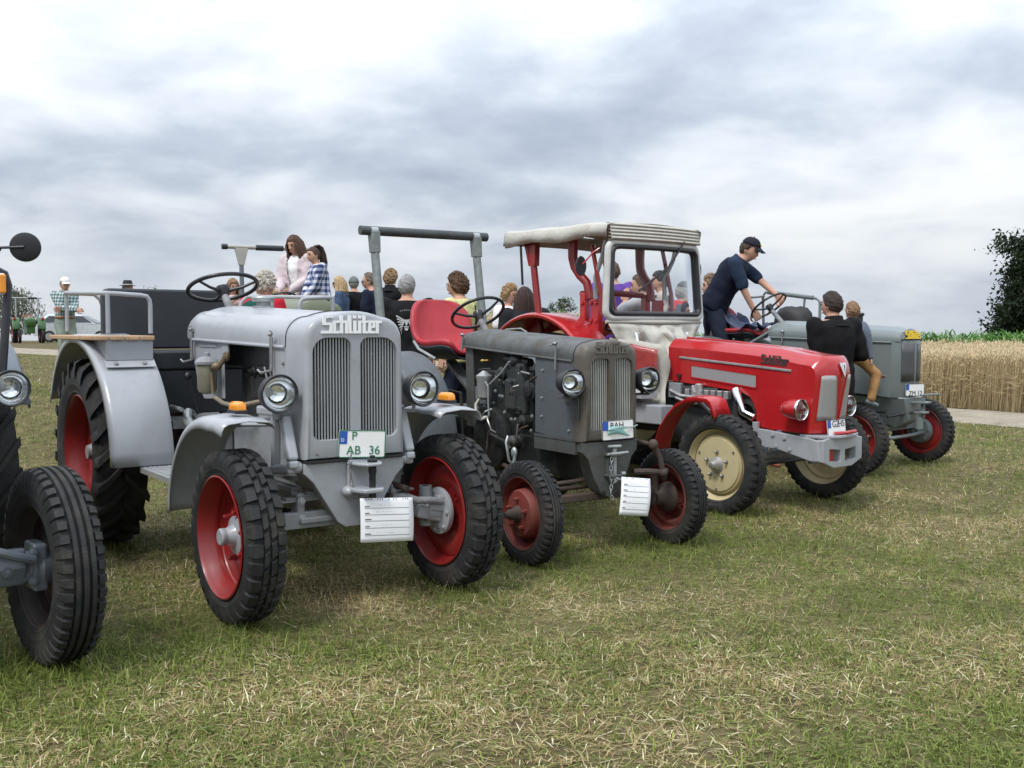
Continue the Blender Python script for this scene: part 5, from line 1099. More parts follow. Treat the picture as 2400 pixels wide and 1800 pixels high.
# ------------------------------------------------------------------ grey-green tractor at the end of the row
def build_t4():
    X, Y, H = 3.889, 10.476, .75; t = tractor_root('grey green tractor with yellow lettering and red wheels beside the wheat', X, Y, H)
    rx, rz = -2.0, .62; grass_at(X, Y, H, [(0, -.71), (0, .71)])
    ft = tyre(.685, .14, .47, 'road', 40); rt = tyre(1.24, .28, .74, 'ag', 20)
    disc = [(.0, .215), (.02, .19), (.02, .12), (.0, .09), (0, 0)]
    for s in (-1, 1):
        w = wheel(t, (0, s*.714, .3425), s, ft, .47, .11, disc, m_redrim, (6, .15, .01), m_bolt, [(.0, .08), (-.05, .07), (-.06, 0)], m_far, steer=-.05, inner=[(.03, .03), (.03, .135), (.05, .14), (.09, .12), (.10, .05), (.2, .05)], imat=m_far)
    for s in (-1, 1): wheel(t, (rx, s*.62, rz), s, rt, .74, .22, [(.02, .35), (.04, .25), (.02, .12), (.02, 0)], m_redrim, (8, .12, .02))
    bonnet(t, [(.205, .225, 1.325, 1.405, .07, .03), (.19, .245, 1.30, 1.43, .10, .03), (.10, .255, 1.295, 1.452, .12, .03), (-.4, .26, 1.305, 1.478, .12, .03), (-1.0, .26, 1.33, 1.51, .12, .03), (-1.22, .26, 1.335, 1.518, .12, .03), (-1.30, .25, 1.345, 1.505, .11, .03), (-1.335, .215, 1.36, 1.465, .06, .02)], m_far)
    for s in (-1, 1):
        MB().tube([(-1.28, s*.267, 1.335), (-.4, s*.267, 1.302), (.12, s*.262, 1.292)], .008, 8).build('bonnet_rail', m_far, t)
        MB().prism([(-.42, 1.30), (.12, 1.29), (.12, .74), (-.42, .78)], 'xz', s*.248, s*.255).build('side_panel', m_far, t, 0, bevel=.002)
        MB().prism([(-1.28, 1.335), (-.80, 1.318), (-.80, 1.0), (-1.2, 1.0)], 'xz', s*.248, s*.254).build('cowl_panel', m_far, t, 0, bevel=.002)
        MB().tube([(-1.12, s*.27, 1.39), (-1.12, s*.275, 1.27)], .009, 6).ell((-1.12, s*.275, 1.40), (.022, .014, .013)).build('bonnet_latch', m_bolt, t)
        MB().box((-.02, s*.259, .95), (.16, .006, .012)).build('badge', m_chrome, t, 0)
    def hole(s):
        a = [(.022, .86), (.205, .90), (.215, 1.285), (.035, 1.285)]; return a if s > 0 else [(-y, z) for y, z in reversed(a)]
    # prow front with two dark screens
    mb = MB(); po = [(.12, -.255), (.19, -.235), (.235, -.10), (.25, 0), (.235, .10), (.19, .235), (.12, .255)]
    mb.loft([[(x*k+o, y*k, z) for x, y in po] for z, k, o in ((.74, .93, .0), (.80, .97, 0), (1.0, 1, 0), (1.29, 1, 0), (1.31, .99, 0))]); mb.build('radiator_shell', m_far, t, 30)
    scr = mesh_screen('dark_wire_screen', (.10, .105, .11), 150.)
    for s in (-1, 1):
        g = [[(.262-.012-.235*(y-.02)**2*5.2*.22+.006-(.045*max(0, y-.11)/.1), s*y, z) for y in (.022, .07, .11, .16, .205)] for z in np.linspace(.90, 1.275, 5)]
        g = [[(np.interp(y, [0, .10, .235], [.25, .235, .19])+.004, s*y, z) for y in (.024+.03*(z-.9), .07, .10, .15, .205)] for z in np.linspace(.90, 1.275, 5)]
        MB().sheet(g).build('grille_panel', scr, t, 60, solid=.004)
    brand(t, (.224, -.155, 1.325), (.0, 1, 0), (-.18, 0, .98), (.98, 0, .18), .31, m_yellow, .010)
    MB().lathe([(0, .035), (.10, .035), (.105, .045), (.12, .05), (.135, .045), (.14, 0)], c=(-.42, .10, 1.46), axis='z', n=20).build('air_intake', m_black, t)
    mb = MB(); mb.box((-.62, 0, .98), (.75, .28, .5)); mb.box((-.8, 0, .62), (1.2, .34, .34)); mb.build('engine', m_engine, t, 0, bevel=.02)
    # nose bracket, tow jaw and independent axle
    mb = MB(); mb.loft([[(x, y, z) for y, z in ((-a, .74), (a, .74), (a*.5, b), (-a*.5, b))] for x, a, b in ((-.35, .22, .60), (.10, .23, .42), (.24, .20, .50))]); mb.build('nose_casting', m_far, t, 25, bevel=.01)
    mb = MB(); mb.prism([(.2, -.07), (.40, -.05), (.40, .05), (.2, .07)], 'xy', .68, .70); mb.prism([(.2, -.07), (.38, -.05), (.38, .05), (.2, .07)], 'xy', .58, .60); mb.tube([(.34, 0, .54), (.34, 0, .76)], .018, 10); mb.bar((.34, -.02, .765), (.46, .10, .775), .03, .02); mb.tube([(.30, 0, .42), (.30, 0, .54)], .04, 14); mb.build('tow_jaw', m_far, t, 30, bevel=.004)
    front_axle(t, .42, .55, m_far, -.02)
    mb = MB(); mb.tube([(-.02, .60, .40), (-.02, .60, .60)], .055, 16); mb.tube([(-.02, .60, .53), (-.02, .60, .60)], .07, 16); mb.tube([(-.02, -.60, .36), (-.02, -.60, .58)], .055, 16); mb.tube([(.10, -.5, .33), (.12, .2, .33), (.06, .6, .33)], .018, 8); mb.build('kingpin_housing', m_far, t)
    MB().tube([(.12, -.35, .60), (-.5, -.3, .62)], .016, 8).tube([(.3, .0, .60), (.1, -.28, .55)], .014, 8).build('drag_link', m_black, t)
    drive_train(t, m_far, rx, rz, 1.24, .19, -.3, .42, .95)
    for s in (-1, 1): arc_fender(t, rx, rz, .72, s*.80, s*.40, 5, 150, m_far, .05, True)
    for s in (-1, 1): MB().tube([(-1.30, s*.22, 1.40), (-1.60, s*.30, 1.22), (-1.9, s*.36, 1.05)], .016, 8).build('cowl_stay', m_far, t)
    MB().box((-1.55, 0, .80), (.6, .9, .02)).build('floor_plate', m_far, t, 0)
    bucket_seat(t, [(-1.55, 1.36), (-1.62, 1.385), (-1.80, 1.36), (-1.95, 1.37), (-2.03, 1.44), (-2.09, 1.54), (-2.14, 1.64), (-2.16, 1.70)], [.17, .21, .24, .25, .25, .24, .20, .12], m_redvinyl, m_vinyl, wrap=.12, z_side=.06)
    MB().box((-1.8, 0, 1.20), (.10, .10, .30)).build('seat_post', m_far, t, 0)
    steering_wheel(t, (-1.47, 0, 1.685), (-.62, 0, .78), .215, .012, 3, (-1.24, 0, 1.44), hubr=.04, phase=.2)
    # guard rail with padded top on the left mudguard
    mb = MB(); mb.tube([(-2.0, .72, 1.36), (-2.02, .72, 1.82), (-1.98, .72, 1.87), (-1.30, .72, 1.78), (-1.25, .72, 1.74), (-1.25, .72, 1.30)], .017, 10); mb.tube([(-1.45, .72, 1.78), (-1.47, .70, 1.40)], .014, 8); mb.tube([(-2.0, .45, 1.80), (-2.0, .72, 1.82)], .014, 8); mb.build('guard_rail', m_far, t)
    MB().tube([(-1.95, .72, 1.868), (-1.34, .72, 1.787)], .027, 10).build('rail_pad', m_far, t)
    plate(t, (.262, -.03, .815), .25, .125, [('ZM', -.085, -.055, .048), ('12', .03, -.055, .048)], m_ink, yaw=R(-18))
    # seat jacket and black bag are things of their own
    M4 = Matrix.Translation(t.location)@t.rotation_euler.to_matrix().to_4x4()
    g = []
    rj = random.Random(9)
    for i in range(17):
        f = i/16; row = []
        for k in range(13):
            u = k/12-.5; x = -2.02+.50*f; z = (1.60-.19*min(1, f*2.2)+.05*f)+.02*math.sin(f*17+k)+.022*math.sin(k*1.7+f*8)+.012*rj.random(); row.append(tuple(M4@Vector((x+.03*math.sin(k*1.3), u*.40-.02+.03*math.sin(f*6), z))))
        g.append(row)
    j = MB().sheet(g).build('jacket', mat('denim_cloth', (.055, .075, .135), .85, var=.3, scale=20, bump=.4), None, 70, solid=.012); tag(j, 'crumpled blue denim jacket lying on the red seat of the end tractor', 'jacket')
    b = MB(); rings = []
    for z, a, c in ((1.34, .20, .10), (1.36, .24, .14), (1.48, .25, .15), (1.60, .23, .13), (1.66, .18, .09), (1.68, .10, .04)):
        rings.append([tuple(M4@Vector((-1.52+math.cos(q)*a*(1+.05*math.sin(q*5)), .58+math.sin(q)*c, z+.012*math.sin(q*3)))) for q in np.linspace(0, 2*math.pi, 25)[:-1]])
    bag = b.loft(rings).build('bag', mat('black_nylon', (.012, .012, .013), .6, var=.3, bump=.3), None, 60); tag(bag, 'black nylon bag standing on the far mudguard of the end tractor', 'bag')
    MB().tube([M4@Vector((-1.66, .45, 1.60)), M4@Vector((-1.5, .43, 1.50)), M4@Vector((-1.30, .46, 1.47))], .014, 6).build('zip', m_black, bag)
    return t
# ------------------------------------------------------------------ slate tractor cut by the picture edge
def build_t0():
    H = .70; c, s_ = math.cos(H), math.sin(H); X, Y = -1.975-c*.60, 4.351-s_*.60
    t = tractor_root('slate blue tractor with black front wheel, round mirror and windscreen', X, Y, H)
    rx, rz = -2.0, .62; grass_at(X, Y, H, [(0, .60), (rx, .64)])
    ft = tyre(.84, .19, .50, 'rib', 44); rt = tyre(1.24, .30, .74, 'ag', 20)
    disc = [(-.02, .225), (-.01, .19), (.01, .13), (.03, .10), (.03, 0)]; dk = mat('dark_rim_paint', (.030, .022, .022), .55, var=.3, dirt=(.10, .06, .035), damt=.45)
    for s in (-1, 1): wheel(t, (0, s*.60, .42), s, ft, .50, .14, disc, dk, (6, .09, .0), m_bolt, [(.0, .08), (-.06, .07), (-.07, 0)], m_slate, steer=.03, inner=[(.02, .09), (.06, .10), (.10, .07), (.16, .05)], imat=m_slate)
    mr = MB().tube([(math.cos(a)*.256, .075, math.sin(a)*.256) for a in np.linspace(0, 6.283, 41)[:-1]], .004, 6, closed=True)
    mr.build('rim_line', m_redold, t, loc=(0, .525, .42))
    for s in (-1, 1): wheel(t, (rx, s*.71, rz), s, rt, .74, .24, [(.02, .35), (.04, .25), (.02, .12), (.02, 0)], m_redold, (8, .12, .02))
    bonnet(t, [(.08, .25, 1.25, 1.42, .10, .03), (-.6, .26, 1.27, 1.45, .1, .03), (-1.45, .27, 1.3, 1.48, .1, .03)], m_slate)
    def hole(s):
        a = rrect(.02, .86, .21, 1.30, .05, 5); return a if s > 0 else [(-y, z) for y, z in reversed(a)]
    grille_shell(t, .16, -.1, .255, .26, .76, 1.42, .1, .03, .05, [hole(-1), hole(1)], m_slate); slats(t, [hole(-1), hole(1)], .16, 9, .006, m_slat, m_dark)
    for s in (-1, 1): MB().box((-.6, s*.25, 1.02), (1.3, .01, .5)).build('side_panel', m_slate, t, 0)
    mb = MB(); mb.box((-.7, 0, .7), (1.3, .36, .4)); mb.build('engine', m_oily, t, 0, bevel=.02)
    drive_train(t, m_engine, rx, rz, 1.28, .19, -.3, .42, .95)
    for s in (-1, 1):
        mb = MB(); mb.prism([(-.05, .36), (.06, .36), (.09, .44), (.07, .52), (-.05, .50)], 'xz', s*.30, s*.48); mb.bar((.02, s*.30, .43), (.02, s*.58, .42), .10, .10); mb.box((.02, s*.53, .43), (.14, .06, .20)); mb.build('knuckle', m_slate, t, 0, bevel=.012)
        bolt_heads(t, [(.095, s*.50, .50), (.095, s*.50, .38), (.09, s*.40, .43)], 'x', .016, m_slate)
    MB().bar((0, -.45, .42), (0, .45, .42), .07, .10).build('front_axle', m_slate, t, 0, bevel=.01)
    MB().tube([(.05, -.3, .56), (.10, .1, .57), (.13, .30, .55), (.12, .42, .50), (.10, .50, .47)], .020, 10).build('drag_link', m_slate, t)
    for s in (-1, 1):
        f = arc_fender(t, rx, rz, .80, s*.88, s*.46, 30, 150, m_slate, .05, True)
        bolt_heads(f, [(-1.36, s*.885, 1.10)], (0, s, 0), .012, m_steel)
        headlight(t, (-1.05, s*.715, 1.125), .092, .11, m_slate, m_black, aim=0)
        MB().tube([(-1.13, s*.715, 1.125), (-1.30, s*.715, 1.125)], .02, 8).build('lamp_bracket', m_slate, t)
        # windscreen frame corner, amber lamp and mirror on its stalk
        MB().tube([(-1.26, s*.72, 1.10), (-1.30, s*.765, 1.50), (-1.31, s*.78, 1.66), (-1.315, s*.765, 1.72), (-1.32, s*.72, 1.745), (-1.32, 0, 1.75)], .022, 10).build('windscreen_frame', m_black, t)
        al = MB().box((-1.275, s*.735, 1.665), (.05, .035, .11)).build('side_lamp', m_white, t, 0, bevel=.008); MB().box((-1.245, s*.737, 1.665), (.02, .034, .10)).build('amber_lens', m_amber, al, 0, bevel=.008)
        mo = MB().lathe([(-.012, 0), (-.014, .05), (-.006, .076), (.006, .078), (.010, .073), (.010, 0)], c=(-1.25, s*.855, 1.862), axis=(-.9, s*.25, .05), n=32).build('mirror', m_black, t, 40); MB().tube([(-1.235, s*.845, 1.862), (-1.28, s*.74, 1.855), (-1.36, s*.66, 1.66)], .009, 8).build('mirror_arm', m_black, mo)
    MB().sheet([[(-1.27-.03*v, y, 1.15+.56*v) for y in (-.72, 0, .72)] for v in (0, 1)]).build('windscreen', m_pane, t, 0)
    return t
# ------------------------------------------------------------------ tractors behind the row
def build_t5():
    X, Y, H = -2.2, 11.6, .46; z = gz(X, Y); t = tractor_root('olive bonnet tractor behind the row with padded roll bar and two girls', X, Y, H, z)
    rx, rz = -2.1, .62
    ft = tyre(.632, .135, .42, 'road', 44); rt = tyre(1.24, .28, .74, 'ag', 20)
    for s in (-1, 1): wheel(t, (0, s*.6, .316), s, ft, .42, .10, [(0, .19), (.02, .1), (0, 0)], m_redrim, (5, .09, 0)); wheel(t, (rx, s*.62, rz), s, rt, .74, .22, [(.02, .35), (.04, .25), (.02, .12), (.02, 0)], m_redrim, (8, .12, .02))
    bonnet(t, [(.12, .20, 1.35, 1.43, .05, .02), (.08, .27, 1.25, 1.50, .12, .04), (-.1, .30, 1.2, 1.53, .14, .05), (-.7, .31, 1.2, 1.56, .14, .05), (-1.25, .31, 1.2, 1.57, .14, .05), (-1.35, .28, 1.25, 1.53, .12, .04)], m_olive)
    MB().prism(rrect(-.28, .7, .28, 1.34, .06, 4), 'yz', -.1, .09).build('radiator_shell', m_olive, t, 40, bevel=.02)
    MB().lathe([(0, .04), (.02, .05), (.04, .05), (.045, 0)], c=(.0, .08, 1.52), axis='z', n=16).build('filler_cap', m_steel, t)
    MB().box((-.7, 0, .85), (1.1, .36, .7)).build('engine', m_engine, t, 0, bevel=.02); drive_train(t, m_engine, rx, rz, 1.24, .19, -.3, .42, .95); front_axle(t, .36, .5, m_engine)
    for s in (-1, 1): arc_fender(t, rx, rz, .72, s*.80, s*.40, 5, 150, m_olive, .05, True)
    MB().box((-2.05, 0, .62), (1.5, .76, .03)).build('platform', m_engine, t, 0)
    steering_wheel(t, (-1.62, .0, 1.52), (-.5, 0, .86), .20, .012, 3, (-1.3, 0, 1.30))
    MB().box((-1.95, 0, 1.02), (.36, .42, .08)).build('seat', m_vinyl, t, 0, bevel=.03); MB().box((-1.95, 0, .82), (.1, .1, .36)).build('seat_post', m_black, t, 0)
    m_pg = mat('beige_grey_paint', (.36, .35, .31), .5, var=.08)
    for s in (-1, 1):
        MB().tube([(-2.25, s*.37, .7), (-2.28, s*.37, 2.03)], .030, 10).build('roll_bar_post', m_slate, t)
        MB().prism([(s*.37-.035, 2.0), (s*.37+.035, 2.0), (s*.37+.085, 2.22), (s*.37-.085, 2.22)], 'yz', -2.31, -2.25).build('post_bracket', m_pg, t, 0, bevel=.004)
        MB().tube([(-2.28, s*.55, 2.235), (-2.28, s*.62, 2.235)], .036, 12).build('rubber_end', m_black, t)
    MB().tube([(-2.28, -.58, 2.235), (-2.28, .58, 2.235)], .027, 12).build('roll_bar', m_pg, t)
    MB().tube([(-2.28, -.18, 2.235), (-2.28, .18, 2.235)], .037, 12).build('bar_padding', m_vinyl, t)
    return t
def build_t6():
    D = 50.; p = ray_at(55, 800, D); z = gz(p.x, D); t = thing('tractor', 'small bright green tractor with silver roll bar standing far off by the car', 'tractor', (p.x+.3, D, z), R(-60), 'vintage tractors parked in a row'); t['group'] = 'tractors standing farther off'
    ft = tyre(.632, .135, .42, 'road', 44); rt = tyre(1.18, .26, .74, 'ag', 20)
    for s in (-1, 1): wheel(t, (.9, s*.5, .316), s, ft, .42, .10, [(0, .19), (.02, .1), (0, 0)], m_redrim, (5, .09, 0)); wheel(t, (-.6, s*.6, .59), s, rt, .74, .22, [(.02, .35), (.04, .25), (.02, 0)], m_redrim, (6, .12, .02))
    bonnet(t, [(1.05, .16, .95, 1.12, .05, .02), (1.0, .22, .8, 1.2, .08, .03), (.3, .24, .8, 1.26, .08, .03), (-.05, .24, .8, 1.28, .08, .03)], m_green)
    MB().box((.1, 0, .65), (1.7, .36, .36)).build('chassis', m_green, t, 0, bevel=.02)
    for s in (-1, 1):
        arc_fender(t, -.6, .59, .66, s*.74, s*.40, 5, 150, m_green, .05, True); MB().tube([(-.95, s*.5, .7), (-1.0, s*.5, 2.2)], .035, 8).build('roll_bar_post', m_steel, t)
        MB().box((-.2, s*.62, 1.2), (.10, .12, .10)).build('tail_lamp', m_red, t, 0)
    MB().tube([(-1.0, -.68, 2.22), (-1.0, .68, 2.22)], .035, 8).build('roll_bar', m_steel, t); MB().tube([(-1.0, .05, 2.22), (-1.0, .45, 2.22)], .05, 8).build('bar_padding', m_black, t)
    bucket_seat(t, [(-.35, 1.2), (-.5, 1.22), (-.7, 1.2), (-.8, 1.25), (-.86, 1.45)], [.2, .24, .25, .25, .2], mat('brown_vinyl', (.22, .10, .07), .6), m_black)
    steering_wheel(t, (-.1, 0, 1.45), (-.5, 0, .86), .2, .012, 3, (.1, 0, 1.2))
def build_car():
    D = 54.; p = ray_at(128, 800, D); z = gz(p.x, D); c = thing('car', 'pale silver hatchback parked far off behind the man in the checked shirt', 'car', (p.x+1.3, D, z), R(8))
    m = mat('silver_car_paint', (.55, .60, .62), .3, metal=.3, coat=.5); dk = mat('car_window', (.03, .04, .05), .08)
    prof = [(-2.0, .30), (2.0, .30), (2.05, .62), (1.95, .86), (1.1, .95), (-.2, 1.0), (-2.02, .98), (-2.06, .6)]
    MB().loft([[(x, y, zz) for x, zz in prof] for y in (-.84, -.86, .86, .84)]).build('body', m, c, 30, bevel=.04)
    cab = lambda w, i: [(-1.9+i, w, .98), (1.05-i, w, .95), (.25-i, w*.84, 1.42-i*.3), (-1.35+i, w*.84, 1.45-i*.3)]
    MB().loft([cab(-.80, 0), cab(.80, 0)]).build('cabin', m, c, 30, bevel=.03)
    for s in (-1, 1):
        for a, b in ((-1.72, -.62), (-.52, .88)):
            q = [(a+.05, 1.02), (b, 1.02), (min(b, .35), 1.36), (max(a, -1.3)+.02, 1.36)]
            MB().add([(x, s*(.815-.28*(zz-.98)), zz) for x, zz in q]+[(x, s*(.80-.28*(zz-.98)), zz) for x, zz in q], [(0, 1, 2, 3), (4, 5, 6, 7), (0, 1, 5, 4), (1, 2, 6, 5), (2, 3, 7, 6), (3, 0, 4, 7)]).build('side_window', dk, c, 0)
    MB().add([(1.02, y, 1.0) for y in (-.68, .68)]+[(.34, y, 1.38) for y in (.58, -.58)], [(0, 1, 2, 3)]).build('windscreen', dk, c, 0, solid=.02)
    for x in (-1.25, 1.28):
        for s in (-1, 1):
            w = MB().lathe([(-.09, .0), (-.09, .19), (.09, .19)], n=24).build('wheel', m_alu, c, 30, loc=(x, s*.78, .30), rot=(0, 0, 0 if s < 0 else math.pi)); MB().lathe([(-.09, .19), (-.10, .27), (-.08, .30), (.08, .30), (.10, .27), (.09, .19)], n=32).build('tyre', m_rubber, w)
    for s in (-1, 1): MB().box((2.02, s*.6, .74), (.06, .34, .14)).build('headlight', m_lens, c, 0, bevel=.02)
# ------------------------------------------------------------------ people
def remesh(mb, vox, smooth=3):
    """one continuous skin over overlapping closed pieces"""
    me = mb.mesh('tmp', m_black, 0); o = link('tmp', me)
    md = o.modifiers.new('r', 'REMESH'); md.mode = 'VOXEL'; md.voxel_size = vox
    if smooth: m2 = o.modifiers.new('s', 'SMOOTH'); m2.factor = .5; m2.iterations = smooth
    out = bpy.data.meshes.new_from_object(o.evaluated_get(bpy.context.evaluated_depsgraph_get()))
    bpy.data.objects.remove(o); bpy.data.meshes.remove(me); out.materials.clear()
    out.polygons.foreach_set('use_smooth', [True]*len(out.polygons)); return out
def folds(me, seed, amp=.007):
    """cloth creases: shallow diagonal waves pressed along the surface normal"""
    n = len(me.vertices); co = np.empty(n*3, np.float32); no = np.empty(n*3, np.float32); me.vertices.foreach_get('co', co); me.vertices.foreach_get('normal', no); co = co.reshape(-1, 3); no = no.reshape(-1, 3)
    u = co[:, 0]*.8+co[:, 1]; d = vnoise(u+.4*co[:, 2], co[:, 2]*1.6+.5*u, seed, 16., 2)*amp*.75+vnoise(u*1.3, co[:, 2], seed+5, 34., 1)*amp*.45
    co += no*d[:, None]; me.vertices.foreach_set('co', co.ravel()); me.update()
def cap(mb, a, b, ra, rb, n=12):
    """tapered limb with round ends"""
    a, b = Vector(a), Vector(b); d = (b-a).normalized(); P, rr = [], []
    for k in (85, 60, 30): P.append(a-d*ra*math.sin(R(k))); rr.append(ra*math.cos(R(k)))
    P += [a, a.lerp(b, .35), b]; rr += [ra, ra*.55+rb*.45 if ra < rb else (ra*.62+rb*.38)*1.03, rb]
    for k in (30, 60, 85): P.append(b+d*rb*math.sin(R(k))); rr.append(rb*math.cos(R(k)))
    mb.tube(P, rr, n)
def ik(a, b, l1, l2, pole):
    a, b = Vector(a), Vector(b); d = b-a; L = min(d.length, (l1+l2)*.999); d.normalize(); x = (l1*l1-l2*l2+L*L)/(2*L); h = math.sqrt(max(0, l1*l1-x*x))
    p = Vector(pole); p = (p-d*p.dot(d)); p.normalize(); return a+d*x+p*h, a+d*L
def mskin(): return mat('skin', (.50, .285, .20), .55, var=.07, scale=12, spec=.3)
def cloth(name, col, **kw): return mat('cloth_'+name, col, .85, var=kw.pop('var', .14), scale=kw.pop('scale', 9), bump=.55, bscale=kw.pop('bscale', 16), spec=.15, **kw)
def plaid(name, c0, c1, c2, f):
    m = bpy.data.materials.new(name); m.use_nodes = True; t = m.node_tree; L = t.links.new; b = t.nodes['Principled BSDF']; b.inputs['Roughness'].default_value = .85
    tc = N(t, 'ShaderNodeTexCoord'); sp = N(t, 'ShaderNodeSeparateXYZ'); L(tc.outputs['Object'], sp.inputs[0]); st = []
    ad = N(t, 'ShaderNodeMath', operation='ADD'); L(sp.outputs[0], ad.inputs[0]); L(sp.outputs[1], ad.inputs[1])
    for s in (ad.outputs[0], sp.outputs[2]):
        k = N(t, 'ShaderNodeMath', operation='MULTIPLY', i_1=f); L(s, k.inputs[0]); fr = N(t, 'ShaderNodeMath', operation='FRACT'); L(k.outputs[0], fr.inputs[0])
        g = N(t, 'ShaderNodeMath', operation='LESS_THAN', i_1=.5); L(fr.outputs[0], g.inputs[0]); st.append(g.outputs[0])
    m1 = N(t, 'ShaderNodeMix', data_type='RGBA'); m1.inputs[6].default_value = (*c0, 1); m1.inputs[7].default_value = (*c1, 1); L(st[0], m1.inputs[0])
    m2 = N(t, 'ShaderNodeMix', data_type='RGBA'); m2.inputs[6].default_value = (*c1, 1); m2.inputs[7].default_value = (*c2, 1); L(st[0], m2.inputs[0])
    m3 = N(t, 'ShaderNodeMix', data_type='RGBA'); L(st[1], m3.inputs[0]); L(m1.outputs[2], m3.inputs[6]); L(m2.outputs[2], m3.inputs[7]); L(m3.outputs[2], b.inputs['Base Color']); return m
def hair_mat(name, col): return mat('hair_'+name, col, .55, var=.45, scale=55, bump=.9, bscale=150, spec=.35)
HR = (.098, .076, .116)         # head half sizes: depth, width, height
def head_dir(th, ph): return Vector((math.cos(ph)*math.cos(th), math.cos(ph)*math.sin(th), math.sin(ph)))
def head_pt(d, k=1., grow=0.):
    x, y, z = d; j = max(0, -z); f = max(0, x)
    rx, ry, rz = HR[0]+grow, HR[1]+grow, HR[2]+grow
    px = x*rx*(1-.10*j); py = y*ry*(1-.30*j*j-.06*f*(z < .2)); pz = z*rz
    px += .018*j*f+.006*f*max(0, 1-abs(z+.62)*5)              # jaw and chin
    if grow < .004:
        px += .024*math.exp(-((y/.17)**2+((z+.16)/.20)**2))*(x > 0)+.012*math.exp(-((y/.13)**2+((z+.26)/.12)**2))*(x > 0)
        px -= .010*math.exp(-(((abs(y)-.40)/.18)**2+((z-.08)/.13)**2))*(x > 0)
        px += .006*math.exp(-((z-.28)/.10)**2)*f
    return Vector((px, py, pz))*k
def head_mesh(mb, M, k):
    n, m = 28, 20; vs = [M@head_pt(Vector((0, 0, -1)), k)]; fs = []
    for i in range(1, m):
        for q in range(n): vs.append(M@head_pt(head_dir(2*math.pi*q/n, math.pi*i/m-math.pi/2), k))
    vs.append(M@head_pt(Vector((0, 0, 1)), k))
    for q in range(n): fs.append((0, 1+(q+1) % n, 1+q))
    for i in range(m-2):
        for q in range(n): a = 1+i*n; b = a+n; l = (q+1) % n; fs.append((a+q, a+l, b+l, b+q))
    e = 1+(m-2)*n
    for q in range(n): fs.append((e+q, e+(q+1) % n, len(vs)-1))
    mb.add(vs, fs)
    for s in (-1, 1): mb.ell(M@Vector((-.008*k, s*.077*k, -.008*k)), (.02*k, .011*k, .034*k), 10, 8)
def scalp(M, k, line, grow, seed, amp=.006, n=40, m=26, bumps=0, br=.016):
    """hair shell over the skull above a hairline function line(azimuth) -> lowest elevation"""
    r = random.Random(seed); mb = MB(); grid = []; ph = [r.uniform(0, 6.28) for _ in range(8)]
    for q in range(n+1):
        th = 2*math.pi*q/n; lo = line(th); row = []
        for i in range(m+1):
            f = i/m; p = lo+(math.pi/2-lo)*f; d = head_dir(th, p); g = grow*(.35+.65*min(1, f*5))
            g += amp*(math.sin(th*7+p*9+ph[0])+math.sin(th*15-p*6+ph[1])*.7+math.sin(p*21+th*4+ph[2])*.6+r.uniform(-.8, .8)) if f > .04 else 0
            row.append(M@head_pt(d, k, max(.004, g)))
        grid.append(row)
    mb.sheet(grid)
    for _ in range(bumps):
        th = r.uniform(0, 6.28); lo = line(th); p = lo+.08+(math.pi/2-lo-.08)*math.sqrt(r.random())*.999; c = M@head_pt(head_dir(th, p), k, grow+r.uniform(-.004, .012)); s = br*r.uniform(.7, 1.3)*k
        mb.ell(c, (s, s*r.uniform(.4, .8), s*r.uniform(.4, .8)), 6, 4, (r.uniform(0, 3), r.uniform(0, 3), 0))
    return mb
def az_front(th): return math.cos(th)      # 1 at the face, -1 at the nape
LINES = {'short': lambda th: R(np.interp(az_front(th), [-1, -.35, .05, .25, .6, 1], [-38, -28, -12, 8, 34, 36])),
         'receding': lambda th: R(np.interp(az_front(th), [-1, -.35, .05, .25, .6, 1], [-38, -28, -10, 16, 58, 62])),
         'full': lambda th: R(np.interp(az_front(th), [-1, -.3, .0, .3, .6, 1], [-52, -46, -36, -14, 26, 33]))}
def long_strands(M, k, seed, length, n, mb, spread=.05, back=True, wave=.012, front=.35):
    r = random.Random(seed)
    for i in range(n):
        th = r.uniform(R(38), R(322)) if not back else r.uniform(R(62), R(298))
        top = head_pt(head_dir(th, R(r.uniform(35, 70))), k, .014); side = head_pt(head_dir(th, R(r.uniform(-8, 8))), k, .02+.01*r.random())
        L = length*r.uniform(.82, 1.05)*k; dn = Vector((side.x*(1.02)-.012, side.y*1.10, -.10*k)); en = Vector((side.x*.9+r.gauss(0, .018)-.012, side.y*1.15+r.gauss(0, .02)+spread*(1 if side.y > 0 else -1)*.3, -L))
        P = [M@top, M@side, M@dn]; w = r.uniform(0, 6)
        for f in (.35, .65, .85, 1.): q = dn.lerp(en, f); P.append(M@(q+Vector((wave*math.sin(w+f*9), wave*math.cos(w+f*8), 0))))
        mb.tube(P, [.008*k, .011*k, .012*k, .012*k, .011*k, .008*k, .002*k], 5)
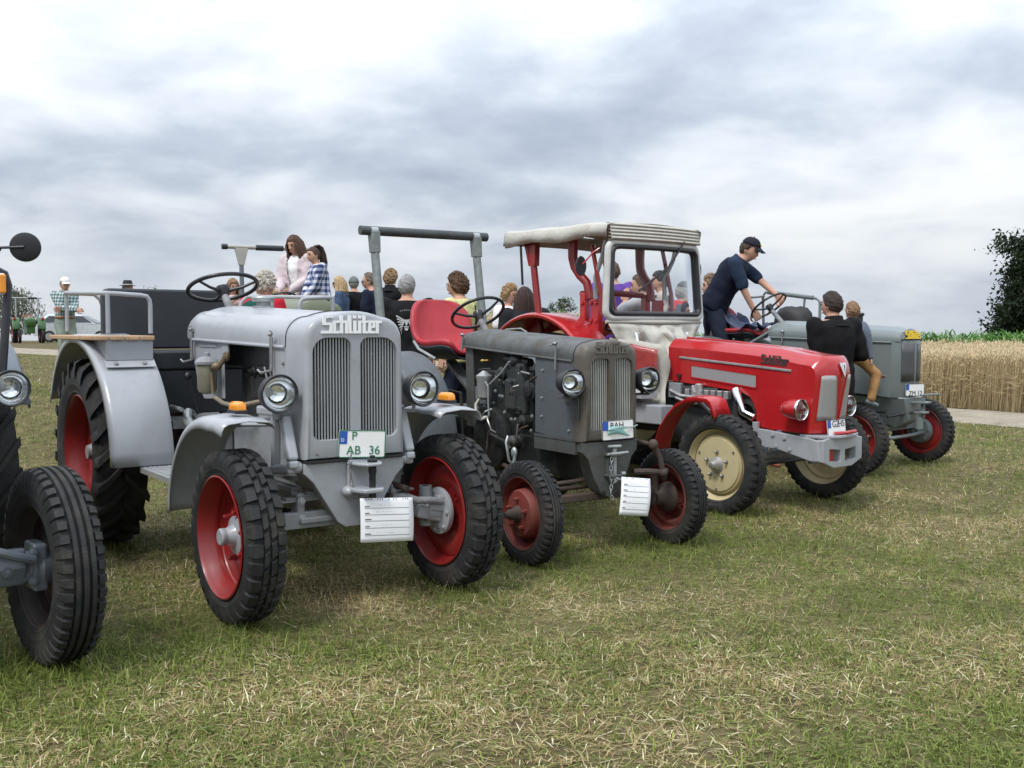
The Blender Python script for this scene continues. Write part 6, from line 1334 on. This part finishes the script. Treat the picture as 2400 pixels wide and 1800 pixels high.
def hand(mb, w, d, up, k, curl=.5, flip=1):
    """palm and five bent fingers; d points along the hand, up is the back of the hand"""
    w, d, up = Vector(w), Vector(d).normalized(), Vector(up); up = (up-d*up.dot(d)).normalized(); sd = d.cross(up)*flip
    mb.loft([[w+d*(t*.095*k)+sd*(a*.5*wd*k)+up*(b*.5*th*k) for a, b in ((-1, -.7), (-.6, -1), (.6, -1), (1, -.7), (1, .7), (.6, 1), (-.6, 1), (-1, .7))] for t, wd, th in ((-.15, .052, .040), (.25, .072, .032), (.7, .082, .028), (1.0, .078, .022))])
    for i, (o, L) in enumerate(((-.030, .070), (-.010, .080), (.010, .075), (.029, .058))):
        p = w+d*(.09*k)+sd*(o*k); P = [p-d*.01*k]; a = curl*.5
        for q in range(3): a += curl*.55; p = p+(d*math.cos(a)-up*math.sin(a))*(L*k*(.42, .33, .25)[q]); P.append(p)
        mb.tube(P, [.0095*k, .0092*k, .0085*k, .006*k], 6)
    p = w+d*.025*k-sd*.034*k; P = [p, p+(d*.6-sd*.8)*.032*k-up*.006*k, p+(d*.85-sd*.55)*.062*k-up*.018*k, p+(d*.98-sd*.2)*.085*k-up*.028*k]; mb.tube(P, [.012*k, .0115*k, .010*k, .007*k], 6)
NP = [0]
def person(label, px, top, D, height, yaw, lean=0., side=0., arms=(None, None), legs=(None, None), hair=('short', 'brown', (.07, .04, .02)), shirt=None, trousers=None, shoes=(.03, .03, .03), head=(0, 0), female=False, zfeet=None, hips=None, extra=None, build=1., group='visitors walking among the tractors', child=False, skin=None, eyes=True):
    """px/top give the ray of the crown of the head; D the distance. Local frame: +x is where the person faces, +y their left"""
    NP[0] += 1; seed = NP[0]*13+1
    tp = ray_at(px, top, D); zf = gz(tp.x, D) if zfeet is None else zfeet
    if hips is None and not child: height = 1.75*(tp.z-zf)/(.93+.66*math.cos(R(lean))+.128)       # the crown of the head meets the photo's ray
    k = height/1.75; hk = k if not child else k*1.28
    if hips is not None and not child: zf = tp.z-(hips+.66*k*math.cos(R(lean))+.128*k)
    bw = (.92 if female else 1.)*build
    hz = hips if hips is not None else .93*k
    P = Vector((0, 0, hz)); Rl = Matrix.Rotation(-R(side), 3, 'X')@Matrix.Rotation(R(lean), 3, 'Y')
    S = lambda x, y, z: P+Rl@Vector((x*k, y*k, z*k))           # torso frame, z along the spine
    sh = [S(0, -.185*bw, .475), S(0, .185*bw, .475)]; hip = [P+Vector((0, -.09*k, -.02*k)), P+Vector((0, .09*k, -.02*k))]
    nb = S(.0, 0, .535); hc = S(.035, 0, .0)+Rl@Vector((0, 0, .66*k+(.0 if not child else .03)))
    Mh = Matrix.Translation(hc)@(Matrix.Rotation(R(lean*.25), 4, 'Y')@Matrix.Rotation(R(head[0]), 4, 'Z')@Matrix.Rotation(R(head[1]), 4, 'Y'))
    body = MB()
    def torso(mb, e, zb=-.10, zt=.53, flare=0):
        secs = [(-.12, .150, .105), (-.02, .168 if female else .160, .118), (.12, .135 if female else .148, .102), (.26, .150, .112), (.38, .168, .118), (.46, .165, .098), (.50, .120, .075), (.535, .070, .062)]
        rings = []
        zs = [z for z, _, _ in secs]; lo = [zb]+[z for z in zs if zb < z < zt]+[zt]
        for z in lo:
            w = np.interp(z, zs, [a for _, a, _ in secs])*bw*k+e; d = np.interp(z, zs, [a for _, _, a in secs])*k*build+e
            if z < .05: w += flare; d += flare
            rings.append([S(0, 0, z)+Rl@Vector((math.cos(a)*d, math.sin(a)*w*(1+.06*abs(math.sin(2*a))), 0)) for a in np.linspace(0, 2*math.pi, 25)[:-1]])
        mb.loft(rings)
    torso(body, 0)
    cap(body, S(-.005, 0, .50), hc-Vector((0, 0, .06*k)), .062*k*(.85 if female else 1), .055*k*(.85 if female else 1))
    head_mesh(body, Mh, hk)
    A = []
    for i, sg in enumerate((-1, 1)):
        a = arms[i] or {}
        tgt = a.get('to'); pole = Vector(a.get('pole', (-.6, sg*.5, -.2)))
        wr = (P+Vector(tgt)*k-Vector((0, 0, .93*k)) if not a.get('abs') else Vector(tgt)) if tgt is not None else sh[i]+Vector((.06, sg*.055, -.53))*k
        el, wr = ik(sh[i], wr, .285*k, .255*k, pole); A.append((el, wr))
        cap(body, sh[i], el, .050*k*build, .040*k); cap(body, el, wr, .040*k, .027*k)
    Lg = []
    for i, sg in enumerate((-1, 1)):
        l = legs[i] or {}; ft = Vector(l.get('to', (0.0, sg*.10, .0)))*k; an = ft+Vector((0, 0, .085*k)); kn, an = ik(hip[i], an, .435*k, .425*k, Vector(l.get('pole', (1, sg*.08, 0)))); Lg.append((kn, an, l.get('toe', (1, sg*.22, -.06))))
        cap(body, hip[i], kn, .082*k*build, .058*k); cap(body, kn, an, .056*k, .040*k); d = Vector(Lg[-1][2]).normalized(); cap(body, an-Vector((0, 0, .045*k)), an+d*.12*k-Vector((0, 0, .05*k)), .038*k, .030*k)
    me = remesh(body, .0145 if hk > .8 else .011, 2)
    # hands, eyes, brows and mouth joined on
    ft = MB()
    for i, sg in enumerate((-1, 1)):
        a = arms[i] or {}; d = Vector(a.get('hand', A[i][1]-A[i][0])); hand(ft, A[i][1], d, Vector(a.get('up', (0.2, sg*1., .1))), k, a.get('curl', .45), sg)
    if eyes:
        for sg in (-1, 1):
            ft.mi = 1; c = Vector((.086, sg*.033, .010))*hk; ft.ell(Mh@c, (.010*hk, .013*hk, .007*hk), 8, 6)
            ft.tube([Mh@(Vector((.098, sg*.016, .030))*hk), Mh@(Vector((.095, sg*.035, .034))*hk), Mh@(Vector((.082, sg*.053, .028))*hk)], .0045*hk, 5)
        ft.mi = 2; ft.tube([Mh@(Vector((.088, -.024, -.066))*hk), Mh@(Vector((.101, 0, -.064))*hk), Mh@(Vector((.088, .024, -.066))*hk)], .006*hk, 6); ft.mi = 0
    fm = ft.mesh('f', [m_black]*3, 60); bm = bmesh.new(); bm.from_mesh(me); bm.from_mesh(fm); bm.to_mesh(me); bm.free(); bpy.data.meshes.remove(fm)
    me.polygons.foreach_set('use_smooth', [True]*len(me.polygons))
    for m_ in (skin or mskin(), mat('eye_and_brow', (.035, .022, .016), .5), mat('lips', (.34, .12, .10), .5)): me.materials.append(m_)
    # place so that the crown of the head meets the photo's ray
    rz = Matrix.Rotation(R(yaw), 3, 'Z'); off = rz@Vector((hc.x, hc.y, 0))
    o = link('person', me, None, (tp.x-off.x, D-off.y, zf), (0, 0, R(yaw))); tag(o, label, 'person', group)
    # clothes
    sc = shirt or {}
    if shirt:
        mb = MB(); e = sc.get('e', .014)*k; torso(mb, e, sc.get('hem', -.11), .525, sc.get('flare', .006))
        sl = sc.get('sleeve', .6)
        if sl:
            for i in range(2):
                el, wr = A[i]; q = sh[i].lerp(el, min(1, sl)); cap(mb, sh[i], q, .060*k*build+e*.7, (.053 if sl < 1 else .044)*k+e*.9)
                if sl > 1: cap(mb, el, el.lerp(wr, min(.97, (sl-1))), .044*k+e*.9, .033*k+e*.9)
        s_me = remesh(mb, .019, 2); folds(s_me, seed); s_me.materials.append(sc['m']); so_ = link(sc.get('name', 'shirt'), s_me, o)
        if sc.get('collar'):
            c = MB(); c.lathe([(-.045, .118*k+e), (-.02, .098*k+e*.5), (.02, .086*k), (.055, .080*k), (.06, .074*k), (.02, .076*k), (-.04, .09*k)], c=S(.0, 0, .50), axis=tuple(Rl@Vector((.12, 0, 1))), n=24, closed=True); c.build('collar', sc.get('cm', sc['m']), so_, 60)
        v = sc.get('over')
        if v:                                                     # waistcoat or open jacket over the shirt
            mb = MB(); torso(mb, e+.016*k, v.get('hem', -.06), .50, .01)
            if v.get('sleeve'):
                for i in range(2):
                    el, wr = A[i]; cap(mb, sh[i], el, .062*k+e+.012*k, .046*k+e+.012*k); cap(mb, el, el.lerp(wr, .93), .046*k+e+.012*k, .036*k+e+.012*k)
            vm = remesh(mb, .018, 2)
            if v.get('open'):                                     # cut the front opening
                bm = bmesh.new(); bm.from_mesh(vm); inv = Rl.inverted(); dead = []
                for f in bm.faces:
                    q = inv@(f.calc_center_median()-P); w = v['open']*k*(.55+1.1*max(0, q.z/k-.05))
                    if q.x > .04*k and abs(q.y) < w and f.normal.dot(Rl@Vector((1, 0, 0))) > .1: dead.append(f)
                bmesh.ops.delete(bm, geom=dead, context='FACES'); bm.to_mesh(vm); bm.free()
            vm.polygons.foreach_set('use_smooth', [True]*len(vm.polygons)); folds(vm, seed+7); vm.materials.append(v['m']); link(v.get('name', 'jacket'), vm, o)
    if trousers:
        mb = MB(); e = trousers.get('e', .014)*k; torso(mb, e*.6, -.13, trousers.get('waist', .09))
        end = trousers.get('len', .94)
        for i in range(2):
            kn, an, _ = Lg[i]; cap(mb, hip[i], kn, .086*k*build+e, .060*k+e); cap(mb, kn, kn.lerp(an, end), .060*k+e, .046*k+e*1.2)
        t_me = remesh(mb, .022, 2); folds(t_me, seed+3); t_me.materials.append(trousers['m']); link('trousers', t_me, o)
        if trousers.get('belt'):
            c = MB(); rings = []
            for z in (.055, .095): rings.append([S(0, 0, z)+Rl@Vector((math.cos(a)*(.118*k*build+.022), math.sin(a)*(.152*k*bw+.024), 0)) for a in np.linspace(0, 2*math.pi, 33)[:-1]])
            c.loft(rings, cap=False); c.build('belt', trousers['belt'], o, 60, solid=.006)
    ms = mat('shoe_%d' % int(shoes[0]*1000), shoes, .6)
    for i in range(2):
        kn, an, d = Lg[i]; d = Vector(d).normalized(); z = an-Vector((0, 0, .05*k)); mb = MB()
        cap(mb, z-d*.05*k, z+d*.13*k, .046*k, .036*k, 14); cap(mb, z-d*.02*k, an+Vector((0, 0, .01*k)), .045*k, .042*k)
        s = remesh(mb, .016, 2); s.materials.append(ms); link('shoe', s, o)
    st, hn, hcol = hair; hm = hair_mat(hn, hcol)
    if st in ('short', 'receding', 'full'): scalp(Mh, hk, LINES[st], .011 if st != 'full' else .020, seed, .0035).build('hair', hm, o, 60)
    elif st == 'wavy': scalp(Mh, hk, LINES['full'], .020, seed, .006, bumps=330, br=.012).build('hair', hm, o, 60)
    elif st == 'curly': scalp(Mh, hk, LINES['full'], .022, seed, .007, bumps=480, br=.0115).build('hair', hm, o, 60)
    elif st == 'bob':
        mb = scalp(Mh, hk, LINES['full'], .020, seed, .004); long_strands(Mh, hk, seed, .15, 70, mb, wave=.006); mb.build('hair', hm, o, 60)
    elif st == 'long':
        mb = scalp(Mh, hk, LINES['full'], .016, seed, .003); long_strands(Mh, hk, seed, .40, 120, mb, back=False); mb.build('hair', hm, o, 60)
    elif st == 'tail':
        mb = scalp(Mh, hk, LINES['short'], .010, seed, .002)
        r = random.Random(seed)
        for _ in range(34):
            a, b = r.gauss(0, .012), r.gauss(0, .012); mb.tube([Mh@(Vector(q)*hk+Vector((a*f, b*f, 0))) for q, f in (((-.03, 0, .125), .5), ((-.075, 0, .14), .8), ((-.125, 0, .10), 1.), ((-.15, 0, .0), 1.2), ((-.155, 0, -.12), 1.4), ((-.15, 0, -.24), 1.0))], [.010*hk, .012*hk, .011*hk, .010*hk, .008*hk, .002*hk], 5)
        mb.build('hair', hm, o, 60)
    if extra:
        for kind, mt in extra:
            if kind == 'cap':
                mb = MB(); grid = []
                for q in range(33):
                    th = 2*math.pi*q/32; grid.append([Mh@head_pt(head_dir(th, R(26)+(math.pi/2-R(26))*f), hk, .016+.008*math.sin(f*3)) for f in np.linspace(0, 1, 9)])
                mb.sheet(grid); c = mb.build('cap', mt, o, 60, solid=.004)
                br = [[Mh@(Vector((.075+.082*f*math.cos(u*.95)+.02*math.cos(u*1.2), .082*math.sin(u)*(1-.12*f), .055-.030*f-.014*(u*u)*f))*hk) for u in np.linspace(-1.25, 1.25, 13)] for f in np.linspace(0, 1, 6)]
                MB().sheet(br).build('brim', mt, c, 60, solid=.005)
                MB().ell(Mh@(Vector((0, 0, .142))*hk), (.008, .008, .006), 8, 6).build('button', mt, c)
            elif kind == 'cap_back':
                mb = MB(); grid = []
                for q in range(33):
                    th = 2*math.pi*q/32; grid.append([Mh@head_pt(head_dir(th, R(8)+(math.pi/2-R(8))*f), hk, .017) for f in np.linspace(0, 1, 9)])
                mb.sheet(grid).build('cap', mt, o, 60, solid=.004)
            elif kind == 'hat':
                c = MB().lathe([(0, .16), (.004, .17), (.006, .155), (.004, .105), (.02, .10), (.09, .088), (.115, .07), (.11, .03), (.105, 0)], n=32, axis='z').xf(Mh@Matrix.Translation((0, 0, .05*hk))).build('hat', mt, o, 50); MB().lathe([(.006, .106), (.034, .102)], n=32, axis='z').xf(Mh@Matrix.Translation((0, 0, .05*hk))).build('hat_band', mat('hat_band', (.35, .33, .3), .7), c, 50, solid=.003)
            elif kind in ('glasses', 'sunglasses'):
                mb = MB()
                for sg in (-1, 1):
                    c = Vector((.106, sg*.034, .010)); pts = [Mh@((c+Vector((-.006*abs(math.cos(a)), sg*0+.025*math.cos(a), .019*math.sin(a))))*hk) for a in np.linspace(0, 6.283, 17)[:-1]]
                    if kind == 'glasses': mb.tube(pts, .0022, 5, closed=True)
                    else: mb.add(pts, [tuple(range(16))]); mb.tube(pts, .003, 5, closed=True)
                    mb.tube([Mh@(Vector((.098, sg*.058, .014))*hk), Mh@(Vector((.04, sg*.079, .014))*hk), Mh@(Vector((-.01, sg*.081, .006))*hk)], .0025, 5)
                mb.tube([Mh@(Vector((.108, -.010, .012))*hk), Mh@(Vector((.108, .010, .012))*hk)], .0025, 5); mb.build('glasses', mt, o, 40)
            elif kind == 'strap':
                y = mt[1]; MB().tube([S(.125, y*.4, .30), S(.10, y, .47), S(0, y*1.05, .525), S(-.10, y, .45), S(-.135, y*.5, .25), S(-.13, 0, .05)], .012*k, 6).build('bag_strap', mt[0], o)
    return o, S, A, Mh
def back_print(o, rows, S, mt, name, dist=.35):
    """flat print laid on the back of a shirt: polygons in (y, z) of the torso frame cast onto the cloth"""
    shirt = [c for c in o.children if c.name.split('.')[0] == 'shirt'][0]; bm = bmesh.new(); bm.from_mesh(shirt.data); bvh = BVHTree.FromBMesh(bm); mb = MB()
    for poly in rows:
        pts = []
        for y, z in poly:
            a = S(-dist, y, z); d = (S(0, y, z)-a).normalized(); h = bvh.ray_cast(a, d)
            if h[0] is None: break
            pts.append(h[0]-d*.004)
        if len(pts) == len(poly): mb.add(pts, [tuple(range(len(pts)))])
    bm.free(); mb.build(name, mt, shirt, 0)
def make_people():
    denim = cloth('denim', (.055, .085, .15)); dkden = cloth('dark_denim', (.02, .026, .045)); blk = cloth('black', (.010, .010, .012)); navy = cloth('navy', (.013, .018, .035)); charc = cloth('charcoal', (.02, .02, .024))
    T = lambda m, **k: dict(m=m, **k)
    person('man in green checked shirt and white cap with folded arms', 152, 650, 18.3, 1.80, -42, head=(-12, 6), arms=(dict(to=(.20, .10, 1.13), pole=(.2, -1, -.6), hand=(.2, 1, .1)), dict(to=(.17, -.12, 1.17), pole=(.2, 1, -.6), hand=(.2, -1, -.2))),
           hair=('short', 'grey', (.25, .24, .22)), shirt=T(plaid('green_check', (.03, .12, .11), (.20, .27, .27), (.55, .58, .58), 17.), sleeve=2, hem=.05, collar=1), trousers=T(cloth('sage', (.20, .24, .20)), belt=mat('tan_leather', (.25, .10, .04), .5)), extra=[('cap', mat('white_cap', (.72, .72, .68), .8))], shoes=(.05, .04, .03))
    person('person in a small black brimmed hat, hidden behind the black bench', 299, 661, 21., 1.74, 20, shirt=T(charc, sleeve=2), trousers=T(dkden), extra=[('hat', mat('black_felt', (.012, .012, .014), .8))], hair=('short', 'grey', (.25, .24, .22)))
    person('person with light brown hair and pale pink top seen through the steering wheel', 545, 653, 16., 1.66, -50, female=True, head=(0, 14), arms=(dict(to=(.24, -.04, 1.38), pole=(.2, -1, -.7)), None), hair=('bob', 'lightbrown', (.25, .16, .09)), shirt=T(cloth('palepink', (.62, .46, .44)), sleeve=.7), trousers=T(denim))
    person('person with curly white hair, dark green waistcoat over a red shirt', 622, 637, 10.9, 1.86, 64, lean=6, head=(8, 6), hair=('curly', 'white', (.50, .47, .40)), shirt=T(cloth('red', (.50, .02, .04)), sleeve=.75, over=dict(m=cloth('bottle_green', (.012, .065, .055)), name='waistcoat')), trousers=T(charc), build=1.05)
    person('person with straight blonde hair and red shirt beside the roll bar tractor', 655, 652, 15.2, 1.70, 80, female=True, hair=('bob', 'blonde', (.42, .30, .16)), shirt=T(cloth('red', (.50, .02, .04)), sleeve=.7), trousers=T(denim))
    z5 = gz(-2.2, 11.6)
    person('girl with long brown hair, pale pink jacket and white top standing on the tractor', 690, 550, 13.5, 1.67, -112, lean=7, female=True, head=(-6, 16), zfeet=z5+.64, hair=('long', 'brown', (.095, .05, .032)), arms=(dict(to=(.30, -.10, 1.00), pole=(-.5, -.6, -.4)), dict(to=(.30, .06, 1.00), pole=(-.5, .6, -.4))),
           shirt=T(cloth('white', (.75, .75, .76)), sleeve=0, hem=-.06, over=dict(m=cloth('pink_jacket', (.58, .49, .51)), sleeve=1, open=.085, hem=-.10)), trousers=T(blk))
    person('girl with a ponytail and blue plaid shirt sitting on the tractor fender', 735, 577, 13.15, 1.52, -150, lean=9, female=True, head=(8, 4), zfeet=z5+.72, hips=.72, hair=('tail', 'darkbrown', (.06, .035, .025)), arms=(dict(to=(.30, -.05, .92), pole=(-.5, -.5, -.5), hand=(.5, .3, -.8)), dict(to=(.30, .03, .94), pole=(-.5, .5, -.5), hand=(.5, -.3, -.8))),
           legs=(dict(to=(.42, -.12, -.0)), dict(to=(.42, .12, -.0))), shirt=T(plaid('blue_plaid', (.02, .035, .10), (.22, .26, .42), (.66, .66, .70), 13.), sleeve=1.75, e=.02, over=None), trousers=T(blk))
    person('woman in blue denim jacket wearing sunglasses, blonde hair', 795, 648, 17.2, 1.72, 176, female=True, hair=('bob', 'blonde', (.42, .30, .16)), shirt=T(denim, sleeve=2, e=.02, collar=1), trousers=T(dkden), extra=[('sunglasses', m_black)])
    person('man in black t-shirt wearing a grey cap, seen from behind', 829, 648, 17.6, 1.78, 112, head=(-10, 0), hair=('short', 'grey', (.25, .24, .22)), shirt=T(blk, sleeve=.7), trousers=T(denim), extra=[('cap_back', cloth('greycap', (.14, .15, .15)))])
    person('man in navy t-shirt with glasses and receding hair looking down', 866, 637, 14.3, 1.84, 158, lean=8, head=(18, 14), hair=('receding', 'greybrown', (.13, .10, .075)), shirt=T(navy, sleeve=.75), trousers=T(dkden), extra=[('glasses', m_black)])
    person('person with curly fair hair and black hooded top behind the roll bar post', 916, 632, 15.6, 1.82, 75, head=(-15, 4), hair=('curly', 'fair', (.30, .20, .11)), shirt=T(blk, sleeve=2, e=.02, collar=1), trousers=T(dkden))
    o, S, A, _ = person('man with grey hair in black t-shirt with white wing print on the back', 954, 643, 11.0, 1.84, 93, head=(-16, 2), build=1.12, hair=('short', 'salt', (.27, .27, .26)), shirt=T(blk, sleeve=.85, e=.024, hem=-.14), trousers=T(denim))
    pale = mat('pale_print', (.55, .57, .58), .8); dim = mat('dim_print', (.10, .10, .10), .8); wings = []
    for sg in (-1, 1):
        for i in range(7):
            a = i/6; wings.append([(sg*(.012+.005*i), .325-.010*i), (sg*(.10-.008*i), .375-.030*i), (sg*(.105-.009*i), .362-.030*i), (sg*(.012+.005*i), .314-.010*i)])
    wings += [[(-.012, .33), (.012, .33), (.016, .30), (0, .26), (-.016, .30)], [(-.03, .262), (.03, .262), (.02, .252), (-.02, .252)], [(-.02, .244), (.02, .244), (.012, .222), (-.012, .222)]]
    back_print(o, wings, S, pale, 'wing_print'); back_print(o, [[(-.07+.02*i, .405+.012*math.sin(i*.45)), (-.056+.02*i, .405+.012*math.sin(i*.45+.3)), (-.056+.02*i, .420+.012*math.sin(i*.45+.3)), (-.07+.02*i, .420+.012*math.sin(i*.45))] for i in range(7)], S, dim, 'arched_print')
    person('man with wavy brown hair and pale yellow t-shirt in profile', 1072, 640, 11.0, 1.86, 148, lean=3, head=(14, 4), hair=('wavy', 'brownwave', (.10, .055, .03)), shirt=T(cloth('paleyellow', (.58, .57, .27)), sleeve=.8), trousers=T(dkden), extra=[('glasses', m_steel), ('strap', (blk, -.10))])
    person('woman with short blonde hair and white top beyond the steering wheel', 1195, 667, 12.1, 1.66, -38, female=True, head=(0, 8), hair=('wavy', 'gold', (.34, .22, .11)), shirt=T(cloth('white', (.75, .75, .76)), sleeve=.7), trousers=T(denim), extra=[('glasses', m_brass)])
    person('woman with long dark curly hair in a black jacket seen from behind', 1229, 672, 10.9, 1.70, 100, lean=4, female=True, build=1.12, hair=('long', 'darkcurl', (.045, .025, .020)), shirt=T(cloth('black_jacket', (.018, .019, .022)), sleeve=2, e=.035), trousers=T(dkden), extra=[('strap', (mat('blue_strap', (.10, .16, .35), .7), .11))])
    person('person in purple jacket and blue jeans standing behind the canvas cab', 1435, 612, 12.9, 1.92, 108, shirt=T(cloth('purple', (.12, .055, .30)), sleeve=2, e=.03), trousers=T(cloth('bright_denim', (.07, .14, .36))), build=1.08)
    person('man in light grey t-shirt holding his chin, seen through the windscreen', 1502, 640, 11.3, 1.80, 148, lean=4, head=(18, 4), hair=('short', 'brown', (.07, .045, .03)), arms=(None, dict(to=(.22, .06, 1.42), pole=(.3, 1, -.8), hand=(.1, -.1, 1))), shirt=T(cloth('lightgrey', (.42, .43, .46)), sleeve=.7), trousers=T(denim))
    person('dark haired man in black waistcoat in profile behind the windscreen', 1547, 634, 12.4, 1.80, 172, head=(0, 6), hair=('short', 'black', (.03, .022, .018)), shirt=T(cloth('paleskin_tee', (.45, .40, .36)), sleeve=.6, over=dict(m=blk, name='waistcoat')), trousers=T(dkden))
    person('man in grey cap and dark shirt with red collar behind the windscreen', 1604, 660, 11.7, 1.74, 12, lean=5, head=(0, 12), hair=('short', 'grey', (.25, .24, .22)), shirt=T(cloth('slate', (.05, .06, .08)), sleeve=2, collar=1, cm=cloth('red', (.50, .02, .04))), trousers=T(denim), extra=[('cap', cloth('charcap', (.05, .055, .06)))])
    person('woman with curly light brown hair behind the man in the navy waistcoat', 1668, 645, 12.2, 1.68, 172, female=True, hair=('curly', 'ash', (.24, .16, .10)), shirt=T(navy, sleeve=.7), trousers=T(denim))
    h4 = .75; o4 = Vector((3.889, 10.476, 0)); f4 = Vector((math.sin(h4), -math.cos(h4), 0)); l4 = Vector((math.cos(h4), math.sin(h4), 0))
    # the waistcoat man leans over the seat with both hands on the steering wheel
    Dv, yawv = 11.75, -22
    def loc4(pt, px, top, D, hcx, yaw, zf):
        tp = ray_at(px, top, D); w = o4+f4*pt[0]+l4*pt[1]+Vector((0, 0, pt[2])); b = Matrix.Rotation(R(yaw), 3, 'Z'); base = Vector((tp.x, D, zf))-b@Vector((hcx, 0, 0)); return b.inverted()@(w-base)
    k = 1.84/1.75; hcx = (math.sin(R(30))*.66+.035*math.cos(R(30)))*k
    hl, hr = loc4((-1.45, .20, 1.79), 1757, 553, Dv, hcx, yawv, .70), loc4((-1.60, -.06, 1.63), 1757, 553, Dv, hcx, yawv, .70)
    o, S, A, Mh = person('man in navy waistcoat and cap leaning over with his hands on the steering wheel', 1757, 553, Dv, 1.84, yawv, lean=30, head=(-14, 14), zfeet=.70, build=1.08, hair=('short', 'darkbrown2', (.05, .03, .02)), arms=(dict(to=hr, abs=1, pole=(-.2, -.9, -.9), curl=.9), dict(to=hl, abs=1, pole=(.5, .9, .4), curl=.9)),
           shirt=T(cloth('navytee', (.022, .035, .065)), sleeve=.85, over=dict(m=cloth('navy_quilt', (.010, .014, .028)), name='waistcoat', open=.03), collar=1), trousers=T(dkden), extra=[('cap', cloth('navycap', (.018, .02, .028)))])
    MB().ell(Mh@(Vector((.108, 0, .085))*k), (.006, .022, .014), 10, 6).build('cap_badge', m_yellow, o)
    b, Sb, Ab, _ = person('man in black jacket and grey trousers carrying a child on his arm, seen from behind', 1950, 682, 9.75, 1.80, 112, head=(16, 4), build=1.14, hair=('short', 'darkbrown3', (.035, .024, .018)), arms=(dict(to=(.20, -.22, 1.10), pole=(-1, -.45, -.5), hand=(.6, .6, 0)), dict(to=(.22, .10, 1.10), pole=(-1, .35, -.6))),
           shirt=T(cloth('black_coat', (.009, .009, .010)), sleeve=2, e=.022, hem=-.17, collar=1, name='jacket'), trousers=T(cloth('pale_trousers', (.30, .31, .34)), e=.02), shoes=(.12, .11, .10))
    person('small child with fair hair, denim sleeves and tan trousers carried on an arm', 1998, 706, 10.05, 1.06, 70, child=True, head=(40, 4), zfeet=.70, hips=.47, hair=('short', 'fairchild', (.22, .13, .07)), arms=(dict(to=(.02, -.30, .86), pole=(-.5, -.8, .1)), dict(to=(.20, .20, 1.25))), legs=(dict(to=(-.02, -.30, -.02), pole=(.6, -1, .3), toe=(.5, -.9, -.35)), dict(to=(.22, .12, .16), toe=(1, .1, -.2))),
           shirt=T(cloth('pale_denim', (.12, .145, .19)), sleeve=2, e=.025), trousers=T(cloth('tan', (.36, .20, .085)), e=.022), shoes=(.17, .20, .23))
    person('child in blue jeans standing behind the red bonnet', 1803, 846, 10.2, 1.16, -70, child=True, hair=('short', 'brown', (.07, .045, .03)), shirt=T(denim, sleeve=.7), trousers=T(cloth('light_denim', (.16, .24, .38))), shoes=(.30, .09, .05))
build_t1(); build_t2(); build_t3(); build_t4(); build_t0(); build_t5(); build_t6(); build_car()
make_people()
make_trees(); make_corn(); make_wheat(); make_grass()
